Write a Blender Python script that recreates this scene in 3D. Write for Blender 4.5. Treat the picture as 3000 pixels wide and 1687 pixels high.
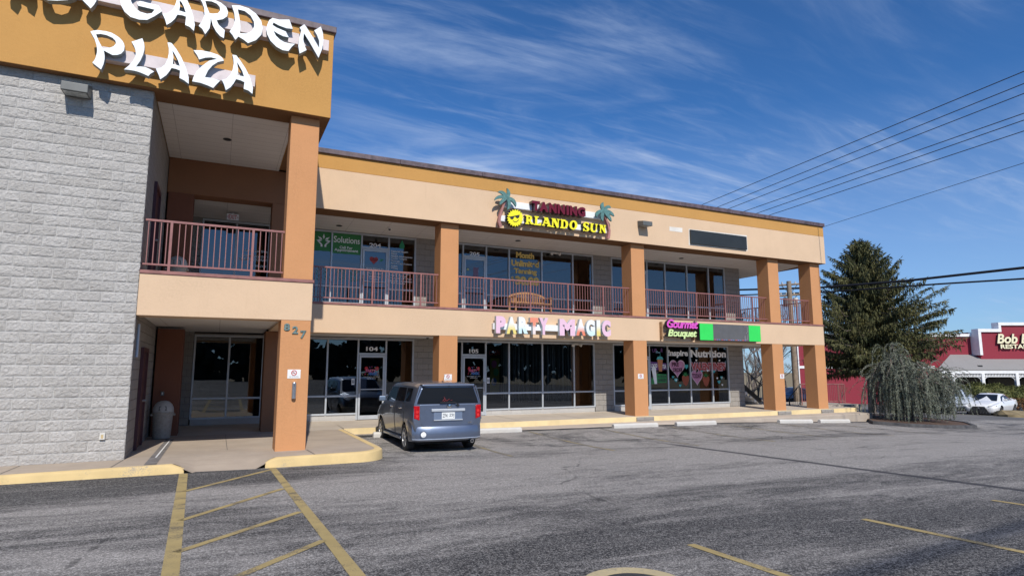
import bpy, bmesh, math, random
from mathutils import Vector, Matrix, noise
from mathutils.geometry import tessellate_polygon
R = math.radians
scene = bpy.context.scene
col = scene.collection
for o in list(bpy.data.objects):
    bpy.data.objects.remove(o)

# ------------------------------------------------------------------ camera
cam_d = bpy.data.cameras.new('camera'); cam = bpy.data.objects.new('camera', cam_d); col.objects.link(cam)
cam_d.sensor_width = 36.0; cam_d.sensor_fit = 'HORIZONTAL'; cam_d.lens = 36.0 * 1780 / 3000
cam_d.clip_start = 0.1; cam_d.clip_end = 3000
cam.location = (0, 0, 0); cam.rotation_euler = (R(90) + math.atan(238.5 / 1780), 0, R(64.3 - 90))
scene.camera = cam

# ------------------------------------------------------------------ world: clear winter sky with cirrus
SUN_EL = 42.5; SUN_AZ = 188.5            # compass degrees clockwise from +Y
w = bpy.data.worlds.new('World'); scene.world = w; w.use_nodes = True
nt = w.node_tree; N = nt.nodes; L = nt.links
for n in list(N): N.remove(n)
def wn(t, **k):
    n = N.new(t)
    for a, b in k.items(): setattr(n, a, b)
    return n
sky = wn('ShaderNodeTexSky', sky_type='NISHITA', sun_disc=False, sun_elevation=R(SUN_EL), sun_rotation=R(SUN_AZ),
         altitude=200, air_density=1.0, dust_density=0.35, ozone_density=3.0)
tc = wn('ShaderNodeTexCoord'); sep = wn('ShaderNodeSeparateXYZ'); L.new(tc.outputs['Generated'], sep.inputs[0])
zc = wn('ShaderNodeMath', operation='MAXIMUM'); L.new(sep.outputs[2], zc.inputs[0]); zc.inputs[1].default_value = 0.0
za = wn('ShaderNodeMath', operation='ADD'); L.new(zc.outputs[0], za.inputs[0]); za.inputs[1].default_value = 0.12
dx = wn('ShaderNodeMath', operation='DIVIDE'); L.new(sep.outputs[0], dx.inputs[0]); L.new(za.outputs[0], dx.inputs[1])
dy = wn('ShaderNodeMath', operation='DIVIDE'); L.new(sep.outputs[1], dy.inputs[0]); L.new(za.outputs[0], dy.inputs[1])
cmb = wn('ShaderNodeCombineXYZ'); L.new(dx.outputs[0], cmb.inputs[0]); L.new(dy.outputs[0], cmb.inputs[1])
def cloud(rot, sx, sy, scale, det, dist, lo, hi, seed):
    m = wn('ShaderNodeMapping'); m.inputs['Rotation'].default_value = (0, 0, R(rot)); m.inputs['Scale'].default_value = (sx, sy, 1)
    m.inputs['Location'].default_value = (seed, seed * 1.7, 0); L.new(cmb.outputs[0], m.inputs[0])
    t = wn('ShaderNodeTexNoise'); t.inputs['Scale'].default_value = scale; t.inputs['Detail'].default_value = det
    t.inputs['Roughness'].default_value = 0.62; t.inputs['Distortion'].default_value = dist; L.new(m.outputs[0], t.inputs['Vector'])
    r = wn('ShaderNodeMapRange'); r.interpolation_type = 'SMOOTHSTEP'
    r.inputs['From Min'].default_value = lo; r.inputs['From Max'].default_value = hi; L.new(t.outputs['Fac'], r.inputs['Value'])
    return r.outputs[0]
c1 = cloud(38, 0.55, 2.2, 1.3, 9, 1.1, 0.43, 0.80, 3.1)      # broad streaks
c2 = cloud(25, 0.8, 4.0, 3.2, 10, 0.8, 0.42, 0.85, 7.7)      # fine fibres
c3 = cloud(10, 0.5, 0.6, 0.9, 4, 0.3, 0.40, 0.66, 1.3)       # where cloud is at all
mul = wn('ShaderNodeMath', operation='MULTIPLY'); L.new(c1, mul.inputs[0]); L.new(c3, mul.inputs[1])
mul2 = wn('ShaderNodeMath', operation='MULTIPLY'); L.new(c2, mul2.inputs[0]); L.new(c3, mul2.inputs[1])
add = wn('ShaderNodeMath', operation='MULTIPLY_ADD'); L.new(mul2.outputs[0], add.inputs[0]); add.inputs[1].default_value = 0.45; L.new(mul.outputs[0], add.inputs[2])
veil = wn('ShaderNodeMapRange'); veil.inputs['From Min'].default_value = 0.0; veil.inputs['From Max'].default_value = 0.38
veil.inputs['To Min'].default_value = 0.62; veil.inputs['To Max'].default_value = 0.0; L.new(sep.outputs[2], veil.inputs['Value'])
add2 = wn('ShaderNodeMath', operation='ADD', use_clamp=True); L.new(add.outputs[0], add2.inputs[0]); L.new(veil.outputs[0], add2.inputs[1])
fac = wn('ShaderNodeMath', operation='MULTIPLY'); L.new(add2.outputs[0], fac.inputs[0]); fac.inputs[1].default_value = 0.70
tint = wn('ShaderNodeMix', data_type='RGBA', blend_type='MULTIPLY'); tint.inputs['Factor'].default_value = 1.0
L.new(sky.outputs[0], tint.inputs['A']); tint.inputs['B'].default_value = (0.40, 0.80, 1.22, 1)
mx = wn('ShaderNodeMix', data_type='RGBA'); L.new(fac.outputs[0], mx.inputs['Factor']); L.new(tint.outputs['Result'], mx.inputs['A'])
mx.inputs['B'].default_value = (5.3, 6.4, 8.6, 1)
bg = wn('ShaderNodeBackground'); bg.inputs['Strength'].default_value = 0.10; L.new(mx.outputs['Result'], bg.inputs[0])
out = wn('ShaderNodeOutputWorld'); L.new(bg.outputs[0], out.inputs[0])

# ------------------------------------------------------------------ sun, exposure
sd = bpy.data.lights.new('sun', 'SUN'); sd.energy = 4.5; sd.angle = R(0.53); sd.color = (1.0, 0.945, 0.865)
so = bpy.data.objects.new('sun', sd); col.objects.link(so)
so.rotation_euler = Vector((0.15, 1.0, -0.928)).to_track_quat('-Z', 'Y').to_euler(); so.location = (-3, -20, 20)
scene.view_settings.view_transform = 'Standard'; scene.view_settings.look = 'None'
scene.view_settings.exposure = 0.0; scene.view_settings.gamma = 1.0; scene.view_settings.use_curve_mapping = False
scene.cycles.use_denoising = True
scene.cycles.max_bounces = 8; scene.cycles.transparent_max_bounces = 16
scene.cycles.sample_clamp_indirect = 6

# ------------------------------------------------------------------ mesh building helpers
ROOTLOC = {}
class MB:
    def __init__(s): s.v = []; s.f = []; s.m = []; s.sm = []
    def add(s, vs, fs, m=0, smooth=False):
        b = len(s.v); s.v += [tuple(p) for p in vs]
        for f in fs: s.f.append([b + i for i in f]); s.m.append(m); s.sm.append(smooth)
        return s
    def box(s, x0, x1, y0, y1, z0, z1, m=0):
        x0, x1 = min(x0, x1), max(x0, x1); y0, y1 = min(y0, y1), max(y0, y1); z0, z1 = min(z0, z1), max(z0, z1)
        return s.add([(x0,y0,z0),(x1,y0,z0),(x1,y1,z0),(x0,y1,z0),(x0,y0,z1),(x1,y0,z1),(x1,y1,z1),(x0,y1,z1)],
              [(3,2,1,0),(4,5,6,7),(0,1,5,4),(1,2,6,5),(2,3,7,6),(3,0,4,7)], m)
    def quad(s, a, b, c, d, m=0): return s.add([a, b, c, d], [(0,1,2,3)], m)
    def prism(s, poly, y0, y1, m_side=0, m_front=None, hole=None):
        # outline in (x, z), front face at y0 looking to -Y
        if m_front is None: m_front = m_side
        loops = [list(poly)] + ([list(hole)] if hole else [])
        flat = [p for l in loops for p in l]; n = len(flat)
        tris = tessellate_polygon([[Vector((p[0], p[1], 0)) for p in l] for l in loops])
        vs = [(p[0], y0, p[1]) for p in flat]
        fr = []
        for t in tris:
            a, b, c = [flat[i] for i in t]
            cr = (b[0]-a[0])*(c[1]-a[1]) - (b[1]-a[1])*(c[0]-a[0])
            if abs(cr) < 1e-12: continue
            fr.append(t if cr > 0 else (t[0], t[2], t[1]))
        s.add(vs, fr, m_front)
        if y1 is None: return s
        s.add([(p[0], y1, p[1]) for p in flat], [tuple(reversed(t)) for t in fr], m_side)
        o = 0
        for k, l in enumerate(loops):
            A = sum(l[i][0]*l[(i+1) % len(l)][1] - l[(i+1) % len(l)][0]*l[i][1] for i in range(len(l)))
            ccw = (A > 0) if k == 0 else (A < 0)
            for i in range(len(l)):
                a = l[i]; b = l[(i+1) % len(l)]
                if not ccw: a, b = b, a
                s.add([(a[0],y0,a[1]),(a[0],y1,a[1]),(b[0],y1,b[1]),(b[0],y0,b[1])], [(0,1,2,3)], m_side)
        return s
    def cyl(s, p0, p1, r0, r1=None, n=12, m=0, caps=True, smooth=True):
        p0 = Vector(p0); p1 = Vector(p1); r1 = r0 if r1 is None else r1
        d = (p1 - p0).normalized(); a = d.orthogonal().normalized(); b = d.cross(a)
        vs = [p0 + (a*math.cos(2*math.pi*i/n) + b*math.sin(2*math.pi*i/n))*r0 for i in range(n)]
        vs += [p1 + (a*math.cos(2*math.pi*i/n) + b*math.sin(2*math.pi*i/n))*r1 for i in range(n)]
        s.add(vs, [(i, (i+1) % n, n+(i+1) % n, n+i) for i in range(n)], m, smooth)
        if caps: s.add(vs, [tuple(range(n-1, -1, -1)), tuple(range(n, 2*n))], m)
        return s
    def tube(s, pts, r, n=6, m=0, r_end=None):
        pts = [Vector(p) for p in pts]; k = len(pts); vs = []; a = None
        for i, p in enumerate(pts):
            d = (pts[min(i+1, k-1)] - pts[max(i-1, 0)]).normalized()
            if a is None: a = d.orthogonal().normalized()
            a = (a - d*a.dot(d)).normalized(); b = d.cross(a)
            rr = r if r_end is None else r + (r_end - r)*i/(k-1)
            vs += [p + (a*math.cos(2*math.pi*j/n) + b*math.sin(2*math.pi*j/n))*rr for j in range(n)]
        fs = [(i*n+j, i*n+(j+1) % n, (i+1)*n+(j+1) % n, (i+1)*n+j) for i in range(k-1) for j in range(n)]
        return s.add(vs, fs, m, True)
    def lathe(s, prof, c=(0,0,0), n=24, m=0):
        vs = []
        for r, z in prof:
            vs += [(c[0]+r*math.cos(2*math.pi*j/n), c[1]+r*math.sin(2*math.pi*j/n), c[2]+z) for j in range(n)]
        fs = [(i*n+j, i*n+(j+1) % n, (i+1)*n+(j+1) % n, (i+1)*n+j) for i in range(len(prof)-1) for j in range(n)]
        return s.add(vs, fs, m, True)
    def disc_y(s, x, z, y, r, n=20, m=0, rz=None):
        rz = rz or r
        return s.add([(x+r*math.cos(2*math.pi*i/n), y, z+rz*math.sin(2*math.pi*i/n)) for i in range(n)], [tuple(range(n))], m)
    def mesh(s, name, off=Vector((0,0,0)), sharp=35):
        me = bpy.data.meshes.new(name)
        me.from_pydata([(p[0]-off.x, p[1]-off.y, p[2]-off.z) for p in s.v], [], s.f)
        me.polygons.foreach_set('material_index', s.m)
        me.polygons.foreach_set('use_smooth', s.sm)
        uv = me.uv_layers.new(name='uv')
        me.update()
        data = [0.0]*(2*len(me.loops))
        vs = me.vertices
        for p in me.polygons:
            n = p.normal; ax, ay, az = abs(n.x), abs(n.y), abs(n.z)
            for li in p.loop_indices:
                c = vs[me.loops[li].vertex_index].co
                x, y, z = c.x+off.x, c.y+off.y, c.z+off.z
                if az >= ax and az >= ay: a, b = x, y
                elif ay >= ax: a, b = x, z
                else: a, b = y, z
                data[2*li] = a; data[2*li+1] = b
        uv.data.foreach_set('uv', data)
        if any(s.sm): me.set_sharp_from_angle(angle=R(sharp))
        return me
    def build(s, name, mats, parent=None, label=None, cat=None, group=None, kind=None, bevel=0, local=False):
        off = Vector((0,0,0))
        root = parent
        while root is not None and root.parent is not None: root = root.parent
        if root is not None and not local: off = Vector(root.location)
        me = s.mesh(name, off)
        if not isinstance(mats, (list, tuple)): mats = [mats]
        for m in mats: me.materials.append(m)
        o = bpy.data.objects.new(name, me); col.objects.link(o)
        if parent is not None: o.parent = parent
        if bevel:
            b = o.modifiers.new('bevel', 'BEVEL'); b.width = bevel; b.segments = 2; b.limit_method = 'ANGLE'; b.angle_limit = R(40)
        return tag(o, label, cat, group, kind)
def tag(o, label=None, cat=None, group=None, kind=None):
    if label: o['label'] = label
    if cat: o['category'] = cat
    if group: o['group'] = group
    if kind: o['kind'] = kind
    return o
def thing(name, label, cat, loc=(0,0,0), rz=0, group=None):
    o = bpy.data.objects.new(name, None); col.objects.link(o); o.location = loc; o.rotation_euler = (0,0,rz)
    o.empty_display_size = 0.2
    return tag(o, label, cat, group)
def copy_tree(o, loc=None, rz=None, label=None, parent=None, scale=None):
    c = o.copy(); col.objects.link(c)
    if parent is not None: c.parent = parent
    if loc is not None: c.location = loc
    if rz is not None: c.rotation_euler = (0, 0, rz)
    if scale is not None: c.scale = scale
    if label: c['label'] = label
    for ch in [x for x in bpy.data.objects if x.parent == o]: copy_tree(ch, parent=c)
    return c

# text outlines (built-in font) fitted into a rectangle of the x-z plane, facing -Y
_tc = {}
def text_geo(body, offset=0.0, shear=0.0, spacing=1.0):
    key = (body, offset, shear, spacing)
    if key in _tc: return _tc[key]
    cu = bpy.data.curves.new('lettering', 'FONT'); cu.body = body; cu.offset = offset; cu.shear = shear; cu.resolution_u = 4; cu.space_character = spacing
    ob = bpy.data.objects.new('lettering', cu); col.objects.link(ob)
    dg = bpy.context.evaluated_depsgraph_get(); dg.update()
    me = bpy.data.meshes.new_from_object(ob.evaluated_get(dg))
    vs = [(v.co.x, v.co.y) for v in me.vertices]; fs = [tuple(p.vertices) for p in me.polygons]
    # outline edges
    cnt = {}
    for f in fs:
        for i in range(len(f)):
            e = (f[i], f[(i+1) % len(f)]); cnt[e] = cnt.get(e, 0) + 1
    edges = [e for e in cnt if (e[1], e[0]) not in cnt]
    bpy.data.objects.remove(ob); bpy.data.curves.remove(cu); bpy.data.meshes.remove(me)
    _tc[key] = (vs, fs, edges); return _tc[key]
def put_text(mb, body, x0, x1, z0, z1, y, depth=0, m_front=0, m_side=0, offset=0.0, shear=0.0, spacing=1.0, xform=None):
    vs, fs, ed = text_geo(body, offset, shear, spacing)
    if not vs: return
    a0 = min(v[0] for v in vs); a1 = max(v[0] for v in vs); b0 = min(v[1] for v in vs); b1 = max(v[1] for v in vs)
    def T(v, yy):
        X = x0 + (v[0]-a0)/(a1-a0)*(x1-x0); Z = z0 + (v[1]-b0)/(b1-b0)*(z1-z0)
        p = (X, yy, Z)
        return xform(p) if xform else p
    up = []
    for f in fs:
        A = sum(vs[f[i]][0]*vs[f[(i+1) % len(f)]][1]-vs[f[(i+1) % len(f)]][0]*vs[f[i]][1] for i in range(len(f)))
        up.append(f if A > 0 else tuple(reversed(f)))
    mb.add([T(v, y) for v in vs], up, m_front)
    if depth:
        mb.add([T(v, y+depth) for v in vs], [tuple(reversed(f)) for f in up], m_side)
        for a, b in ed:
            mb.add([T(vs[a], y), T(vs[a], y+depth), T(vs[b], y+depth), T(vs[b], y)], [(0,1,2,3)], m_side)

# ------------------------------------------------------------------ materials
def nodemat(name):
    m = bpy.data.materials.new(name); m.use_nodes = True
    nt = m.node_tree
    for n in list(nt.nodes): nt.nodes.remove(n)
    o = nt.nodes.new('ShaderNodeOutputMaterial'); p = nt.nodes.new('ShaderNodeBsdfPrincipled'); nt.links.new(p.outputs[0], o.inputs[0])
    return m, nt, p, o
class NT:
    def __init__(s, nt): s.nt = nt
    def n(s, t, inp=None, **k):
        x = s.nt.nodes.new(t)
        for a, b in k.items(): setattr(x, a, b)
        for a, b in (inp or {}).items():
            if hasattr(b, 'is_output'): s.nt.links.new(b, x.inputs[a])
            else: x.inputs[a].default_value = b
        return x
    def coord(s, kind='Object', scale=(1,1,1), rot=(0,0,0), loc=(0,0,0)):
        c = s.n('ShaderNodeTexCoord'); return s.n('ShaderNodeMapping', {'Vector': c.outputs[kind], 'Scale': scale, 'Rotation': rot, 'Location': loc}).outputs[0]
    def noise(s, vec, scale, det=4, rough=0.55, dist=0): return s.n('ShaderNodeTexNoise', {'Vector': vec, 'Scale': scale, 'Detail': det, 'Roughness': rough, 'Distortion': dist}).outputs['Fac']
    def ramp(s, v, a, b, lo=0.0, hi=1.0): return s.n('ShaderNodeMapRange', {'Value': v, 'From Min': a, 'From Max': b, 'To Min': lo, 'To Max': hi}, interpolation_type='SMOOTHSTEP').outputs[0]
    def mix(s, f, a, b): return s.n('ShaderNodeMix', {'Factor': f, 'A': a, 'B': b}, data_type='RGBA').outputs['Result']
    def math(s, op, a, b=0.0, c=0.0): return s.n('ShaderNodeMath', {0: a, 1: b, 2: c}, operation=op).outputs[0]
    def bump(s, h, strength=0.3, dist=0.01, normal=None):
        d = {'Height': h, 'Strength': strength, 'Distance': dist}
        if normal is not None: d['Normal'] = normal
        return s.n('ShaderNodeBump', d).outputs[0]
def c4(c): return (c[0], c[1], c[2], 1)
def scl(c, k): return (c[0]*k, c[1]*k, c[2]*k, 1)
def plain(name, color, rough=0.6, metal=0.0, var=0.12, vscale=3.0, bump=0.0, bscale=40.0, spec=0.5, coat=0.0):
    m, nt, p, o = nodemat(name); t = NT(nt); v = t.coord()
    f = t.ramp(t.noise(v, vscale, 5, 0.6), 0.3, 0.7)
    nt.links.new(t.mix(f, scl(color, 1-var), scl(color, 1+var)), p.inputs['Base Color'])
    p.inputs['Roughness'].default_value = rough; p.inputs['Metallic'].default_value = metal
    p.inputs['Specular IOR Level'].default_value = spec; p.inputs['Coat Weight'].default_value = coat
    if bump: nt.links.new(t.bump(t.noise(v, bscale, 3), bump, 0.01), p.inputs['Normal'])
    return m
def stucco(name, color, stain=0.5):
    m, nt, p, o = nodemat(name); t = NT(nt); v = t.coord()
    big = t.ramp(t.noise(v, 0.9, 5, 0.6), 0.3, 0.75)
    fine = t.noise(v, 26, 4, 0.65)
    base = t.mix(big, scl(color, 0.93), scl(color, 1.06))
    base = t.mix(t.ramp(fine, 0.35, 0.7), base, scl(color, 1.03))
    # faint vertical run marks and patches of grime
    vs = t.coord(scale=(5, 5, 0.35)); run = t.ramp(t.noise(vs, 1.6, 6, 0.7), 0.56, 0.80)
    spot = t.ramp(t.noise(v, 2.3, 8, 0.75), 0.62, 0.78)
    g = t.math('MULTIPLY', t.math('ADD', run, spot), 0.28*stain)
    nt.links.new(t.mix(g, base, (color[0]*0.55, color[1]*0.52, color[2]*0.5, 1)), p.inputs['Base Color'])
    p.inputs['Roughness'].default_value = 0.92; p.inputs['Specular IOR Level'].default_value = 0.2
    nt.links.new(t.bump(t.math('ADD', t.noise(v, 60, 4, 0.7), t.noise(v, 14, 3)), 0.35, 0.012), p.inputs['Normal'])
    return m
M = {}
M['orange'] = stucco('orange_stucco', (0.52, 0.28, 0.088))
M['beige'] = stucco('beige_stucco', (0.66, 0.475, 0.315))
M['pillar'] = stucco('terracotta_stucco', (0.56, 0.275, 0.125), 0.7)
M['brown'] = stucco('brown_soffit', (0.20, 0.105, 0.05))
def block_mat(name, color, mortar, strength=0.8, scale=1.0):
    m, nt, p, o = nodemat(name); t = NT(nt)
    uv = t.n('ShaderNodeTexCoord').outputs['UV']
    br = t.n('ShaderNodeTexBrick', {'Vector': uv, 'Color1': scl(color, 0.92), 'Color2': scl(color, 1.07), 'Mortar': c4(mortar), 'Scale': 1.0,
             'Mortar Size': 0.006, 'Mortar Smooth': 0.4, 'Bias': 0.0, 'Brick Width': 0.406, 'Row Height': 0.203}, offset=0.5)
    v = t.coord()
    n1 = t.noise(v, 18, 6, 0.7); n2 = t.noise(v, 70, 4, 0.6)
    cc = t.mix(t.ramp(n2, 0.3, 0.7), br.outputs['Color'], scl(color, 0.85))
    cc = t.mix(t.math('MULTIPLY', t.ramp(t.noise(v, 0.7, 5), 0.5, 0.8), 0.25), cc, scl(color, 0.6))
    nt.links.new(cc, p.inputs['Base Color']); p.inputs['Roughness'].default_value = 0.95; p.inputs['Specular IOR Level'].default_value = 0.15
    h = t.math('SUBTRACT', t.math('MULTIPLY_ADD', n1, 1.0, t.math('MULTIPLY', n2, 0.3)), t.math('MULTIPLY', br.outputs['Fac'], 0.9))
    nt.links.new(t.bump(h, strength, 0.03), p.inputs['Normal'])
    return m
M['block'] = block_mat('grey_block', (0.36, 0.335, 0.305), (0.13, 0.125, 0.12), 1.0)
M['block_sill'] = block_mat('pale_block', (0.50, 0.485, 0.46), (0.36, 0.35, 0.33), 0.4)
def split_mat():
    m, nt, p, o = nodemat('split_face_block'); t = NT(nt); v = t.coord()
    a = t.n('ShaderNodeAttribute', attribute_name='tone').outputs['Fac']
    c = t.mix(a, (0.47, 0.445, 0.41, 1), (0.56, 0.535, 0.50, 1))
    c = t.mix(t.math('MULTIPLY', t.ramp(t.noise(v, 45, 5, 0.7), 0.40, 0.7), 0.55), c, (0.42, 0.405, 0.385, 1))
    c = t.mix(t.math('MULTIPLY', t.ramp(t.noise(v, 0.6, 5, 0.6), 0.48, 0.75), 0.22), c, (0.30, 0.29, 0.28, 1))
    nt.links.new(c, p.inputs['Base Color']); p.inputs['Roughness'].default_value = 0.95; p.inputs['Specular IOR Level'].default_value = 0.15
    b1 = t.bump(t.noise(v, 17, 5, 0.7, 0.8), 0.85, 0.05); nt.links.new(t.bump(t.noise(v, 60, 4, 0.7), 0.5, 0.012, b1), p.inputs['Normal']); return m
M['split'] = split_mat()
M['mortar'] = plain('mortar', (0.50, 0.49, 0.47), 0.95, bump=0.2)
M['coping'] = plain('dark_plum_coping_metal', (0.105, 0.075, 0.085), 0.55, 0.0, 0.35, 6)
M['rail'] = plain('dusty_maroon_paint', (0.275, 0.115, 0.105), 0.5, 0, 0.12, 8)
M['ledge'] = plain('dusty_maroon_ledge', (0.27, 0.12, 0.105), 0.7, 0, 0.2, 5)
M['maroon_door'] = plain('dark_maroon_door', (0.075, 0.025, 0.03), 0.6)
def soffit_mat():
    m, nt, p, o = nodemat('white_soffit_panels'); t = NT(nt)
    uv = t.n('ShaderNodeTexCoord').outputs['UV']
    br = t.n('ShaderNodeTexBrick', {'Vector': uv, 'Color1': (0.68,0.66,0.63,1), 'Color2': (0.72,0.70,0.67,1), 'Mortar': (0.42,0.40,0.38,1), 'Scale': 1.0,
             'Mortar Size': 0.006, 'Mortar Smooth': 0.2, 'Bias': 0.0, 'Brick Width': 1.22, 'Row Height': 0.30}, offset=0.0)
    v = t.coord()
    nt.links.new(t.mix(t.ramp(t.noise(v, 1.1, 5), 0.5, 0.8, 0, 0.3), br.outputs['Color'], (0.5,0.47,0.43,1)), p.inputs['Base Color'])
    p.inputs['Roughness'].default_value = 0.8; return m
M['soffit'] = soffit_mat()
M['alu'] = plain('pale_aluminium', (0.50, 0.53, 0.56), 0.42, 0.3, 0.06)
M['white'] = plain('white_paint', (0.78, 0.78, 0.77), 0.5, 0, 0.05)
M['offwhite'] = plain('offwhite_plastic', (0.62, 0.60, 0.55), 0.5, 0, 0.1)
M['black'] = plain('black_paint', (0.018, 0.018, 0.02), 0.5)
M['darkgrey'] = plain('dark_grey', (0.075, 0.08, 0.08), 0.6)
M['bronze'] = plain('grey_bronze_fixture', (0.12, 0.125, 0.12), 0.5, 0.1)
M['steel'] = plain('brushed_steel', (0.55, 0.55, 0.55), 0.3, 0.9)
M['chrome'] = plain('chrome', (0.75, 0.76, 0.78), 0.12, 1.0, 0.02)
M['rubber'] = plain('tyre_rubber', (0.022, 0.022, 0.023), 0.85)
def glass_mat(name='storefront_glass', tint=(0.42, 0.46, 0.48), ior=2.0):
    m, nt, p, o = nodemat(name); t = NT(nt); nt.nodes.remove(p)
    fr = t.n('ShaderNodeFresnel', {'IOR': ior}); tr = t.n('ShaderNodeBsdfTransparent', {'Color': c4(tint)})
    gl = t.n('ShaderNodeBsdfGlossy', {'Color': (0.88, 0.94, 1.0, 1), 'Roughness': 0.003})
    v = t.coord(); nt.links.new(t.bump(t.noise(v, 0.9, 2), 0.012, 0.05), gl.inputs['Normal'])
    mx = t.n('ShaderNodeMixShader', {0: fr.outputs[0], 1: tr.outputs[0], 2: gl.outputs[0]})
    nt.links.new(mx.outputs[0], o.inputs[0]); return m
M['glass'] = glass_mat()
M['carglass'] = plain('dark_car_glass', (0.010, 0.013, 0.018), 0.04, 0, 0.0, spec=0.45)
def concrete_mat(name, color, stain=(0.30, 0.24, 0.18)):
    m, nt, p, o = nodemat(name); t = NT(nt); v = t.coord()
    c = t.mix(t.ramp(t.noise(v, 0.8, 7, 0.65), 0.3, 0.75), scl(color, 0.86), scl(color, 1.08))
    vs = t.coord(scale=(0.35, 2.2, 1)); c = t.mix(t.math('MULTIPLY', t.ramp(t.noise(vs, 1.5, 6, 0.6), 0.5, 0.75), 0.35), c, c4(stain))
    c = t.mix(t.math('MULTIPLY', t.ramp(t.noise(v, 55, 3, 0.6), 0.55, 0.8), 0.3), c, scl(color, 0.6))
    nt.links.new(c, p.inputs['Base Color']); p.inputs['Roughness'].default_value = 0.92; p.inputs['Specular IOR Level'].default_value = 0.2
    nt.links.new(t.bump(t.noise(v, 90, 4), 0.25, 0.006), p.inputs['Normal']); return m
M['walk'] = concrete_mat('walkway_concrete', (0.50, 0.43, 0.35))
M['apron'] = concrete_mat('apron_concrete', (0.43, 0.355, 0.28))
M['stop'] = concrete_mat('wheel_stop_concrete', (0.60, 0.58, 0.54))
M['gutter'] = concrete_mat('gutter_concrete', (0.46, 0.39, 0.32))
def worn(name, color, under, lo, hi, scale=9, amt=1.0, patch=0.0):
    # paint with chips and thin spots that show what is below
    m, nt, p, o = nodemat(name); t = NT(nt); v = t.coord()
    f = t.ramp(t.math('MULTIPLY_ADD', t.noise(v, scale*6, 5, 0.7), 0.45, t.math('MULTIPLY', t.noise(v, scale*0.18, 5, 0.65), 0.55)), lo, hi)
    c = t.mix(t.ramp(t.noise(v, 2.2, 6), 0.3, 0.75), scl(color, 0.88), scl(color, 1.05))
    nt.links.new(t.mix(t.math('MULTIPLY', f, amt), c, c4(under)), p.inputs['Base Color'])
    p.inputs['Roughness'].default_value = 0.85; p.inputs['Specular IOR Level'].default_value = 0.25
    nt.links.new(t.bump(t.noise(v, 80, 4), 0.3, 0.006), p.inputs['Normal']); return m
M['curb_yellow'] = worn('worn_yellow_kerb_paint', (0.70, 0.52, 0.25), (0.33, 0.29, 0.24), 0.54, 0.64, 7, 0.8)
M['step_yellow'] = worn('yellow_step_paint', (0.76, 0.60, 0.33), (0.45, 0.38, 0.28), 0.60, 0.72, 7, 0.7)
M['line_yellow'] = worn('faded_yellow_line_paint', (0.40, 0.305, 0.135), (0.09, 0.085, 0.08), 0.50, 0.62, 12, 0.85)
M['line_faint'] = worn('nearly_gone_yellow_line', (0.33, 0.265, 0.14), (0.15, 0.145, 0.14), 0.42, 0.55, 9, 0.95)
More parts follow.
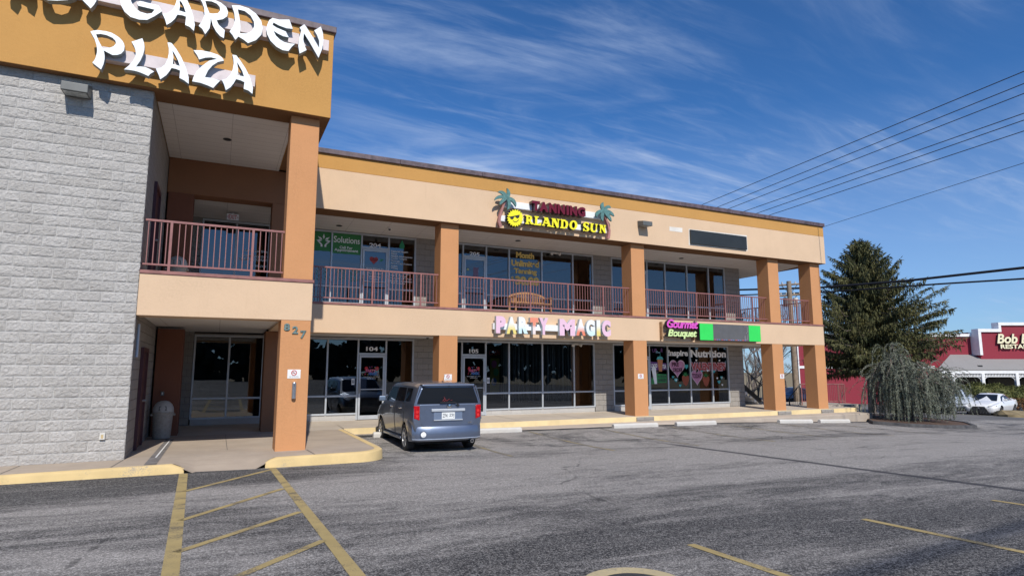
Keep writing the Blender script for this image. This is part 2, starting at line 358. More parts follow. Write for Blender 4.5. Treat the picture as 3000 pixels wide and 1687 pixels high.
def asphalt_mat():
    m, nt, p, o = nodemat('weathered_asphalt'); t = NT(nt)
    g = t.n('ShaderNodeTexCoord').outputs['Object']; xyz = t.n('ShaderNodeSeparateXYZ', {0: g})
    X, Y = xyz.outputs[0], xyz.outputs[1]
    v = t.coord()
    def band(x, a, b, c, d): return t.math('MULTIPLY', t.ramp(x, a, b), t.ramp(x, d, c))
    lane = t.noise(t.coord(scale=(0.14, 0.62, 1), rot=(0, 0, R(-5))), 1.0, 9, 0.66, 0.6)          # streaks along the drive lane
    mid = t.noise(t.coord(scale=(0.45, 1.9, 1), rot=(0, 0, R(-4)), loc=(3, 1, 0)), 1.5, 8, 0.70, 0.8)
    patch = t.noise(t.coord(scale=(1, 0.8, 1), loc=(7, 2, 0)), 0.85, 8, 0.68, 1.0)                # blotches in the bays
    stall = band(Y, 12.6, 14.2, 17.3, 17.7)
    wear = t.math('ADD', t.math('MULTIPLY', lane, 0.52), t.math('MULTIPLY', mid, 0.48))
    wear = t.math('ADD', wear, t.math('MULTIPLY', stall, t.math('MULTIPLY_ADD', t.math('SUBTRACT', patch, 0.5), 0.75, 0.055)))
    wear = t.math('ADD', wear, t.math('MULTIPLY', t.math('MULTIPLY', band(Y, 6.8, 9.6, 11.6, 14.0), t.ramp(X, -1.0, 3.5)), 0.115))
    wear = t.math('ADD', wear, t.math('MULTIPLY', t.math('MULTIPLY', t.ramp(Y, 11.5, 9.5), t.ramp(X, 0.5, -1.5)), 0.02))
    wear = t.math('SUBTRACT', wear, t.math('MULTIPLY', t.ramp(Y, 7.2, 4.6), 0.085))
    wear = t.math('SUBTRACT', wear, t.math('MULTIPLY', t.ramp(X, 24, 30), 0.02))
    # darker fresh strip along the kerb in front of the entrance
    ks = t.math('MULTIPLY', t.ramp(t.math('MULTIPLY_ADD', X, -0.16, Y), 10.5, 11.6), t.ramp(X, 4.2, 2.6))
    wear = t.math('SUBTRACT', wear, t.math('MULTIPLY', ks, 0.13))
    f = t.ramp(wear, 0.375, 0.625)
    speck = t.noise(v, 62, 2, 0.8, 0.3); speck2 = t.noise(v, 24, 5, 0.75, 0.4)
    sp = t.ramp(t.math('ADD', t.math('MULTIPLY', speck, 0.62), t.math('MULTIPLY', speck2, 0.38)), 0.455, 0.60)
    dark = t.mix(sp, (0.020, 0.0195, 0.022, 1), (0.25, 0.24, 0.228, 1))
    pale = t.mix(sp, (0.20, 0.187, 0.174, 1), (0.50, 0.468, 0.435, 1))
    c = t.mix(f, dark, pale)
    # oil drips, then a long cast shadow painted in as a dark line
    oil = t.ramp(t.noise(t.coord(loc=(2, 5, 0)), 0.8, 4, 0.6), 0.68, 0.76)
    c = t.mix(t.math('MULTIPLY', oil, 0.6), c, (0.03, 0.03, 0.032, 1))
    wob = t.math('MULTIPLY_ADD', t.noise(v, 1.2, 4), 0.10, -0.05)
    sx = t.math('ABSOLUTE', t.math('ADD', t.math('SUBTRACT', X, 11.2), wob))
    shadow_line = t.math('MULTIPLY', t.ramp(sx, 0.17, 0.05), t.math('MULTIPLY', t.ramp(Y, 14.6, 12.6), t.ramp(Y, -8, -2)))
    c = t.mix(t.math('MULTIPLY', shadow_line, 0.85), c, (0.035, 0.035, 0.042, 1))
    cr = t.n('ShaderNodeTexVoronoi', {'Vector': t.coord(scale=(0.32, 0.32, 1)), 'Scale': 1.0, 'Randomness': 1.0}, feature='DISTANCE_TO_EDGE').outputs[0]
    wv = t.noise(v, 3.0, 5); crack = t.math('MULTIPLY', t.ramp(t.math('ADD', cr, t.math('MULTIPLY_ADD', wv, 0.06, -0.03)), 0.006, 0.001), t.ramp(t.noise(v, 0.25, 2), 0.5, 0.62))
    c = t.mix(t.math('MULTIPLY', crack, 0.5), c, (0.03, 0.03, 0.03, 1))
    nt.links.new(c, p.inputs['Base Color']); p.inputs['Roughness'].default_value = 0.9; p.inputs['Specular IOR Level'].default_value = 0.2
    nt.links.new(t.bump(t.math('ADD', speck, speck2), 0.55, 0.012), p.inputs['Normal']); return m
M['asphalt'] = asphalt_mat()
M['asphalt_far'] = plain('far_asphalt', (0.13, 0.125, 0.12), 0.9, 0, 0.25, 0.4)
M['drygrass'] = plain('dry_winter_grass', (0.24, 0.185, 0.10), 0.95, 0, 0.35, 1.2, 0.6, 30)
M['mulch'] = plain('brown_mulch', (0.10, 0.06, 0.04), 0.95, 0, 0.3, 6, 0.8, 25)
M['wood'] = plain('weathered_teak', (0.36, 0.185, 0.085), 0.7, 0, 0.25, 6)
M['pole_wood'] = plain('pole_timber', (0.26, 0.20, 0.145), 0.85, 0, 0.25, 4)
M['bark'] = plain('grey_brown_bark', (0.16, 0.13, 0.11), 0.9, 0, 0.3, 8)
M['twig'] = plain('bare_twigs', (0.20, 0.175, 0.155), 0.9, 0, 0.3, 2)
def leaf_mat(name, a, b, scale=1.5):
    m, nt, p, o = nodemat(name); t = NT(nt); v = t.coord()
    nt.links.new(t.mix(t.ramp(t.noise(v, scale, 4, 0.7), 0.3, 0.7), c4(a), c4(b)), p.inputs['Base Color'])
    p.inputs['Roughness'].default_value = 0.75; p.inputs['Specular IOR Level'].default_value = 0.25; return m
M['spruce'] = leaf_mat('spruce_needles', (0.040, 0.052, 0.022), (0.135, 0.125, 0.048), 1.1)
M['cedar'] = leaf_mat('blue_cedar_needles', (0.10, 0.125, 0.09), (0.26, 0.28, 0.215), 1.6)
M['bush'] = leaf_mat('clipped_bush_leaves', (0.045, 0.06, 0.018), (0.14, 0.14, 0.045), 1.5)
M['brownhedge'] = leaf_mat('brown_hedge_leaves', (0.10, 0.05, 0.02), (0.20, 0.10, 0.04), 1.5)
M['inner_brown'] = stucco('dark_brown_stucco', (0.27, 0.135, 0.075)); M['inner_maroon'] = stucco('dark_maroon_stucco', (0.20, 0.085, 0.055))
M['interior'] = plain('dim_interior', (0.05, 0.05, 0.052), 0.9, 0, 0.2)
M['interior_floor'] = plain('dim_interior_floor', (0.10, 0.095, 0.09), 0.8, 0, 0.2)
def siding_mat(name, color, step):
    m, nt, p, o = nodemat(name); t = NT(nt)
    uv = t.n('ShaderNodeSeparateXYZ', {0: t.n('ShaderNodeTexCoord').outputs['UV']})
    fr = t.math('FRACT', t.math('MULTIPLY', uv.outputs[1], 1/step))
    c = t.mix(t.ramp(fr, 0.82, 0.95), c4(color), scl(color, 0.72)); v = t.coord()
    c = t.mix(t.ramp(t.noise(v, 1, 4), 0.4, 0.8, 0, 0.35), c, scl(color, 0.8))
    nt.links.new(c, p.inputs['Base Color']); p.inputs['Roughness'].default_value = 0.7
    nt.links.new(t.bump(fr, 0.3, 0.03), p.inputs['Normal']); return m
M['red'] = siding_mat('red_lap_siding', (0.27, 0.022, 0.04), 0.16)
M['metalroof'] = siding_mat('grey_porch_shingle', (0.27, 0.26, 0.25), 0.13)
M['cream'] = plain('cream_sign_face', (0.80, 0.74, 0.50), 0.5, 0, 0.03)

# outlines of the letters on the tower and on the tanning sign, in metres on the facade (x, z)
GARDEN={'P': ([(-2.606, 6.527), (-2.56, 6.557), (-2.497, 6.583), (-2.356, 6.598), (-2.267, 6.59), (-2.198, 6.561), (-2.129, 6.523), (-2.075, 6.473), (-2.041, 6.418), (-2.025, 6.359), (-2.027, 6.274), (-2.072, 6.193), (-2.135, 6.151), (-2.213, 6.132), (-2.364, 6.193), (-2.353, 6.161), (-2.337, 6.082), (-2.334, 6.014), (-2.343, 5.915), (-2.374, 5.792), (-2.526, 5.901), (-2.498, 5.955), (-2.481, 6.014), (-2.467, 6.12), (-2.469, 6.189), (-2.487, 6.281), (-2.525, 6.389)], [(-2.511, 6.492), (-2.459, 6.371), (-2.381, 6.231), (-2.308, 6.258), (-2.255, 6.279), (-2.203, 6.322), (-2.172, 6.386), (-2.184, 6.439), (-2.237, 6.488), (-2.339, 6.519), (-2.437, 6.519)]), 'L': ([(-1.916, 6.484), (-1.739, 6.602), (-1.704, 6.515), (-1.689, 6.433), (-1.688, 6.363), (-1.703, 6.26), (-1.74, 6.124), (-1.804, 5.983), (-1.731, 6.002), (-1.652, 6.01), (-1.57, 5.986), (-1.486, 5.948), (-1.546, 5.893), (-1.582, 5.833), (-1.688, 5.868), (-1.757, 5.884), (-1.825, 5.891), (-1.915, 5.89), (-1.999, 5.88), (-1.922, 5.984), (-1.862, 6.096), (-1.83, 6.201), (-1.827, 6.273), (-1.84, 6.34), (-1.867, 6.404)], None), 'A': ([(-1.297, 6.62), (-1.253, 6.63), (-1.22, 6.62), (-1.136, 6.524), (-1.03, 6.361), (-0.932, 6.152), (-0.872, 5.962), (-0.863, 5.82), (-0.951, 5.88), (-1.037, 5.912), (-1.035, 6.071), (-1.108, 6.09), (-1.191, 6.093), (-1.222, 6.015), (-1.274, 5.917), (-1.372, 5.808), (-1.401, 5.889), (-1.462, 6.018), (-1.377, 6.058), (-1.312, 6.137), (-1.273, 6.261), (-1.258, 6.394), (-1.266, 6.507)], [(-1.198, 6.473), (-1.139, 6.379), (-1.084, 6.276), (-1.047, 6.169), (-1.174, 6.183), (-1.171, 6.328)]), 'Z': ([(-0.822, 6.568), (-0.679, 6.598), (-0.518, 6.599), (-0.366, 6.576), (-0.288, 6.535), (-0.243, 6.471), (-0.356, 6.415), (-0.451, 6.319), (-0.53, 6.184), (-0.577, 6.03), (-0.46, 6.038), (-0.289, 6.013), (-0.347, 5.93), (-0.41, 5.826), (-0.511, 5.859), (-0.648, 5.888), (-0.804, 5.888), (-0.788, 5.981), (-0.736, 6.123), (-0.646, 6.26), (-0.519, 6.407), (-0.373, 6.478), (-0.486, 6.488), (-0.596, 6.455), (-0.706, 6.39), (-0.745, 6.472)], None), 'A2': ([(-0.09, 6.641), (-0.015, 6.644), (0.071, 6.544), (0.183, 6.388), (0.285, 6.2), (0.348, 5.988), (0.345, 5.852), (0.261, 5.91), (0.169, 5.928), (0.174, 6.079), (0.095, 6.106), (0.01, 6.113), (-0.029, 6.013), (-0.087, 5.911), (-0.171, 5.827), (-0.21, 5.945), (-0.259, 6.037), (-0.173, 6.085), (-0.103, 6.19), (-0.065, 6.318), (-0.053, 6.455), (-0.066, 6.557)], [(0.009, 6.499), (0.065, 6.407), (0.122, 6.315), (0.161, 6.203), (0.037, 6.206), (0.037, 6.34)]), 'gA': ([(-1.425, 7.212), (-1.37, 7.103), (-1.337, 6.995), (-1.261, 7.073), (-1.201, 7.163), (-1.16, 7.269), (-1.07, 7.279), (-1.002, 7.267), (-1.007, 7.081), (-0.922, 7.059), (-0.842, 6.991), (-0.831, 7.127), (-0.878, 7.337), (-0.938, 7.5), (-1.008, 7.644), (-1.09, 7.785), (-1.175, 7.783), (-1.185, 7.654), (-1.201, 7.531), (-1.224, 7.421), (-1.266, 7.336), (-1.333, 7.259)], [(-1.144, 7.591), (-1.102, 7.558), (-1.059, 7.481), (-1.011, 7.353), (-1.134, 7.365), (-1.125, 7.478)]), 'gR': ([(-0.806, 7.776), (-0.646, 7.807), (-0.506, 7.786), (-0.377, 7.753), (-0.27, 7.684), (-0.226, 7.581), (-0.239, 7.479), (-0.318, 7.39), (-0.435, 7.336), (-0.386, 7.243), (-0.266, 7.154), (-0.274, 6.971), (-0.346, 6.998), (-0.427, 7.082), (-0.497, 7.199), (-0.547, 7.366), (-0.544, 7.247), (-0.555, 7.124), (-0.627, 6.972), (-0.689, 7.075), (-0.76, 7.123), (-0.7, 7.251), (-0.665, 7.395), (-0.68, 7.541), (-0.725, 7.664)], [(-0.672, 7.712), (-0.633, 7.584), (-0.575, 7.457), (-0.512, 7.466), (-0.419, 7.499), (-0.379, 7.57), (-0.39, 7.651), (-0.451, 7.71), (-0.553, 7.734)]), 'gD': ([(-0.164, 7.751), (-0.004, 7.791), (0.169, 7.774), (0.319, 7.691), (0.434, 7.55), (0.472, 7.389), (0.45, 7.229), (0.351, 7.081), (0.198, 6.974), (0.103, 7.035), (0.003, 7.078), (-0.051, 6.989), (-0.114, 7.086), (-0.173, 7.147), (-0.106, 7.286), (-0.082, 7.429), (-0.104, 7.592)], [(-0.044, 7.692), (-0.002, 7.527), (0.029, 7.321), (0.031, 7.161), (0.16, 7.186), (0.261, 7.273), (0.302, 7.392), (0.289, 7.497), (0.217, 7.616), (0.094, 7.691)]), 'gE': ([(0.658, 7.68), (0.795, 7.677), (1.007, 7.733), (1.087, 7.532), (0.955, 7.514), (0.802, 7.537), (0.683, 7.577), (0.666, 7.517), (0.75, 7.477), (0.945, 7.433), (1.013, 7.311), (0.895, 7.31), (0.783, 7.344), (0.693, 7.384), (0.745, 7.288), (0.831, 7.216), (0.929, 7.178), (1.04, 7.174), (1.151, 7.193), (1.085, 7.106), (1.021, 6.989), (0.897, 6.982), (0.771, 7.03), (0.643, 7.138), (0.569, 7.275), (0.548, 7.378), (0.558, 7.489), (0.593, 7.608)], None), 'gN': ([(1.231, 7.601), (1.326, 7.703), (1.371, 7.653), (1.478, 7.505), (1.6, 7.327), (1.67, 7.216), (1.663, 7.391), (1.607, 7.521), (1.545, 7.61), (1.685, 7.743), (1.735, 7.602), (1.756, 7.43), (1.735, 7.216), (1.665, 6.983), (1.58, 7.115), (1.458, 7.308), (1.328, 7.491), (1.321, 7.338), (1.347, 7.217), (1.402, 7.104), (1.258, 6.987), (1.223, 7.155), (1.23, 7.315), (1.258, 7.481), (1.269, 7.547)], None), 'gG': ([(-2.194, 7.453), (-2.171, 7.317), (-2.142, 7.197), (-2.078, 7.086), (-1.97, 7.001), (-1.82, 6.984), (-1.684, 7.013), (-1.564, 7.124), (-1.438, 7.267), (-1.51, 7.379), (-1.639, 7.379), (-1.831, 7.384), (-1.884, 7.325), (-1.858, 7.275), (-1.567, 7.268), (-1.614, 7.176), (-1.693, 7.144), (-1.821, 7.156), (-1.918, 7.23), (-1.975, 7.314), (-2.003, 7.393), (-1.999, 7.495), (-1.931, 7.586), (-1.806, 7.608), (-1.708, 7.534), (-1.65, 7.711), (-1.771, 7.764), (-1.942, 7.742), (-2.094, 7.626)], None), 'sT': ([(-2.808, 7.557), (-2.63, 7.652), (-2.595, 7.479), (-2.559, 7.292), (-2.559, 7.179), (-2.588, 7.094), (-2.637, 7.001), (-2.682, 7.047), (-2.786, 7.144), (-2.744, 7.295), (-2.755, 7.432)], None), 'sU': ([(-3.508, 7.28), (-3.373, 7.375), (-3.337, 7.194), (-3.287, 7.085), (-3.182, 7.073), (-3.083, 7.143), (-3.043, 7.293), (-3.052, 7.415), (-2.911, 7.512), (-2.87, 7.329), (-2.904, 7.152), (-3.014, 7.073), (-3.177, 7.014), (-3.32, 6.983), (-3.437, 7.042), (-3.492, 7.149)], None), 'sN': ([(-4.032, 7.326), (-3.9, 7.393), (-3.695, 7.333), (-3.725, 7.447), (-3.618, 7.493), (-3.588, 7.257), (-3.621, 7.05), (-3.727, 7.121), (-3.756, 7.221), (-3.869, 7.268), (-3.832, 7.184), (-3.878, 7.023), (-3.995, 7.123), (-3.975, 7.236)], None)}
ORL={'R': ([(9.165, 5.215), (9.336, 5.213), (9.417, 5.187), (9.433, 5.115), (9.382, 5.036), (9.439, 4.969), (9.492, 4.958), (9.485, 4.912), (9.381, 4.911), (9.313, 5.008), (9.29, 5.006), (9.285, 4.943), (9.324, 4.936), (9.317, 4.904), (9.164, 4.903), (9.164, 4.936), (9.203, 4.949), (9.21, 5.174), (9.165, 5.18)], [(9.286, 5.162), (9.336, 5.157), (9.347, 5.106), (9.29, 5.079)]), 'L': ([(9.521, 5.219), (9.695, 5.218), (9.688, 5.181), (9.636, 5.169), (9.628, 4.958), (9.705, 4.956), (9.752, 5.013), (9.787, 5.017), (9.763, 4.903), (9.496, 4.902), (9.501, 4.938), (9.542, 4.949), (9.548, 5.174), (9.516, 5.183)], None), 'A': ([(9.898, 5.213), (10.047, 5.22), (10.139, 4.959), (10.186, 4.947), (10.179, 4.904), (10.009, 4.903), (10.014, 4.94), (10.044, 4.949), (10.033, 4.99), (9.915, 4.995), (9.896, 4.951), (9.934, 4.942), (9.926, 4.912), (9.798, 4.913), (9.81, 4.946), (9.845, 4.96), (9.917, 5.147), (9.898, 5.177)], [(9.963, 5.12), (10.01, 5.041), (9.935, 5.043)]), 'N': ([(10.189, 5.215), (10.344, 5.215), (10.426, 5.053), (10.44, 5.182), (10.396, 5.188), (10.404, 5.217), (10.524, 5.213), (10.517, 5.18), (10.483, 5.17), (10.465, 4.897), (10.393, 4.896), (10.271, 5.111), (10.258, 4.929), (10.305, 4.923), (10.3, 4.895), (10.162, 4.898), (10.17, 4.93), (10.205, 4.94), (10.22, 5.18), (10.189, 5.185)], None), 'D': ([(10.548, 5.216), (10.73, 5.218), (10.839, 5.161), (10.869, 5.057), (10.811, 4.933), (10.701, 4.893), (10.528, 4.897), (10.533, 4.932), (10.569, 4.94), (10.584, 5.181), (10.55, 5.184)], [(10.669, 5.164), (10.658, 4.945), (10.731, 4.952), (10.764, 5.046), (10.741, 5.151)]), 'O': ([(11.246, 5.079), (11.236, 5.026), (11.212, 4.976), (11.174, 4.935), (11.127, 4.906), (11.075, 4.893), (11.023, 4.896), (10.977, 4.915), (10.941, 4.948), (10.918, 4.993), (10.91, 5.044), (10.919, 5.097), (10.944, 5.146), (10.981, 5.187), (11.028, 5.216), (11.08, 5.23), (11.132, 5.227), (11.178, 5.208), (11.215, 5.175), (11.238, 5.13)], [(11.144, 5.068), (11.137, 5.019), (11.117, 4.978), (11.09, 4.953), (11.061, 4.95), (11.035, 4.969), (11.017, 5.006), (11.011, 5.054), (11.018, 5.104), (11.037, 5.145), (11.064, 5.169), (11.094, 5.173), (11.12, 5.154), (11.138, 5.116)]), 'S': ([(11.733, 5.202), (11.724, 5.124), (11.694, 5.126), (11.657, 5.172), (11.594, 5.176), (11.569, 5.141), (11.605, 5.101), (11.693, 5.066), (11.747, 5.006), (11.736, 4.94), (11.664, 4.895), (11.564, 4.89), (11.527, 4.908), (11.501, 4.884), (11.476, 4.888), (11.486, 4.991), (11.521, 4.99), (11.552, 4.932), (11.615, 4.921), (11.645, 4.952), (11.616, 4.993), (11.529, 5.028), (11.48, 5.088), (11.494, 5.166), (11.557, 5.22), (11.646, 5.23), (11.691, 5.208), (11.714, 5.217)], None), 'U': ([(11.797, 5.209), (11.937, 5.208), (11.928, 5.174), (11.898, 5.164), (11.881, 4.987), (11.931, 4.926), (11.982, 4.954), (12.009, 5.0), (12.025, 5.167), (11.987, 5.169), (11.995, 5.203), (12.116, 5.203), (12.107, 5.171), (12.076, 5.161), (12.06, 4.983), (11.994, 4.893), (11.892, 4.879), (11.816, 4.915), (11.787, 4.978), (11.809, 5.166), (11.791, 5.175)], None), 'N2': ([(12.167, 5.197), (12.309, 5.196), (12.383, 5.038), (12.38, 5.16), (12.347, 5.172), (12.355, 5.201), (12.464, 5.195), (12.458, 5.161), (12.427, 5.153), (12.444, 4.9), (12.379, 4.905), (12.254, 5.08), (12.238, 4.924), (12.282, 4.917), (12.276, 4.895), (12.16, 4.894), (12.163, 4.923), (12.194, 4.935), (12.205, 5.163), (12.169, 5.166)], None), 'sun': ([(9.11, 5.101), (9.073, 5.075), (9.043, 5.054), (9.066, 5.031), (9.094, 5.003), (9.052, 4.988), (9.018, 4.977), (9.031, 4.947), (9.047, 4.911), (9.005, 4.909), (8.97, 4.909), (8.973, 4.875), (8.976, 4.835), (8.936, 4.846), (8.904, 4.856), (8.896, 4.822), (8.886, 4.781), (8.853, 4.805), (8.827, 4.824), (8.809, 4.793), (8.787, 4.756), (8.765, 4.789), (8.747, 4.815), (8.721, 4.791), (8.688, 4.761), (8.678, 4.8), (8.67, 4.831), (8.639, 4.815), (8.6, 4.795), (8.603, 4.837), (8.606, 4.87), (8.571, 4.864), (8.529, 4.856), (8.545, 4.896), (8.559, 4.928), (8.525, 4.932), (8.484, 4.937), (8.512, 4.971), (8.534, 4.999), (8.505, 5.013), (8.469, 5.03), (8.505, 5.056), (8.534, 5.076), (8.511, 5.099), (8.484, 5.127), (8.525, 5.142), (8.558, 5.153), (8.545, 5.182), (8.529, 5.218), (8.571, 5.22), (8.605, 5.221), (8.603, 5.254), (8.599, 5.295), (8.639, 5.284), (8.67, 5.274), (8.678, 5.308), (8.688, 5.349), (8.721, 5.326), (8.747, 5.307), (8.765, 5.338), (8.787, 5.376), (8.81, 5.343), (8.828, 5.317), (8.854, 5.342), (8.887, 5.372), (8.897, 5.333), (8.905, 5.301), (8.937, 5.318), (8.977, 5.338), (8.973, 5.297), (8.97, 5.263), (9.005, 5.269), (9.048, 5.277), (9.032, 5.237), (9.018, 5.204), (9.052, 5.201), (9.094, 5.195), (9.066, 5.161), (9.043, 5.133), (9.073, 5.118)], None), 'glasses': ([(8.532, 5.076), (8.755, 5.137), (8.946, 5.196), (8.927, 5.105), (8.871, 5.064), (8.811, 5.086), (8.788, 5.12), (8.737, 5.104), (8.71, 5.029), (8.654, 5.007), (8.603, 5.028), (8.587, 5.069)], None), 'smile': ([(8.688, 4.955), (8.754, 4.921), (8.844, 4.937), (8.923, 5.015), (8.912, 5.027), (8.833, 4.956), (8.759, 4.942), (8.699, 4.967)], None)}
PALML=[[[(8.507, 5.705), (8.551, 5.749), (8.58, 5.803), (8.593, 5.86), (8.587, 5.918), (8.564, 5.972), (8.527, 6.021), (8.469, 6.059), (8.466, 6.057), (8.469, 5.99), (8.473, 5.936), (8.473, 5.891), (8.47, 5.852), (8.467, 5.817), (8.461, 5.78), (8.451, 5.738)], [(8.51, 5.742), (8.474, 5.814), (8.429, 5.871), (8.374, 5.913), (8.312, 5.937), (8.246, 5.942), (8.181, 5.925), (8.125, 5.884), (8.126, 5.882), (8.181, 5.867), (8.224, 5.853), (8.262, 5.835), (8.301, 5.813), (8.344, 5.785), (8.393, 5.748), (8.448, 5.701)], [(8.491, 5.754), (8.394, 5.783), (8.301, 5.792), (8.214, 5.783), (8.135, 5.754), (8.071, 5.706), (8.027, 5.644), (8.012, 5.572), (8.014, 5.571), (8.073, 5.612), (8.123, 5.64), (8.172, 5.658), (8.226, 5.672), (8.291, 5.682), (8.371, 5.688), (8.467, 5.689)], [(8.464, 5.75), (8.395, 5.724), (8.333, 5.69), (8.28, 5.649), (8.239, 5.602), (8.21, 5.55), (8.195, 5.495), (8.203, 5.441), (8.205, 5.441), (8.25, 5.476), (8.287, 5.509), (8.323, 5.54), (8.359, 5.573), (8.399, 5.608), (8.443, 5.648), (8.494, 5.693)], [(8.448, 5.701), (8.468, 5.635), (8.481, 5.577), (8.488, 5.525), (8.491, 5.476), (8.49, 5.425), (8.482, 5.37), (8.472, 5.303), (8.474, 5.301), (8.537, 5.349), (8.58, 5.41), (8.605, 5.477), (8.61, 5.548), (8.595, 5.618), (8.561, 5.683), (8.51, 5.742)], [(8.472, 5.688), (8.54, 5.666), (8.594, 5.641), (8.639, 5.616), (8.679, 5.587), (8.716, 5.552), (8.753, 5.507), (8.795, 5.449), (8.798, 5.45), (8.814, 5.529), (8.803, 5.6), (8.771, 5.663), (8.719, 5.712), (8.652, 5.745), (8.573, 5.759), (8.486, 5.755)]], [[(12.397, 5.758), (12.387, 5.807), (12.38, 5.848), (12.375, 5.884), (12.37, 5.918), (12.365, 5.953), (12.362, 5.995), (12.356, 6.047), (12.354, 6.048), (12.295, 6.011), (12.257, 5.962), (12.236, 5.908), (12.233, 5.853), (12.247, 5.8), (12.278, 5.753), (12.324, 5.713)], [(12.393, 5.717), (12.458, 5.766), (12.51, 5.8), (12.548, 5.823), (12.572, 5.836), (12.591, 5.848), (12.621, 5.858), (12.676, 5.861), (12.679, 5.863), (12.664, 5.915), (12.618, 5.945), (12.553, 5.949), (12.487, 5.926), (12.427, 5.884), (12.374, 5.826), (12.328, 5.754)], [(12.354, 5.699), (12.428, 5.681), (12.496, 5.663), (12.559, 5.646), (12.619, 5.627), (12.68, 5.608), (12.744, 5.585), (12.819, 5.563), (12.821, 5.565), (12.799, 5.634), (12.755, 5.689), (12.696, 5.733), (12.625, 5.764), (12.545, 5.781), (12.458, 5.783), (12.367, 5.772)], [(12.33, 5.707), (12.376, 5.649), (12.422, 5.594), (12.469, 5.543), (12.518, 5.494), (12.569, 5.447), (12.623, 5.401), (12.689, 5.359), (12.692, 5.36), (12.69, 5.437), (12.667, 5.506), (12.632, 5.57), (12.586, 5.629), (12.531, 5.681), (12.465, 5.727), (12.391, 5.765)], [(12.324, 5.748), (12.275, 5.69), (12.241, 5.626), (12.221, 5.56), (12.218, 5.494), (12.231, 5.43), (12.259, 5.37), (12.31, 5.318), (12.313, 5.319), (12.331, 5.389), (12.341, 5.45), (12.352, 5.506), (12.363, 5.559), (12.373, 5.611), (12.384, 5.665), (12.397, 5.723)], [(12.357, 5.771), (12.255, 5.759), (12.165, 5.733), (12.09, 5.691), (12.034, 5.634), (12.005, 5.568), (12.006, 5.502), (12.043, 5.444), (12.045, 5.445), (12.078, 5.505), (12.107, 5.546), (12.137, 5.575), (12.171, 5.601), (12.217, 5.63), (12.28, 5.664), (12.364, 5.7)]]]
PALMT=[[(8.438, 5.678), (8.355, 5.524), (8.261, 5.265), (8.184, 5.009), (8.17, 4.871), (8.226, 4.696), (8.326, 4.736), (8.263, 4.895), (8.266, 5.003), (8.332, 5.253), (8.414, 5.509), (8.485, 5.662)], [(12.368, 5.652), (12.474, 5.439), (12.562, 5.228), (12.602, 5.015), (12.578, 4.865), (12.539, 4.732), (12.641, 4.724), (12.671, 4.864), (12.686, 5.029), (12.633, 5.252), (12.533, 5.466), (12.416, 5.675)]]

# ------------------------------------------------------------------ ground
random.seed(7)
def interp(x, xs, ys):
    if x <= xs[0]: return ys[0]
    for i in range(1, len(xs)):
        if x <= xs[i]:
            t = (x-xs[i-1])/(xs[i]-xs[i-1]); return ys[i-1]+(ys[i]-ys[i-1])*t
    return ys[-1]
def g(X, Y):
    X = max(-40, min(130, X))
    return -1.60 - 0.010*X + interp(Y, [-40, 0, 13.5, 15, 17.5, 40], [0.3, 0, -0.297, -0.297, -0.24, -0.24]) - 0.022*max(0, X-18)
def grid_sheet(name, xs, ys, dz, m, zf=g, kind='structure', skip=None):
    mb = MB(); nx = len(xs)
    vs = [(x, y, zf(x, y)+dz) for y in ys for x in xs]
    fs = [(j*nx+i, j*nx+i+1, (j+1)*nx+i+1, (j+1)*nx+i) for j in range(len(ys)-1) for i in range(nx-1) if not (skip and skip((xs[i]+xs[i+1])/2, (ys[j]+ys[j+1])/2))]
    mb.add(vs, fs, 0, False)
    return mb.build(name, m, kind=kind)
def lin(a, b, n): return [a+(b-a)*i/n for i in range(n+1)]
grid_sheet('ground', [-900, -300, -100]+lin(-40, 130, 68)+[200, 400, 900], [-900, -300, -100]+lin(-40, 120, 64)+[300, 900], -0.12, M['drygrass'])
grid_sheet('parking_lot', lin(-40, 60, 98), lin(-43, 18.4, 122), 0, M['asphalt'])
grid_sheet('rear_drive', lin(29.6, 60, 20), lin(18.4, 60, 40), -0.01, M['asphalt_far'])
# ------------------------------------------------------------------ walkway: entrance apron, kerb and the long covered walk
def front(x):
    y = 12.93 + 0.06*max(-4, min(3, x)+0.5)
    r = 0.75
    if x > 3.42-r: y += r - math.sqrt(max(0, r*r-(x-(3.42-r))**2))
    return y
def ramp_drop(x, y):
    a = max(0, min(1, (x+0.62)/0.35))*max(0, min(1, (1.12-x)/0.35))
    b = max(0, min(1, (14.0-y)/1.0))
    return -0.178*a*b
xs = lin(-9, -1, 12)+lin(-0.9, 1.4, 46)+lin(1.5, 2.6, 8)+lin(2.65, 3.42, 22)
mb = MB(); nx = len(xs); rows = lin(0, 1, 10)
KW = 0.17
vs = []
for k in rows:
    for x in xs:
        f = front(x)+(KW if not -0.46 < x < 0.97 else -0.02); y = f+(18.4-f)*(k**1.6); vs.append((x, y, -1.72+ramp_drop(x, y)))
mb.add(vs, [(j*nx+i, j*nx+i+1, (j+1)*nx+i+1, (j+1)*nx+i) for j in range(len(rows)-1) for i in range(nx-1)], 0, True)
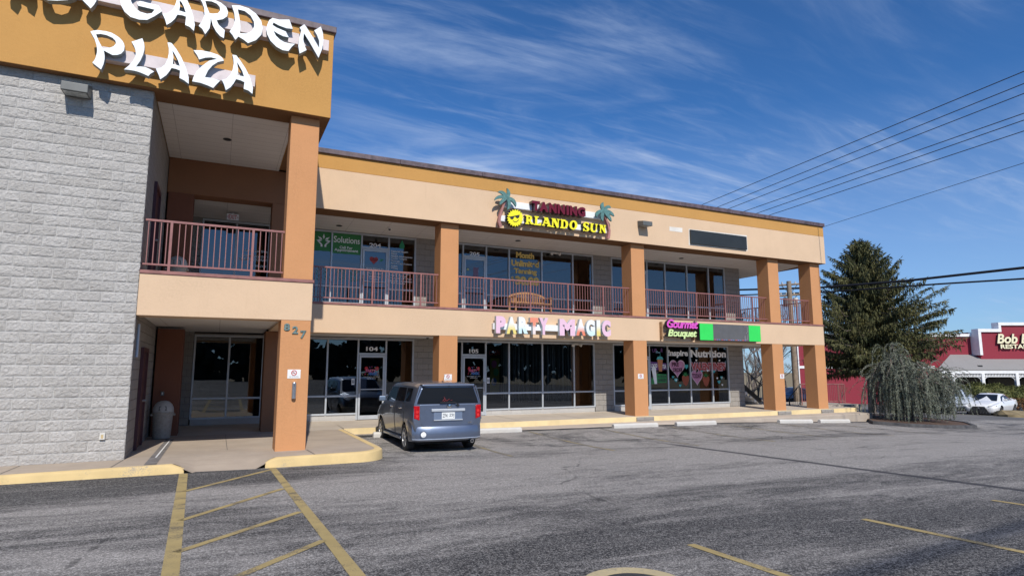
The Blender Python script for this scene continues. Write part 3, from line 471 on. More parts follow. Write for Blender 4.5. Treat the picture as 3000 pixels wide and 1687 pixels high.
# joints: dark saw cuts, drawn as slim strips just above the slab
def strip(mb, pts, wd, z, m):
    for i in range(len(pts)-1):
        a = Vector((*pts[i], 0)); b = Vector((*pts[i+1], 0)); d = (b-a).normalized(); n = Vector((-d.y, d.x, 0))*wd/2
        za = z(a.x, a.y) if callable(z) else z; zb = z(b.x, b.y) if callable(z) else z
        mb.quad((a.x-n.x, a.y-n.y, za), (b.x-n.x, b.y-n.y, zb), (b.x+n.x, b.y+n.y, zb), (a.x+n.x, a.y+n.y, za), m)
wz = lambda x, y: -1.716+ramp_drop(x, y)
strip(mb, [(1.85, 14.1), (1.90, 13.3), (1.92, 13.14)], 0.018, wz, 1)
strip(mb, [(-1.52, 14.05), (-1.60, 13.1)], 0.016, wz, 1)
strip(mb, [(-3.1, 14.0), (-3.15, 13.05)], 0.014, wz, 1)
strip(mb, [(1.85, 15.75), (2.3, 15.9), (2.7, 15.75), (3.42, 15.9)], 0.012, wz, 1)
strip(mb, [(0.3, 14.8), (0.3, 18.3)], 0.010, wz, 1)
# patched trench with a pale pipe cover line across the entrance
mb.quad((-1.10, 13.15, -1.714), (-0.90, 13.12, -1.714), (-0.86, 17.6, -1.714), (-1.04, 17.6, -1.714), 2)
mb.quad((-1.00, 14.1, -1.711), (-0.97, 14.1, -1.711), (-0.925, 17.4, -1.711), (-0.95, 17.4, -1.711), 3)
mb.build('walkway_apron', [M['apron'], M['darkgrey'], plain('grey_patch', (0.17, 0.155, 0.145), 0.95, 0, 0.25, 5), M['white']], kind='structure')
# kerb with painted top and face
mb = MB()
def kerb_ring(pts, inner):
    n = len(pts); vs = []
    for (x, y), (ix, iy) in zip(pts, inner):
        dzr = ramp_drop(x, y); zt = -1.712+dzr; gb = g(x, y)-0.12
        ox, oy = x-ix, y-iy; l = math.hypot(ox, oy) or 1; ox, oy = ox/l, oy/l
        vs += [(ix, iy, zt-0.004), (x-ox*0.045, y-oy*0.045, zt), (x-ox*0.012, y-oy*0.012, zt-0.02), (x, y, min(zt-0.05, zt-0.05)), (x+ox*0.015, y+oy*0.015, gb)]
    mb.add(vs, [(i*5+k, i*5+k+1, (i+1)*5+k+1, (i+1)*5+k) for i in range(n-1) for k in range(4)], 0, True)
def kerb_path(x0, x1, n):
    o = []; inn = []
    for x in lin(x0, x1, n):
        o.append((x, front(x))); inn.append((x, front(x)+KW))
    return o, inn
o, inn = kerb_path(-9, -0.44, 40); kerb_ring([(x, y) for x, y in o], inn)
mb.build('kerb', M['curb_yellow'], kind='structure')
mb = MB()
o, inn = [], []
for x in lin(0.95, 2.67, 16): o.append((x, front(x))); inn.append((x, front(x)+KW))
r = 0.75; cx, cy = 3.42-r, front(2.6)+r
for a in lin(-88, 0, 14): o.append((cx+r*math.cos(R(a)), cy+r*math.sin(R(a)))); inn.append((cx+(r-KW)*math.cos(R(a)), cy+(r-KW)*math.sin(R(a))))
for y in lin(cy+0.3, 18.36, 12): o.append((3.42, y)); inn.append((3.42-KW, y))
kerb_ring(o, inn)
mb.build('kerb', M['curb_yellow'], kind='structure')
# long walk under the gallery
mb = MB()
mb.quad((3.42, 18.38, -1.70), (26.1, 18.38, -1.70), (26.1, 24.0, -1.60), (3.42, 24.0, -1.60), 0)
mb.quad((-9, 18.4, -1.719), (3.42, 18.4, -1.719), (3.42, 20.9, -1.64), (-9, 20.9, -1.64), 0)
for x in (5.0, 9.2, 11.6, 16.5, 19.0): strip(mb, [(x, 18.40), (x+0.02, 20.66)], 0.014, lambda X, Y: -1.696+(Y-18.38)*0.0178, 1)
mb.quad((3.42, 18.38, -1.885), (26.1, 18.38, -1.885), (26.1, 18.38, -1.70), (3.42, 18.38, -1.70), 2)
mb.quad((26.1, 18.38, -2.4), (26.1, 24, -2.4), (26.1, 24, -1.60), (26.1, 18.38, -1.70), 0)
mb.build('walkway', [M['walk'], M['darkgrey'], M['step_yellow']], kind='structure')
mb = MB()
ed = [17.86+0.035*math.sin(i*1.7)+0.02*math.sin(i*4.1) for i in range(64)]
xs2 = lin(3.6, 26.4, 63)
vs = []
for x, e in zip(xs2, ed): vs += [(x, 18.379, -1.878), (x, e+0.03, -1.915), (x, e, -1.935), (x, e-0.02, g(x, e)-0.1)]
mb.add(vs, [(i*4+k, (i+1)*4+k, (i+1)*4+k+1, i*4+k+1) for i in range(63) for k in range(3)], 0, False)
mb.build('gutter', M['gutter'], kind='structure')
# dark sealed strip below the gutter
mb = MB()
vs = []
for i, x in enumerate(xs2): vs += [(x, 17.95, g(x, 17.95)+0.004), (x, 17.52+0.03*math.sin(i*2.3), g(x, 17.52)+0.004)]
mb.add(vs, [(i*2, i*2+1, i*2+3, i*2+2) for i in range(63)], 0)
mb.build('road_edge', plain('sealed_asphalt_edge', (0.035, 0.034, 0.036), 0.9, 0, 0.3, 5, 0.3, 60), kind='structure')
# ------------------------------------------------------------------ painted bay lines
def marking(name, segs, wd, m):
    mb = MB()
    for (x0, y0), (x1, y1) in segs:
        k = max(2, int(math.hypot(x1-x0, y1-y0)/0.5)); d = Vector((x1-x0, y1-y0, 0)).normalized(); n = Vector((-d.y, d.x, 0))*wd/2
        vs = []
        for i in range(k+1):
            x = x0+(x1-x0)*i/k; y = y0+(y1-y0)*i/k
            vs += [(x-n.x, y-n.y, g(x-n.x, y-n.y)+0.005), (x+n.x, y+n.y, g(x+n.x, y+n.y)+0.005)]
        mb.add(vs, [(i*2, i*2+2, i*2+3, i*2+1) for i in range(k)], 0)
    return mb.build(name, m, kind='structure')
hz = []
marking('road_marking', [((-0.44, 12.86), (-0.20, 4.0))], 0.14, M['line_yellow'])
marking('road_marking', [((1.08, 13.08), (1.20, 3.4))], 0.125, M['line_yellow'])
for a, b in (((-0.35, 10.75), (1.04, 12.75)), ((-0.3, 8.50), (1.04, 10.38)), ((-0.26, 6.95), (1.06, 8.42)), ((-0.22, 5.35), (1.10, 6.80))):
    marking('road_marking', [(a, b)], 0.095, M['line_yellow'])
for x in (6.17, 8.95, 11.65, 14.45, 17.15, 19.85, 22.6):
    marking('road_marking', [((x, 17.35), (x-0.05, 12.7))], 0.10, M['line_faint'])
for x in (4.42, 7.10, 9.86, 12.6, 15.35):
    marking('road_marking', [((x, 5.02), (x+0.03, 0.0))], 0.10, M['line_yellow'])
# manhole in the foreground
mh = thing('manhole', 'round manhole cover with a worn yellow concrete collar in the foreground asphalt', 'manhole', (3.14, 4.22, g(3.14, 4.22)))
mb = MB()
mb.lathe([(0.44, -0.02), (0.44, 0.008), (0.31, 0.008), (0.31, -0.02)], n=40); mb.build('collar', worn('manhole_collar_paint', (0.50, 0.41, 0.24), (0.20, 0.19, 0.17), 0.48, 0.62, 10, 0.9), mh, local=True)
mb = MB(); mb.lathe([(0.305, 0.004), (0.28, 0.006), (0.0, 0.006)], n=40); mb.build('lid', plain('iron_lid', (0.05, 0.048, 0.05), 0.7, 0.2, 0.2, 20, 0.8, 60), mh, local=True)
# ------------------------------------------------------------------ wheel stops
stop_label = {4.98: 'wheel stop in front of the silver blue hatchback', 7.77: 'wheel stop right of the silver blue hatchback',
              13.1: 'wheel stop in front of the second pillar from the hatchback', 15.8: 'wheel stop in front of the painted nutrition shop window',
              20.95: 'wheel stop in front of the pillar next to the building end', 23.25: 'wheel stop nearest the drooping blue cedar'}
ws = None
for x, lab in stop_label.items():
    if ws is None:
        mb = MB(); L2 = 0.925
        pr = [(-0.085, 0), (-0.085, 0.09), (-0.05, 0.142), (0.05, 0.142), (0.085, 0.09), (0.085, 0)]
        vs = []
        st = [-L2, -L2+0.03]+lin(-L2+0.15, L2-0.15, 8)+[L2-0.03, L2]
        for i, xx in enumerate(st):
            k = 0.86 if i in (0, len(st)-1) else 1
            for a, b in pr: vs.append((xx, a*k+random.uniform(-.003, .003), b*k+(random.uniform(-.005, .003) if b > 0 else 0)))
        n = len(pr)
        mb.add(vs, [(i*n+j, i*n+j+1, (i+1)*n+j+1, (i+1)*n+j) for i in range(len(st)-1) for j in range(n-1)], 0)
        mb.add(vs[:n], [tuple(range(n-1, -1, -1))]); mb.add(vs[-n:], [tuple(range(n))])
        ws = mb.build('wheel_stop', M['stop'], label='pale concrete '+lab, cat='wheel stop', group='concrete wheel stops along the walkway', local=True)
        o = ws
    else:
        o = copy_tree(ws, label='pale concrete '+lab)
    o.location = (x, 17.42, g(x, 17.42)); o.rotation_euler = (0, math.atan(0.010+(0.022 if x > 18 else 0)), random.uniform(-.015, .015))
# island with kerb where the cedar stands
isl = [(24.75, 16.75), (25.4, 15.7), (26.6, 15.0), (28.4, 14.9), (30.2, 16.2), (31.5, 18.6), (31.5, 24.5), (26.3, 24.5), (26.3, 18.0)]
mb = MB()
mb.add([(x, y, g(x, y)+0.10) for x, y in isl]+[(28.5, 20, g(28.5, 20)+0.22)], [(i, (i+1) % 9, 9) for i in range(9)], 0)
mb.build('planting_bed', M['mulch'], kind='structure')
mb = MB(); n = len(isl); cxx, cyy = 28.4, 19
vs = []
for x, y in isl:
    d = Vector((x-cxx, y-cyy)).normalized()
    vs += [(x-d.x*.02, y-d.y*.02, g(x, y)+0.13), (x+d.x*.14, y+d.y*.14, g(x, y)+0.13), (x+d.x*.18, y+d.y*.18, g(x, y)-0.1)]
mb.add(vs, [(i*3+k, ((i+1) % n)*3+k, ((i+1) % n)*3+k+1, i*3+k+1) for i in range(n) for k in range(2)], 0)
mb.build('kerb', plain('dark_island_kerb', (0.075, 0.073, 0.075), 0.9, 0, 0.3, 4), kind='structure')
# grass verge between the plaza lot and the restaurant lot
VA, VB = math.cos(R(64.3)), math.sin(R(64.3))
mb = MB(); lats = [29.75, 29.9, 30.2, 30.8]+lin(31.5, 62, 40); vs = []
for i, la in enumerate(lats):
    k = (0.05, .6, .85, .97)[i] if i < 4 else 1
    for d, h in ((-.95, -.12), (-.93, .12), (-.80, .14), (-.2, .36+.03*math.sin(la*1.7)), (.5, .30), (.93, .05), (.95, -.12)):
        D = 37.9+d*k; x, y = VA*D+VB*la, VB*D-VA*la
        vs.append((x, y, g(x, y)+(h if k > .1 else min(h, .10))))
mb.add(vs, [(i*7+k, (i+1)*7+k, (i+1)*7+k+1, i*7+k+1) for i in range(len(lats)-1) for k in range(6)], 0, True)
mb.build('grass_verge', M['drygrass'], kind='structure')

# ------------------------------------------------------------------ the two-storey plaza building
B = thing('plaza_building', 'two storey stucco shopping plaza with block entrance tower, open gallery and terracotta pillars', 'building', (0, 0, 0))
def pbox(name, m, *a, bevel=0.012, parent=None, label=None):
    mb = MB(); mb.box(*a); return mb.build(name, m, parent or B, bevel=bevel, label=label)
WY = 20.7                                   # face of the shop fronts
# --- tower: split-face block wall as real blocks
def split_wall():
    rnd = random.Random(3)
    mb = MB(); tones = []
    H, W, gap = 0.2032, 0.4064, 0.0055
    x1 = -1.51
    z = -1.745; row = 0
    while z < 5.75:
        zt = min(z+H, 5.755)
        x = x1
        wdt = W/2 if row % 2 else W
        while x > -9:
            xa = x-wdt; tone = rnd.random()
            nx_, nz_ = (12, 7) if xa > -5 else (3, 2)
            vs = []
            for j in range(nz_+1):
                for i in range(nx_+1):
                    u = i/nx_; v = j/nz_; px = xa+gap+(x-xa-2*gap)*u; pz = z+gap+(zt-z-2*gap)*v
                    edge = (i in (0, nx_) or j in (0, nz_))
                    d = 0 if edge else 0.010+0.005*noise.noise(Vector((px*5, row*1.7+pz*6, tone*9)))+0.008*noise.noise(Vector((px*15, pz*17, 3)))+0.008*noise.noise(Vector((px*33, pz*36, 5)))
                    e2 = 0.005*noise.noise(Vector((px*7, pz*7, 9)))
                    vs.append((px + (0.018*noise.noise(Vector((pz*9, row, 2))) if (x == x1 and i == nx_) else 0), 14.085-max(-0.006, d)-(e2 if edge else 0), pz))
            nn = nx_+1
            fs = [(j*nn+i, j*nn+i+1, (j+1)*nn+i+1, (j+1)*nn+i) for j in range(nz_) for i in range(nx_)]
            mb.add(vs, fs, 0, False); tones += [tone]*len(vs)
            x = xa; wdt = W
        z += H; row += 1
    k = len(mb.v)
    mb.box(-9, -1.525, 14.091, 14.45, -1.9, 5.755, 1); tones += [0.5]*(len(mb.v)-k)
    o = mb.build('block_wall', [M['split'], M['mortar']], B)
    at = o.data.attributes.new('tone', 'FLOAT', 'POINT'); at.data.foreach_set('value', tones)
split_wall()
# side return of the block wall with the maroon door in it
mb = MB(); mb.box(-1.9, -1.512, 14.10, 20.7, -1.9, 5.75)
mb.build('side_wall', M['block'], B)
def side_door(z0, label):
    mb = MB()
    for a in ((15.42, 15.52), (16.42, 16.52)): mb.box(-1.54, -1.45, a[0], a[1], z0, z0+2.18)
    mb.box(-1.54, -1.45, 15.52, 16.42, z0+2.08, z0+2.18); mb.box(-1.54, -1.490, 15.52, 16.42, z0, z0+2.08)
    d = mb.build('door', M['maroon_door'], B, label=label)
    mb = MB(); mb.cyl((-1.49, 16.32, z0+1.0), (-1.42, 16.32, z0+1.0), 0.03); mb.build('handle', M['steel'], d)
side_door(-1.70, 'maroon lower side door'); side_door(2.02, 'maroon upper side door')
# pillars
PX = [5, 6.33, 13.92, 21.14, 23.78]
def pillar(x, y, z0, z1, lab=None, m=None): return pbox('pillar', m or M['pillar'], x, x+0.62, y, y+0.62, z0, z1, bevel=0.010, label=lab)
pillar(1.20, 14.085, -1.78, 1.069); pillar(1.20, 14.085, 1.985, 5.742)
for z0, z1 in ((-1.75, 1.068), (1.985, 4.79)):
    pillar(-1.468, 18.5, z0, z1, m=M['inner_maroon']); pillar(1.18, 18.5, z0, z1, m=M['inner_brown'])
for x in PX[1:]:
    pillar(x, 18.5, -1.72, 1.068); pillar(x, 18.5, 1.985, 4.742)
for x in PX[2:]:
    mb = MB(); a = x-0.045
    mb.box(a, a+0.40, 18.335, 18.55, -1.885, -1.722); mb.box(a+0.405, a+0.78, 18.34, 18.55, -1.885, -1.724)
    mb.build('pillar_base', M['block'], B, bevel=0.012)
# beige bands with maroon ledge
mb = MB(); mb.box(-1.508, 1.83, 14.08, 14.62, 1.07, 1.915); mb.box(1.25, 1.829, 14.62, 18.49, 1.071, 1.914)
mb.build('band', M['beige'], B, bevel=0.010)
mb = MB(); mb.box(1.835, 24.42, 18.50, 19.10, 1.07, 1.915); mb.box(23.80, 24.419, 19.10, 24.0, 1.071, 1.914)
mb.build('band', M['beige'], B, bevel=0.010)
mb = MB(); mb.box(-1.509, 1.852, 14.058, 14.70, 1.915, 1.985); mb.box(1.2, 1.852, 14.70, 18.47, 1.915, 1.984)
mb.build('ledge', M['ledge'], B, bevel=0.008)
mb = MB(); mb.box(1.86, 24.445, 18.478, 19.12, 1.915, 1.985); mb.box(23.75, 24.445, 19.12, 24.0, 1.915, 1.984)
mb.build('ledge', M['ledge'], B, bevel=0.008)
# floors and soffits
mb = MB(); mb.box(-1.5, 24.0, 19.10, 24.0, 1.42, 1.976); mb.box(-1.5, 1.24, 14.62, 19.10, 1.42, 1.975)
mb.build('gallery_floor', M['walk'], B)
mb = MB(); mb.quad((1.25, 19.1, 1.085), (1.25, 24, 1.085), (23.8, 24, 1.085), (23.8, 19.1, 1.085)); mb.quad((-1.5, 14.62, 1.13), (-1.5, 20.7, 1.13), (1.25, 20.7, 1.13), (1.25, 14.62, 1.13))
mb.build('soffit', M['soffit'], B)
mb = MB(); mb.quad((1.81, 19.09, 4.752), (1.81, 20.75, 4.655), (24.1, 20.75, 4.655), (24.1, 19.09, 4.752)); mb.quad((21.72, 20.75, 4.655), (21.72, 26, 4.655), (24.1, 26, 4.655), (24.1, 20.75, 4.655))
mb.quad((-1.5, 19.04, 4.795), (-1.5, 20.75, 4.655), (1.81, 20.75, 4.655), (1.81, 19.04, 4.795))
mb.quad((-1.5, 14.6, 5.765), (-1.5, 18.5, 5.765), (1.3, 18.5, 5.765), (1.3, 14.6, 5.765))
mb.build('soffit', M['soffit'], B)
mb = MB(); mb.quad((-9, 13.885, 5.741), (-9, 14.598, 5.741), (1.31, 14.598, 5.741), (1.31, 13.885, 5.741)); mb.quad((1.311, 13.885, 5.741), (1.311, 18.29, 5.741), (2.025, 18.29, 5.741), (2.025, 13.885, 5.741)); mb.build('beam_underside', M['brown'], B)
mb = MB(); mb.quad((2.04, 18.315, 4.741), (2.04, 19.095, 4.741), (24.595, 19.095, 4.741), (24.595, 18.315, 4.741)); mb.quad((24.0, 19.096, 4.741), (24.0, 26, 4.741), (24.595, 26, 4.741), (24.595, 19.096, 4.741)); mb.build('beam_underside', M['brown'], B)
# tower fascia, row fascia
mb = MB(); mb.box(-9, 2.03, 13.88, 14.60, 5.745, 7.82); mb.box(1.30, 2.029, 14.60, 18.30, 5.746, 7.82); mb.box(-9, 1.30, 14.6, 26, 5.9, 7.8)
mb.build('fascia', M['orange'], B, bevel=0.010)
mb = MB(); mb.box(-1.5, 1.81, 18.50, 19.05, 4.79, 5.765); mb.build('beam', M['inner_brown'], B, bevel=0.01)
mb = MB(); mb.box(2.035, 24.60, 18.31, 19.10, 4.745, 5.985); mb.box(24.0, 24.598, 19.10, 26.0, 4.746, 5.984)
mb.build('fascia', M['beige'], B, bevel=0.010)
mb = MB(); mb.box(2.035, 24.598, 18.322, 19.0, 5.995, 6.445); mb.box(24.1, 24.598, 19.0, 26.0, 5.995, 6.444); mb.box(1.9, 24.5, 18.6, 26.0, 5.985, 5.995)
mb.build('fascia', M['orange'], B, bevel=0.008)
mb = MB()
for i in range(8):
    a = 2.035+i*2.826; mb.box(a+0.003, a+2.823, 18.255, 18.75, 6.445, 6.60+0.004*(i % 3))
mb.box(24.2, 24.66, 18.75, 26.0, 6.446, 6.60)
mb.build('coping', M['coping'], B, bevel=0.012)
mb = MB()
for i in range(4):
    a = -9+i*2.77; mb.box(a+0.003, a+2.767, 13.815, 14.3, 7.82, 7.965+0.004*(i % 2))
mb.box(1.6, 2.085, 14.3, 26.0, 7.821, 7.966)
mb.build('coping', M['coping'], B, bevel=0.012)
# roof slab, back and end masses
mb = MB(); mb.box(-9, 24.1, 19.0, 34, 6.2, 6.3); mb.box(-9, 1.5, 14.4, 26, 7.6, 7.7)
mb.build('roof', M['darkgrey'], B)
for a_ in ((-9, 21.72, 33.6, 34, -1.9, 6.2), (21.42, 21.718, 21.1, 33.6, -1.9, 6.2), (-9.2, -9, 14.1, 33.6, -1.9, 7.6)): pbox('wall', M['block'], *a_, bevel=0)
for z0, z1 in ((-1.9, 1.3), (1.98, 4.9)):
    for a, b in ((6.16, 7.04), (13.64, 14.52), (20.80, 21.72), (-1.5, -0.68)): pbox('wall', M['block'], a, b, WY-0.02, WY+0.4, z0, z1, bevel=0)
# interiors
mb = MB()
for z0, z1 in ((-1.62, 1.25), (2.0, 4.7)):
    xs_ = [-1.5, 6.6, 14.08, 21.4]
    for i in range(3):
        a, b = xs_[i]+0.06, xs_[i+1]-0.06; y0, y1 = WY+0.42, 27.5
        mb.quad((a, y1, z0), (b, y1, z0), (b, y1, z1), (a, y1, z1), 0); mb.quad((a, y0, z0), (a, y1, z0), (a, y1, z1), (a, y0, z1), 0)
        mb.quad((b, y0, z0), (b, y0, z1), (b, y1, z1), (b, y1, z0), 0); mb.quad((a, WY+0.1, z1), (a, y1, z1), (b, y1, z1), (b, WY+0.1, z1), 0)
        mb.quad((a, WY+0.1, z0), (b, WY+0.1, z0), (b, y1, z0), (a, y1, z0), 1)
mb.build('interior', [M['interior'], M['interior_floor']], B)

# --- shop fronts: frame, panes, doors
FW = 0.055
def storefront(mulls, doors, z_floor, z_sill, z_mid, z_head, lower, name_door):
    """mulls: mullion centres; doors: indices of the bay that holds a door"""
    a, b = mulls[0], mulls[-1]
    mb = MB(); y0, y1 = WY-0.03, WY+0.07
    mb.box(a-FW/2, b+FW/2, y0+0.004, y1-0.004, z_head, z_head+0.06)
    panes = []
    for i, x in enumerate(mulls):
        adj = (i in doors) or (i-1 in doors)
        mb.box(x-FW/2, x+FW/2, y0, y1, (z_floor if adj else z_sill-0.05), z_head)
    zt = z_floor+2.13
    for i in range(len(mulls)-1):
        l, r = mulls[i]+FW/2, mulls[i+1]-FW/2
        if i in doors:
            mb.box(l, r, y0+0.003, y1-0.003, zt, zt+0.075); panes.append((l, r, zt+0.075, z_head))
        else:
            mb.box(l, r, y0-0.012, y1-0.003, z_sill-0.055, z_sill); mb.box(l, r, y0+0.003, y1-0.003, z_mid-0.03, z_mid+0.03)
            panes.append((l, r, z_sill, z_mid-0.03)); panes.append((l, r, z_mid+0.03, z_head))
    fr = mb.build('storefront_frame', M['alu'], B, bevel=0.004)
    for l, r, z0, z1 in panes:
        q = MB(); ty = random.uniform(-.002, .002); tz = random.uniform(-.002, .002)
        q.quad((l, WY+0.02, z0), (r, WY+0.02+ty, z0), (r, WY+0.02+ty+tz, z1), (l, WY+0.02+tz, z1))
        q.build('pane', M['glass'], fr)
    for i in doors:
        l, r = mulls[i]+FW/2+0.012, mulls[i+1]-FW/2-0.012
        mb = MB(); y0 = WY-0.045; s = 0.062
        mb.box(l, l+s, y0, y0+0.05, z_floor+0.01, zt-0.008); mb.box(r-s, r, y0, y0+0.05, z_floor+0.01, zt-0.008)
        mb.box(l+s, r-s, y0, y0+0.05, zt-0.008-0.07, zt-0.008); mb.box(l+s, r-s, y0, y0+0.05, z_floor+0.01, z_floor+0.14)
        mb.box(l+s, r-s, y0-0.035, y0-0.010, z_floor+0.98, z_floor+1.01)
        d = mb.build('door', M['alu'], B, bevel=0.004)
        q = MB(); q.quad((l+s, y0+0.025, z_floor+0.14), (r-s, y0+0.025, z_floor+0.14), (r-s, y0+0.025, zt-0.078), (l+s, y0+0.025, zt-0.078)); q.build('pane', M['glass'], d)
        h = MB(); hx = l+0.03 if name_door == 'l' else r-0.03
        h.tube([(hx, y0, z_floor+0.88), (hx, y0-0.055, z_floor+0.90), (hx, y0-0.055, z_floor+1.18), (hx, y0, z_floor+1.20)], 0.016, 6); h.build('handle', M['steel'], d)
    if lower:
        for l, r in ((mulls[0], mulls[doors[0]]), (mulls[doors[0]+1], mulls[-1])):
            if r-l > 0.1: pbox('sill_wall', M['block_sill'], l, r, WY-0.012, WY+0.15, z_floor-0.1, z_sill-0.057, bevel=0)
BAYS = [([-0.64, 0.31, 1.28, 2.27, 3.24, 4.235, 5.18, 6.13], [5], 'l'), ([7.07, 7.95, 8.885, 9.835, 11.255, 12.67, 13.61], [1], 'r'), ([14.55, 15.47, 16.38, 17.35, 18.58, 19.835, 20.79], [1], 'l')]
for ml, dr, hd in BAYS:
    storefront(ml, dr, -1.65, -1.42, -0.865, 0.985, True, hd)
    storefront(ml, dr, 1.98, 2.225, 2.755, 4.575, False, hd)
mb = MB(); mb.box(-1.5, 21.72, WY-0.005, WY+0.3, 4.637, 4.66); mb.box(-1.5, 21.72, WY-0.005, WY+0.3, 1.047, 1.085)
mb.build('wall', M['block'], B)

# --- gallery railings, each section a thing of its own
bal = MB(); bal.box(-0.0085, 0.0085, -0.0085, 0.0085, 2.14, 3.03); bal_me = None
def railing(x0, x1, y, posts, zb, label, gap=0.112, axis='x', rail_x=None):
    global bal_me
    t = thing('balcony_railing', label, 'railing', (0, 0, 0), 0, 'maroon gallery railings')
    P = (lambda a, b: (a, b)) if axis == 'x' else (lambda a, b: (b, a))
    def bx(a0, a1, b0, b1, z0, z1, nm):
        mb = MB()
        if axis == 'x': mb.box(a0, a1, b0, b1, z0, z1)
        else: mb.box(b0, b1, a0, a1, z0, z1)
        return mb.build(nm, M['rail'], t)
    bx(x0, x1, y-0.022, y+0.022, 3.03, 3.072, 'top_rail'); bx(x0, x1, y-0.018, y+0.018, 2.115, 2.15, 'bottom_rail')
    for p in posts: bx(p-0.024, p+0.024, y-0.024, y+0.024, zb, 3.03, 'post')
    x = x0+gap*0.6; 
    while x < x1-0.03:
        if all(abs(x-p) > 0.06 for p in posts):
            if bal_me is None: o = bal.build('baluster', M['rail'], t); bal_me = o.data
            else: o = bpy.data.objects.new('baluster', bal_me); col.objects.link(o); o.parent = t
            o.location = (x, y, 0) if axis == 'x' else (y, x, 0)
        x += gap
railing(-1.50, 1.195, 14.25, [-1.02, 0.55], 1.985, 'maroon balcony railing on the entrance tower')
railing(1.95, 6.325, 18.68, [2.64, 4.19, 5.74], 1.985, 'maroon gallery railing in front of suite 204')
railing(6.955, 13.915, 18.68, [8.19, 9.70, 11.22, 12.73], 1.985, 'long maroon gallery railing in front of the teak bench')
railing(14.545, 21.135, 18.68, [15.63, 17.21, 18.75, 20.3], 1.985, 'maroon gallery railing above the green and black sign')
railing(21.765, 23.775, 18.68, [22.98], 1.985, 'short maroon gallery railing between the last two pillars')
railing(19.15, 23.8, 24.2, [20.6, 22.1, 23.6], 1.985, 'maroon gallery railing along the open far end', axis='y')

# ------------------------------------------------------------------ letter signs
WHITEFACE = plain('white_sign_face', (0.80, 0.84, 0.86), 0.35, 0, 0.03); GREYSIDE = plain('grey_sign_return', (0.24, 0.29, 0.31), 0.5)
PINKBOX = plain('pinkish_raceway', (0.62, 0.54, 0.54), 0.6, 0, 0.12)
def shrink(poly): return poly
def letter(parent, poly, hole, y0, y1, face, side, name='letter'):
    mb = MB(); mb.prism(poly, y0, y1, 1, 0, hole); return mb.build(name, [face, side], parent)
t = thing('tower_sign', 'big white brush style letters on two bars across the orange tower fascia', 'sign', (-0.9, 13.88, 6.1))
for k, (p, h) in GARDEN.items(): letter(t, p, h, 13.555, 13.70, WHITEFACE, GREYSIDE)
mb = MB(); mb.box(-5.2, 1.90, 13.702, 13.879, 7.275, 7.535); mb.build('raceway', PINKBOX, t, bevel=0.006)
mb = MB(); mb.box(-2.42, 0.39, 13.702, 13.879, 6.085, 6.345); mb.build('raceway', PINKBOX, t, bevel=0.006)
mb = MB(); mb.cyl((-0.15, 15.2, 7.8), (-0.15, 15.2, 8.75), 0.012, n=6); o = mb.build('roof_mast', M['steel'], label='thin metal mast standing on the roof above the tower letters', cat='mast')

YEL = plain('yellow_sign_face', (0.90, 0.80, 0.02), 0.4, 0, 0.03); BLK = M['black']
t = thing('tanning_sign', 'tanning salon sign of yellow letters with a smiling sun and two palm trees', 'sign', (10.4, 18.31, 5.0))
for k, (p, h) in ORL.items():
    if k in ('glasses', 'smile'): continue
    letter(t, p, h, 18.0, 18.17, YEL, BLK, 'sun_face' if k == 'sun' else 'letter')
mb = MB(); mb.prism(ORL['glasses'][0], 17.985, 17.999, 0); mb.prism(ORL['smile'][0], 17.992, 17.999, 0)
sf = [o for o in bpy.data.objects if o.name == 'sun_face'][0]; mb.build('sunglasses', BLK, sf)
W2 = plain('white_raceway', (0.80, 0.81, 0.82), 0.5, 0, 0.04)
mb = MB(); mb.box(8.43, 12.53, 18.172, 18.309, 5.455, 5.68); mb.build('raceway', W2, t, bevel=0.005)
mb = MB(); mb.box(8.28, 12.66, 18.174, 18.309, 4.955, 5.155); mb.build('raceway', W2, t, bevel=0.005)
DRED = plain('deep_red_acrylic', (0.14, 0.008, 0.016), 0.18, 0, 0.1); DRS = plain('dark_red_return', (0.055, 0.006, 0.012), 0.3)
xs_ = [(9.40, 9.70), (9.68, 10.03), (10.06, 10.36), (10.40, 10.70), (10.76, 10.86), (10.90, 11.20), (11.23, 11.55)]
for ch, (a, b) in zip('TANNING', xs_):
    mb = MB(); put_text(mb, ch, a, b, 5.385, 5.735, 17.93, 0.24, 0, 1, 0.06); mb.build('letter', [DRED, DRS], t)
PALM = plain('teal_palm_paint', (0.085, 0.20, 0.19), 0.6, 0, 0.25, 9); PTR = plain('dusty_pink_trunk_paint', (0.36, 0.16, 0.14), 0.6, 0, 0.15)
for lv, tr in zip(PALML, PALMT):
    mb = MB()
    for i, l in enumerate(lv): mb.prism(l, 17.975-0.003*i, 18.03, 0)
    pm = mb.build('palm_leaves', PALM, t)
    mb = MB(); mb.prism(tr, 18.035, 18.16, 0); mb.build('palm_trunk', PTR, t)
def grad(name, a, b, z0, z1):
    m, nt, p, o = nodemat(name); tt = NT(nt); z = tt.n('ShaderNodeSeparateXYZ', {0: tt.n('ShaderNodeTexCoord').outputs['UV']}).outputs[1]
    nt.links.new(tt.mix(tt.ramp(z, z0, z1), c4(b), c4(a)), p.inputs['Base Color']); p.inputs['Roughness'].default_value = 0.4; return m
t = thing('party_sign', 'row of pastel pink, yellow and white letters on a white bar on the lower band', 'sign', (10.4, 18.5, 1.2))
PNK = plain('pink_letter_face', (0.78, 0.52, 0.64), 0.4, 0, 0.03); PSD = plain('pale_blue_grey_return', (0.50, 0.56, 0.58), 0.5)
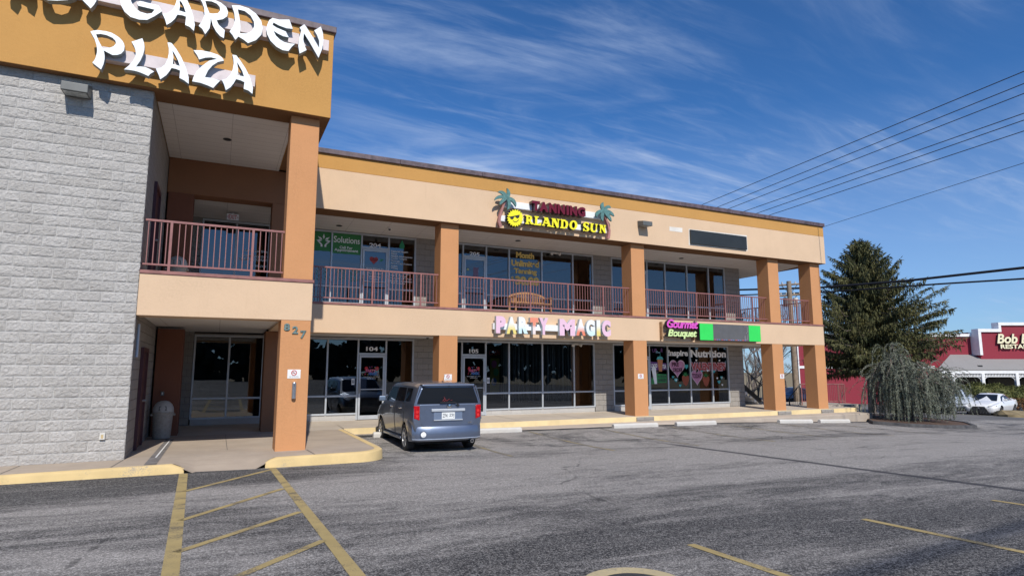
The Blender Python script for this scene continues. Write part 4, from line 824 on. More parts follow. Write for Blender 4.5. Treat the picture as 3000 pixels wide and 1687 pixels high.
GY = grad('white_to_yellow_face', (0.82, 0.83, 0.80), (0.80, 0.66, 0.20), 0.15, 0.75); GB_ = grad('white_to_aqua_face', (0.82, 0.84, 0.84), (0.62, 0.80, 0.82), 0.15, 0.5); GO = grad('white_to_coral_face', (0.84, 0.80, 0.78), (0.80, 0.24, 0.14), 0.15, 0.6); GT = grad('coral_t_face', (0.80, 0.28, 0.18), (0.84, 0.72, 0.68), 0.35, 0.6)
PM = [('P', 8.19, 8.54, 1.18, 1.75, PNK), ('A', 8.57, 8.94, 1.17, 1.74, GY), ('R', 9.02, 9.37, 1.19, 1.75, GB_), ('T', 9.45, 9.76, 1.18, 1.74, GT), ('Y', 9.80, 10.15, 1.17, 1.75, PNK),
      ('M', 10.60, 11.22, 1.16, 1.74, PNK), ('A', 11.27, 11.65, 1.18, 1.76, GO), ('G', 11.68, 12.05, 1.17, 1.75, GB_), ('I', 12.12, 12.28, 1.18, 1.75, GY), ('C', 12.35, 12.73, 1.17, 1.76, PNK)]
for ch, a, b, z0, z1, fm in PM:
    mb = MB(); put_text(mb, ch, a, b, z0, z1, 18.22, 0.135, 0, 1, 0.075)
    me_o = mb.build('letter', [fm, PSD], t)
    uvl = me_o.data.uv_layers[0].data                    # paint gradients run over each letter's own height
    for i, d in enumerate(uvl): d.uv = (d.uv[0], (d.uv[1]-z0)/(z1-z0))
mb = MB(); mb.box(8.15, 12.5, 18.36, 18.499, 1.315, 1.525); mb.build('raceway', W2, t, bevel=0.005)
t = thing('bouquet_sign', 'magenta and lime two line script sign left of the green and grey cabinet sign', 'sign', (16.0, 18.5, 1.3))
MAG = plain('magenta_script_face', (0.70, 0.10, 0.52), 0.4, 0, 0.03); LIM = plain('lime_script_face', (0.62, 0.78, 0.34), 0.4, 0, 0.03)
mb = MB(); put_text(mb, 'Gourmet', 15.30, 16.84, 1.57, 1.90, 18.22, 0.07, 0, 1, 0.035, 0.22, 0.86); mb.build('word', [MAG, BLK], t)
mb = MB(); put_text(mb, 'Bouquet', 15.33, 16.76, 1.17, 1.52, 18.215, 0.07, 0, 1, 0.035, 0.22, 0.86); mb.build('word', [LIM, BLK], t)
mb = MB(); put_text(mb, 'Gourmet', 15.27, 16.80, 1.555, 1.89, 18.292, 0.05, 0, 0, 0.075, 0.22, 0.86); put_text(mb, 'Bouquet', 15.30, 16.73, 1.155, 1.51, 18.294, 0.05, 0, 0, 0.075, 0.22, 0.86); mb.build('backing', BLK, t)
mb = MB()
for x in (15.16, 16.72): mb.box(x, x+0.05, 18.35, 18.499, 1.12, 1.80)
mb.box(15.2, 16.75, 18.345, 18.40, 1.33, 1.37); mb.box(15.2, 16.75, 18.345, 18.40, 1.68, 1.72)
mb.build('bracket', plain('rusty_tan_bracket', (0.34, 0.20, 0.10), 0.8, 0, 0.3, 10), t)
t = thing('cabinet_sign', 'green and dark grey cabinet sign box above the nutrition shop', 'sign', (18.5, 18.5, 1.1))
GRN = plain('bright_green_panel', (0.035, 0.66, 0.10), 0.5, 0, 0.03); GREY = plain('dark_grey_panel', (0.105, 0.105, 0.108), 0.6, 0, 0.08)
mb = MB(); mb.box(16.89, 20.17, 18.215, 18.499, 1.135, 1.79); mb.build('cabinet', M['black'], t, bevel=0.006)
mb = MB(); mb.box(16.90, 17.58, 18.2, 18.2149, 1.14, 1.785); mb.build('green_panel', GRN, t)
mb = MB(); mb.box(19.51, 20.165, 18.2, 18.2149, 1.14, 1.785); mb.build('green_panel', GRN, t)
mb = MB(); mb.box(17.583, 19.507, 18.203, 18.2149, 1.14, 1.785); gp = mb.build('grey_panel', GREY, t)
mb = MB()
for i in range(14): mb.box(17.62+i*0.125, 17.62+i*0.125+0.10-(i % 3)*0.02, 18.199, 18.2029, 1.150, 1.185, i % 3)
pts = [(19.26, 1.73), (19.42, 1.73), (19.44, 1.50), (19.36, 1.47), (19.44, 1.43), (19.42, 1.20), (19.28, 1.20), (19.28, 1.36)]
mb.build('colour_strip', [plain('strip_coral', (0.45, 0.12, 0.12), 0.5), plain('strip_violet', (0.22, 0.16, 0.38), 0.5), plain('strip_blue', (0.12, 0.22, 0.40), 0.5)], gp)
mb = MB(); mb.tube([(a, 18.20, b) for a, b in pts], 0.008, 5); mb.build('line_mark', plain('pale_line', (0.4, 0.36, 0.38), 0.5), gp)
t = thing('blank_panel_sign', 'blank black panel sign on the upper beige fascia', 'sign', (18.2, 18.31, 4.9))
mb = MB(); mb.box(16.66, 19.70, 18.235, 18.309, 4.955, 5.515); mb.build('panel', plain('black_panel', (0.022, 0.025, 0.025), 0.45, 0, 0.15, 2), t, bevel=0.01)
PATCH = worn('primer_patch', (0.74, 0.70, 0.63), (0.66, 0.50, 0.34), 0.55, 0.68, 5, 0.9)
mb = MB(); mb.quad((16.60, 18.306, 4.895), (19.80, 18.306, 4.93), (19.79, 18.306, 5.59), (16.63, 18.306, 5.55)); mb.build('primer_outline', PATCH, t)
mb = MB(); mb.quad((15.65, 18.305, 5.375), (16.30, 18.305, 5.375), (16.31, 18.305, 5.555), (15.655, 18.305, 5.545)); mb.build('paint_patch', PATCH, B, label='pale rectangular paint patch on the upper fascia')
# house number
t = thing('house_number', 'weathered green metal house number 827 stepping down the entrance pillar', 'house number', (1.5, 14.08, 0.8))
VER = plain('verdigris_metal', (0.13, 0.20, 0.19), 0.6, 0.2, 0.35, 25)
for ch, a, b, z0, z1 in (('8', 1.26, 1.385, 0.84, 0.995), ('2', 1.435, 1.56, 0.775, 0.94), ('7', 1.605, 1.73, 0.68, 0.85)):
    mb = MB(); put_text(mb, ch, a, b, z0, z1, 14.060, 0.02, 0, 0, 0.03); mb.build('digit', VER, t)
# no smoking plates
REDINK = plain('red_ink', (0.50, 0.03, 0.03), 0.6); GREYINK = plain('grey_ink', (0.22, 0.22, 0.23), 0.6)
def nosmoke(x0, x1, z0, z1, y, label):
    t = thing('no_smoking_sign', label, 'sign', ((x0+x1)/2, y, z0), 0, 'no smoking plates on the pillars')
    mb = MB(); mb.box(x0, x1, y-0.006, y-0.0005, z0, z1); mb.build('plate', M['white'], t)
    cx = (x0+x1)/2; cz = z0+(z1-z0)*0.62; r = (z1-z0)*0.27
    mb = MB(); pts = [(cx+r*math.cos(2*math.pi*i/24), y-0.008, cz+r*math.sin(2*math.pi*i/24)) for i in range(25)]
    mb.tube(pts, 0.008, 5); mb.tube([(cx-r*.7, y-0.008, cz+r*.7), (cx+r*.7, y-0.008, cz-r*.7)], 0.006, 5); mb.build('symbol', REDINK, t)
    mb = MB(); mb.box(cx-r*.7, cx+r*.5, y-0.009, y-0.006, cz-0.007, cz+0.007); mb.build('cigarette', GREYINK, t)
    mb = MB(); put_text(mb, 'NO SMOKING', x0+0.04, x1-0.04, z0+0.022, z0+0.05, y-0.0075); mb.build('lettering', GREYINK, t)
nosmoke(1.38, 1.65, -0.19, 0.0, 14.084, 'white no smoking plate on the entrance pillar above the ash tube')
nosmoke(6.51, 6.77, -0.335, -0.15, 18.499, 'white no smoking plate on the pillar behind the silver blue hatchback')
nosmoke(14.09, 14.34, -0.34, -0.16, 18.499, 'white no smoking plate on the pillar left of the nutrition shop window')
nosmoke(21.50, 21.74, -0.38, -0.195, 18.499, 'white no smoking plate on the pillar right of the nutrition shop window')
t = thing('ash_tube', 'brushed steel cigarette ash tube on the entrance pillar', 'ash bin', (1.525, 14.04, -0.62))
mb = MB(); mb.cyl((0, 0, 0), (0, 0, 0.33), 0.045, n=20); mb.lathe([(0.045, 0.33), (0.04, 0.345), (0, 0.348)]); mb.build('tube', M['steel'], t, local=True)
mb = MB(); mb.box(-0.012, 0.012, -0.047, -0.04, 0.27, 0.285); mb.build('slot', M['black'], t, local=True)
# wall lights
def wall_light(x, y, z, label, w=0.44, h=0.30, d=0.38):
    t = thing('wall_light', label, 'wall light', (x, y, z), 0, 'boxy wall lights')
    mb = MB(); a, b = -w/2, w/2
    mb.add([(a, 0, 0.02), (b, 0, 0.02), (b, -d, 0.0), (a, -d, 0.0), (a, 0, h), (b, 0, h), (b, -d, 0.17), (a, -d, 0.17)], [(0,1,2,3), (4,7,6,5), (3,2,6,7), (0,3,7,4), (1,5,6,2), (0,4,5,1)], 0)
    mb.build('housing', M['bronze'], t, bevel=0.012, local=True)
    mb = MB(); mb.quad((a+.03, -d+.03, -0.004), (a+.03, -.06, 0.012), (b-.03, -.06, 0.012), (b-.03, -d+.03, -0.004)); mb.build('lens', plain('frosted_lens', (0.42, 0.44, 0.42), 0.3, 0, 0.3, 12), t, local=True)
wall_light(-2.80, 14.08, 5.33, 'grey box wall light on the block tower wall')
wall_light(14.33, 18.31, 5.37, 'grey box wall light on the fascia right of the tanning sign', 0.43, 0.24, 0.36)
# ceiling downlights, cameras, floodlight pairs
for x, y, z, lab in ((-0.1, 16.4, 5.764, 'dark recessed downlight in the entrance tower soffit'), (3.35, 20.1, 4.69, 'dark recessed downlight above suite 204'), (9.75, 19.75, 4.712, 'dark recessed downlight above the bench'), (17.6, 19.9, 4.703, 'dark recessed downlight above the last upper shop')):
    t = thing('downlight', lab, 'ceiling light', (x, y, z), 0, 'recessed downlights in the soffits')
    mb = MB(); mb.lathe([(0.10, -0.001), (0.10, -0.012), (0.075, -0.012), (0.07, -0.002)], n=20); mb.build('ring', M['darkgrey'], t, local=True)
    mb = MB(); mb.add([(0.07*math.cos(i*.3307), 0.07*math.sin(i*.3307), -0.004) for i in range(19)], [tuple(range(18, -1, -1))]); mb.build('lens', M['black'], t, local=True)
for x, y, z, lab in ((4.95, 19.75, 4.712, 'small dome camera under the upper soffit near suite 204'), (6.2, 19.3, 1.085, 'small dome camera under the lower soffit beside the first pillar')):
    t = thing('security_camera', lab, 'camera', (x, y, z), 0, 'dome cameras under the soffits')
    mb = MB(); mb.lathe([(0.06, 0), (0.06, -0.04), (0.05, -0.05)], n=16); mb.build('base', M['white'], t, local=True)
    mb = MB(); mb.lathe([(0.048, -0.05), (0.035, -0.085), (0.0, -0.10)], n=16); mb.build('dome', M['black'], t, local=True)
for x, z, lab in ((11.80, 4.56, 'twin emergency floodlight under the upper soffit right of the price lettering'), (12.72, 0.98, 'twin emergency floodlight above the foil curtain window')):
    t = thing('emergency_light', lab, 'emergency light', (x, 20.62, z), 0, 'twin emergency lights')
    mb = MB(); mb.box(-0.10, 0.10, -0.05, 0.02, -0.03, 0.04); mb.build('housing', M['offwhite'], t, bevel=0.008, local=True)
    for s in (-1, 1):
        mb = MB(); mb.cyl((s*0.13, -0.03, 0), (s*0.19, -0.12, -0.05), 0.03, 0.06, n=14); mb.build('lamp_head', M['offwhite'], t, local=True)
t = thing('exit_sign', 'red and white EXIT sign hanging under the upper tower soffit', 'exit sign', (0.165, 19.75, 4.45))
mb = MB(); mb.box(-0.165, 0.165, -0.02, 0.02, 0, 0.19); mb.build('plate', M['white'], t, local=True)
mb = MB(); put_text(mb, 'EXIT', -0.115, 0.115, 0.03, 0.16, -0.023, 0, 0, 0, 0.02); mb.add([(-0.155, -.023, .095), (-.128, -.023, .07), (-.128, -.023, .12)], [(0, 1, 2)]); mb.add([(.155, -.023, .095), (.128, -.023, .12), (.128, -.023, .07)], [(0, 1, 2)]); mb.build('lettering', REDINK, t, local=True)
mb = MB(); mb.cyl((0, 0, 0.19), (0, 0, 0.215), 0.02, n=8); mb.build('stem', M['white'], t, local=True)
t = thing('wall_outlet', 'white covered socket low on the block tower wall', 'socket', (-1.895, 14.05, -1.26))
mb = MB(); mb.box(-0.045, 0.045, -0.02, 0.03, -0.06, 0.06); mb.build('plate', M['offwhite'], t, bevel=0.006, local=True)
mb = MB(); mb.box(-0.02, 0.02, -0.024, -0.02, -0.035, 0.035); mb.build('cover', plain('amber_cover', (0.5, 0.38, 0.2), 0.5), t, local=True)
t = thing('wall_switch', 'small grey box on the inner brown pillar above the lower trash can', 'switch box', (-1.25, 18.49, -0.62))
mb = MB(); mb.box(-0.04, 0.04, -0.02, 0.008, -0.055, 0.055); mb.build('box', M['bronze'], t, bevel=0.004, local=True)
mb = MB(); mb.box(-0.015, 0.015, -0.025, -0.02, -0.03, 0.03); mb.build('cover', M['offwhite'], t, local=True)
t = thing('pipe_sleeve', 'short pale pipe strapped to the block side wall under the tower soffit', 'pipe', (-1.49, 14.5, 0.3))
mb = MB(); mb.cyl((0, 0, -0.05), (0, 0, 0.62), 0.03, n=12); mb.build('pipe', M['alu'], t, local=True)
# trash cans with dome lids
def trash(x, y, z, label):
    t = thing('trash_can', label, 'trash can', (x, y, z), 0, 'domed trash cans')
    mb = MB(); mb.lathe([(0.0, 0.0), (0.19, 0.0), (0.20, 0.03), (0.225, 0.60), (0.245, 0.605), (0.245, 0.65), (0.22, 0.655)], n=28); mb.build('body', plain('mottled_beige_plastic', (0.33, 0.31, 0.27), 0.6, 0, 0.15, 14), t, local=True)
    mb = MB()
    for s in (-1, 1): mb.box(s*0.24-0.03, s*0.24+0.03, -0.07, 0.07, 0.56, 0.60)
    mb.build('handle', plain('mottled_beige_plastic', (0.33, 0.31, 0.27), 0.6), t, local=True)
    mb = MB(); mb.lathe([(0.235, 0.655), (0.235, 0.70), (0.225, 0.76), (0.19, 0.84), (0.13, 0.90), (0.06, 0.925), (0, 0.93)], n=28); l = mb.build('dome_lid', plain('pale_dome_plastic', (0.42, 0.41, 0.38), 0.5), t, local=True)
    mb = MB(); mb.quad((-0.09, -0.231, 0.69), (0.09, -0.231, 0.69), (0.08, -0.205, 0.80), (-0.08, -0.205, 0.80)); mb.build('flap', plain('dark_flap', (0.12, 0.12, 0.11), 0.6), l, local=True)
trash(-1.16, 17.85, -1.705, 'beige domed trash can on the ground under the entrance tower'); trash(-1.08, 17.75, 1.98, 'beige domed trash can behind the tower balcony railing')
# bench
t = thing('garden_bench', 'teak slatted garden bench with arched back on the upper gallery', 'bench', (10.25, 19.75, 1.978))
for s in (-1, 1):
    mb = MB(); mb.box(s*0.72-0.03, s*0.72+0.03, -0.28, -0.22, 0, 0.62); mb.build('leg', M['wood'], t, bevel=0.005, local=True)
    mb = MB(); mb.box(s*0.72-0.03, s*0.72+0.03, 0.24, 0.30, 0, 0.72); mb.build('leg', M['wood'], t, bevel=0.005, local=True)
    mb = MB(); mb.box(s*0.72-0.035, s*0.72+0.035, -0.31, 0.24, 0.62, 0.65); mb.build('armrest', M['wood'], t, bevel=0.005, local=True)
mb = MB()
for i in range(6): mb.box(-0.69, 0.69, -0.27+i*0.085, -0.20+i*0.085, 0.40, 0.425)
mb.box(-0.69, 0.69, -0.28, -0.24, 0.32, 0.39); mb.build('seat', M['wood'], t, local=True)
mb = MB(); n = 14
vs = []
for i in range(n+1):
    x = -0.69+1.38*i/n; z = 0.68+0.12*(1-(x/0.69)**2)
    vs += [(x, 0.245, z), (x, 0.285, z), (x, 0.285, z+0.07), (x, 0.245, z+0.07)]
mb.add(vs, [(i*4+k, (i+1)*4+k, (i+1)*4+(k+1) % 4, i*4+(k+1) % 4) for i in range(n) for k in range(4)])
mb.box(-0.69, 0.69, 0.245, 0.285, 0.46, 0.51)
for i in range(14):
    x = -0.63+i*0.097; z = 0.69+0.12*(1-(x/0.69)**2); mb.box(x-0.02, x+0.02, 0.255, 0.275, 0.511, z)
mb.build('backrest', M['wood'], t, local=True)

# ------------------------------------------------------------------ lettering and pictures on the shop windows
GY_ = WY+0.012                               # just in front of the panes
WINK = plain('white_vinyl', (0.86, 0.87, 0.88), 0.6); GVIN = plain('green_vinyl', (0.035, 0.22, 0.055), 0.55, 0, 0.05); GLINE = plain('green_leaf_vinyl', (0.05, 0.26, 0.14), 0.6)
for txt, x0, x1, z0, z1, y, lab in (('204', 4.50, 4.90, 4.19, 4.335, GY_, 'above the upper door with the red heart'), ('205', 8.22, 8.62, 4.20, 4.34, GY_, 'above the upper door beside the price lettering'),
                               ('104', 4.50, 4.90, 0.62, 0.765, GY_, 'above the lower door left of the hatchback'), ('105', 8.24, 8.60, 0.59, 0.735, GY_, 'above the lower door next to the OPEN sign')):
    mb = MB(); put_text(mb, txt, x0, x1, z0, z1, y, 0, 0, 0, 0.03)
    mb.build('suite_number', WINK, label='white suite number %s %s' % (txt, lab), cat='suite number')
t = thing('green_window_sign', 'green window vinyl with white hands holding leaves and the words Call For Appointment', 'window sign', (3.5, GY_, 3.9))
mb = MB(); mb.quad((2.30, GY_, 3.92), (3.205, GY_, 3.92), (3.205, GY_, 4.57), (2.30, GY_, 4.57)); mb.build('vinyl_panel', GVIN, t)
mb = MB(); mb.quad((3.275, GY_, 3.88), (4.20, GY_, 3.88), (4.20, GY_, 4.57), (3.275, GY_, 4.57)); mb.build('vinyl_panel', GVIN, t)
mb = MB(); put_text(mb, 'Solutions', 3.30, 4.17, 4.25, 4.47, GY_-.003, 0, 0, 0, 0.012); put_text(mb, 'Call For', 3.50, 3.93, 4.05, 4.14, GY_-.003, 0, 0, 0, 0.02); put_text(mb, 'Appointment', 3.33, 4.12, 3.93, 4.05, GY_-.003, 0, 0, 0, 0.02)
mb.build('lettering', WINK, t)
mb = MB(); cx, cz = 2.97, 4.27
for a in (90, 145, 35, 180, 0):
    d = Vector((math.cos(R(a)), math.sin(R(a)))); q = Vector((-d.y, d.x)); b = Vector((cx, cz))+d*0.05
    pl_ = [b, b+d*.08-q*.035, b+d*.19, b+d*.08+q*.035]; mb.prism([tuple(p) for p in pl_], GY_-.003, None)
for s in (-1, 1):
    pl_ = [(cx+s*.03, 4.06), (cx+s*.09, 4.06), (cx+s*.10, 4.14), (cx+s*.20, 4.24), (cx+s*.19, 4.26), (cx+s*.09, 4.20), (cx+s*.03, 4.13)]
    mb.prism(pl_, GY_-.003, None)
mb.build('emblem', WINK, t)
t = thing('leaf_decal', 'green leaf garland decals low on the windows of suite 204', 'window decal', (3.3, GY_, 2.9))
rnd = random.Random(5); mb = MB()
for cx in (2.45, 2.85, 3.08, 3.50, 3.66, 3.95, 4.08):
    for i in range(9):
        z = 2.95+i*0.045; s = 1 if i % 2 else -1; d = Vector((s*0.8, 0.6)).normalized(); q = Vector((-d.y, d.x)); b = Vector((cx+0.03*math.sin(i), z))
        mb.prism([tuple(b), tuple(b+d*.04-q*.018), tuple(b+d*.085), tuple(b+d*.04+q*.018)], GY_-.0005*i, None)
mb.build('garland', GLINE, t)
t = thing('door_decal', 'red heart with pulse line and small white lettering on the door of suite 204', 'window decal', (4.7, WY-.03, 3.3))
DY = WY-0.026
def heart(cx, cz, w, h): return [(cx+w/2*(16*math.sin(a)**3)/16, cz+h/2*(13*math.cos(a)-5*math.cos(2*a)-2*math.cos(3*a)-math.cos(4*a))/15) for a in [2*math.pi*i/28 for i in range(28)]]
mb = MB(); mb.prism(heart(4.66, 3.74, 0.30, 0.28), DY, None); mb.build('heart', plain('coral_red_vinyl', (0.42, 0.05, 0.05), 0.6), t)
mb = MB(); mb.tube([(4.55, DY-.004, 3.74), (4.62, DY-.004, 3.74), (4.65, DY-.004, 3.80), (4.68, DY-.004, 3.69), (4.71, DY-.004, 3.75), (4.78, DY-.004, 3.74)], 0.005, 4); mb.build('pulse_line', BLK, t)
mb = MB(); mb.prism([(4.85, 3.73), (4.90, 3.79), (5.0, 3.80), (4.96, 3.73), (4.90, 3.70)], DY, None); mb.build('leaf', GLINE, t)
mb = MB()
for i, s in enumerate(('Natural Solutions 101', 'By Appointment', 'Mon - Fri', 'Walk Ins', 'Welcome')): put_text(mb, s, 4.40+0.03*i, 4.99-0.03*i, 3.42-0.085*i-(0.03 if i > 2 else 0), 3.465-0.085*i-(0.03 if i > 2 else 0), DY, 0, 0, 0, 0.015)
mb.build('lettering', WINK, t)
t = thing('service_list', 'white list of health services with a green drop on the window right of door 204', 'window lettering', (5.65, GY_, 2.9))
mb = MB()
for i, (s, x1) in enumerate((('Natural Health', 5.87), ('Detox', 5.48), ('Health Alternatives', 6.03), ('Health Insights', 5.84), ('Massage', 5.58), ('Blood Cell Analysis', 6.02), ('Autism', 5.50), ('Waxing', 5.52), ('', 0), ('Swedish Massage', 5.95), ('Prime Massage', 5.85), ('Relaxation Therapy', 6.03), ('Better Circulation', 6.04), ('Therapy', 5.80))):
    if s: put_text(mb, s, 5.27, x1, 4.08-i*0.087, 4.145-i*0.087, GY_, 0, 0, 0, 0.012)
mb.build('lettering', WINK, t)
mb = MB(); mb.prism([(5.65, 4.54), (5.70, 4.43), (5.745, 4.34), (5.735, 4.26), (5.69, 4.22), (5.65, 4.21), (5.61, 4.22), (5.565, 4.26), (5.555, 4.34), (5.60, 4.43)], GY_, None); mb.build('drop', plain('jade_drop', (0.02, 0.26, 0.12), 0.5), t)
t = thing('price_lettering', 'golden window lettering reading Month Unlimited Tanning $30.00', 'window lettering', (10.5, GY_, 3.3))
GOLD = plain('golden_vinyl', (0.78, 0.54, 0.15), 0.6)
mb = MB()
for s, a, b, z0, z1, o_ in (('Month', 10.14, 10.93, 4.265, 4.50, .05), ('Unlimited', 9.94, 11.14, 3.94, 4.18, .05), ('Tanning', 10.05, 11.05, 3.60, 3.865, .05), ('30.00', 10.10, 11.15, 3.215, 3.56, .06), ('$', 9.92, 10.05, 3.33, 3.53, .02)): put_text(mb, s, a, b, z0, z1, GY_, 0, 0, 0, o_, 0, 0.95)
mb.build('lettering', GOLD, t)
t = thing('door_notice', 'faded notice and round sticker on the door of suite 205', 'window decal', (8.4, DY, 3.3))
mb = MB(); mb.quad((8.36, DY, 3.36), (8.56, DY, 3.36), (8.56, DY, 3.76), (8.36, DY, 3.76)); mb.build('notice', plain('faded_notice', (0.20, 0.14, 0.22), 0.7), t)
mb = MB(); mb.disc_y(8.14, 3.66, DY, 0.045); mb.build('sticker', plain('sticker', (0.4, 0.42, 0.2), 0.6), t)
t = thing('clinic_lettering', 'white clinic lettering on the upper window inside the entrance tower', 'window lettering', (1.1, GY_, 2.8))
mb = MB()
for s, a, b, z in (('Adrian Ste', 0.55, 1.26, 3.70), ('DERMATOLOGY', 0.50, 1.28, 3.53), ('COSMETIC SURGERY', 0.42, 1.30, 3.42), ('417-239-0076', 0.60, 1.30, 3.22)): put_text(mb, s, a, b, z, z+0.075, GY_, 0, 0, 0, 0.012)
mb.build('lettering', WINK, t)
CONF = [plain('confetti_%s' % n, c, 0.6) for n, c in (('red', (0.5, 0.02, 0.03)), ('pink', (0.55, 0.12, 0.25)), ('blue', (0.06, 0.20, 0.5)), ('green', (0.08, 0.36, 0.12)), ('yellow', (0.55, 0.45, 0.06)))]
def party_decal(cx, y, lab):
    t = thing('balloon_decal', lab, 'window decal', (cx, y, -0.2), 0, 'balloon decals on the shop doors')
    for s in (-1, 1):
        mb = MB(); mb.disc_y(cx+s*0.18, 0.03, y, 0.055, rz=0.07); mb.tube([(cx+s*.18, y-.002, -.04), (cx+s*.22, y-.002, -.10), (cx+s*.18, y-.002, -.16)], 0.004, 4); mb.build('balloon', CONF[0], t)
    mb = MB(); put_text(mb, 'PARTY', cx-0.19, cx+0.13, -0.09, 0.01, y-.002, 0, 0, 0, 0.05); mb.build('word', CONF[1], t)
    mb = MB(); put_text(mb, 'MAGIC', cx-0.10, cx+0.22, -0.19, -0.09, y-.002, 0, 0, 0, 0.05); mb.build('word', CONF[2], t)
    rnd = random.Random(2); mb = MB()
    for i in range(22): mb.disc_y(cx+rnd.uniform(-.24, .24), rnd.uniform(-.17, .09), y-.001-.0001*i, 0.014, 8, i % 5)
    mb.build('confetti', CONF, t)
    mb = MB(); put_text(mb, 'Everything for your party', cx-0.26, cx+0.26, -0.265, -0.225, y); put_text(mb, 'come on in', cx-0.14, cx+0.14, -0.315, -0.275, y); mb.build('lettering', WINK, t)
party_decal(4.70, DY, 'colourful balloon decal on the lower door 104'); party_decal(8.41, DY, 'colourful balloon decal on the lower door 105')
for x, lab in ((4.10, 'small white notice on the window left of door 104'), (9.0, 'small white notice on the window right of door 105')):
    t = thing('window_notice', lab, 'window notice', (x, GY_, -0.4), 0, 'small white notices beside the doors')
    mb = MB(); mb.quad((x-.05, GY_, -.50), (x+.05, GY_, -.50), (x+.05, GY_, -.30), (x-.05, GY_, -.30)); mb.build('sheet', WINK, t)
    mb = MB()
    for s in (-1, 1): mb.box(x+s*.022-.012, x+s*.022+.012, GY_-.004, GY_-.002, -.46, -.37); mb.disc_y(x+s*.022, -.35, GY_-.003, .013, 10)
    mb.build('figures', BLK, t)
t = thing('open_sign', 'red neon style OPEN sign hanging inside the party shop window', 'open sign', (9.33, WY+.25, 0.5))
mb = MB(); put_text(mb, 'OPEN', 9.12, 9.58, 0.53, 0.73, WY+.22, 0.01, 0, 0, 0.02, 0.25); mb.build('tube_letters', plain('red_neon_glass', (0.62, 0.02, 0.03), 0.4), t)
# foil curtain and balloons poster inside the party shop
rnd = random.Random(11); mb = MB()
for i in range(260):
    x = 9.7+rnd.random()*3.55; y = WY+0.33+rnd.random()*0.16; wv = rnd.uniform(0.006, 0.02); z0 = -1.15+rnd.uniform(-.1, .15)
    a = rnd.uniform(-.6, .6); dx_, dy_ = wv*math.cos(a), wv*math.sin(a)
    mb.quad((x-dx_, y-dy_, z0), (x+dx_, y+dy_, z0), (x+dx_+rnd.uniform(-.02, .02), y+dy_, 1.02), (x-dx_, y-dy_, 1.02), 0 if rnd.random() < .7 else 1)
tag(mb.build('foil_curtain', [plain('dull_silver_foil', (0.30, 0.29, 0.27), 0.35, 0.6), plain('dark_foil', (0.07, 0.07, 0.08), 0.35, 0.5)]), 'grey foil fringe curtain hanging inside the party shop window', 'curtain')
t = thing('balloon_poster', 'yellow and violet balloon banner standing inside the party shop window', 'banner', (9.4, WY+.3, -0.9))
mb = MB(); mb.box(9.20, 9.58, WY+.30, WY+.31, -0.85, 0.42); mb.build('banner', plain('yellow_banner', (0.30, 0.25, 0.03), 0.7), t)
for i, (z, c) in enumerate(((0.2, 1), (-0.1, 3), (-0.45, 2))):
    mb = MB(); mb.disc_y(9.36+0.08*(i % 2), z, WY+.297-.001*i, .11, rz=.14); mb.build('balloon', CONF[c], t)
# painted Valentine window of the nutrition shop
t = thing('painted_window', 'window painting of pink hearts and strawberries reading PRE ORDER VALENTINES TODAY', 'window painting', (18.6, GY_, -0.7))
P_PINK = plain('pink_window_paint', (0.50, 0.22, 0.36), 0.7); P_LP = plain('pale_pink_outline', (0.66, 0.48, 0.56), 0.7); P_RED = plain('brick_red_window_paint', (0.38, 0.07, 0.07), 0.7); P_TEAL = plain('teal_window_paint', (0.07, 0.42, 0.44), 0.7); P_GRN = plain('leaf_green_window_paint', (0.03, 0.24, 0.07), 0.7); P_VIO = plain('violet_window_paint', (0.13, 0.05, 0.20), 0.7); P_DKM = plain('dark_maroon_ink', (0.06, 0.01, 0.03), 0.7); P_ORG = plain('orange_window_paint', (0.55, 0.22, 0.10), 0.7); P_BRN = plain('strawberry_paint', (0.30, 0.07, 0.035), 0.7)
y_ = GY_
mb = MB(); put_text(mb, '!nspire', 17.41, 18.50, 0.50, 0.84, y_, 0, 0, 0, 0.04); put_text(mb, 'Nutrition', 18.64, 20.71, 0.53, 0.86, y_, 0, 0, 0, 0.045); mb.build('lettering', WINK, t)
for (cx, cz, w_, h_), lines in (((17.87, 0.09, 0.86, 0.80), (('PRE', 17.58, 17.96, 0.13, 0.30), ('ORDER', 17.62, 18.17, -0.11, 0.07))), ((18.96, -0.31, 0.66, 0.70), (('TODAY', 18.68, 19.22, -0.38, -0.18),))):
    mb = MB(); mb.prism(heart(cx, cz, w_, h_), y_, None); hh = mb.build('heart', P_LP, t)
    mb = MB(); mb.prism(heart(cx, cz, w_*.9, h_*.88), y_-.002, None); mb.build('heart_fill', P_PINK, hh)
    mb = MB()
    for s, a, b, z0, z1 in lines: put_text(mb, s, a, b, z0, z1, y_-.004, 0, 0, 0, 0.045)
    mb.build('word', P_DKM, hh)
mb = MB(); put_text(mb, "VALENTINE'S", 18.62, 20.68, -0.07, 0.33, y_, 0, 0, 0, 0.10); mb.build('word_outline', P_LP, t)
mb = MB(); put_text(mb, "VALENTINE'S", 18.66, 20.64, -0.04, 0.30, y_-.002, 0, 0, 0, 0.055); mb.build('word', P_RED, t)
for cx, cz in ((18.31, -0.42), (19.47, -0.46)):
    mb = MB(); mb.prism([(cx-.19, cz+.14), (cx, cz+.19), (cx+.19, cz+.14), (cx+.20, cz), (cx+.10, cz-.22), (cx, cz-.29), (cx-.10, cz-.22), (cx-.20, cz)], y_, None); sb = mb.build('strawberry', P_BRN, t)
    mb = MB()
    for a in (30, 65, 90, 115, 150): d = Vector((math.cos(R(a)), math.sin(R(a)))); q = Vector((-d.y, d.x)); b = Vector((cx, cz+.13)); mb.prism([tuple(b-q*.03), tuple(b+d*.22), tuple(b+q*.03)], y_-.002, None)
    mb.build('strawberry_leaves', P_GRN, sb)
mb = MB(); k = 0
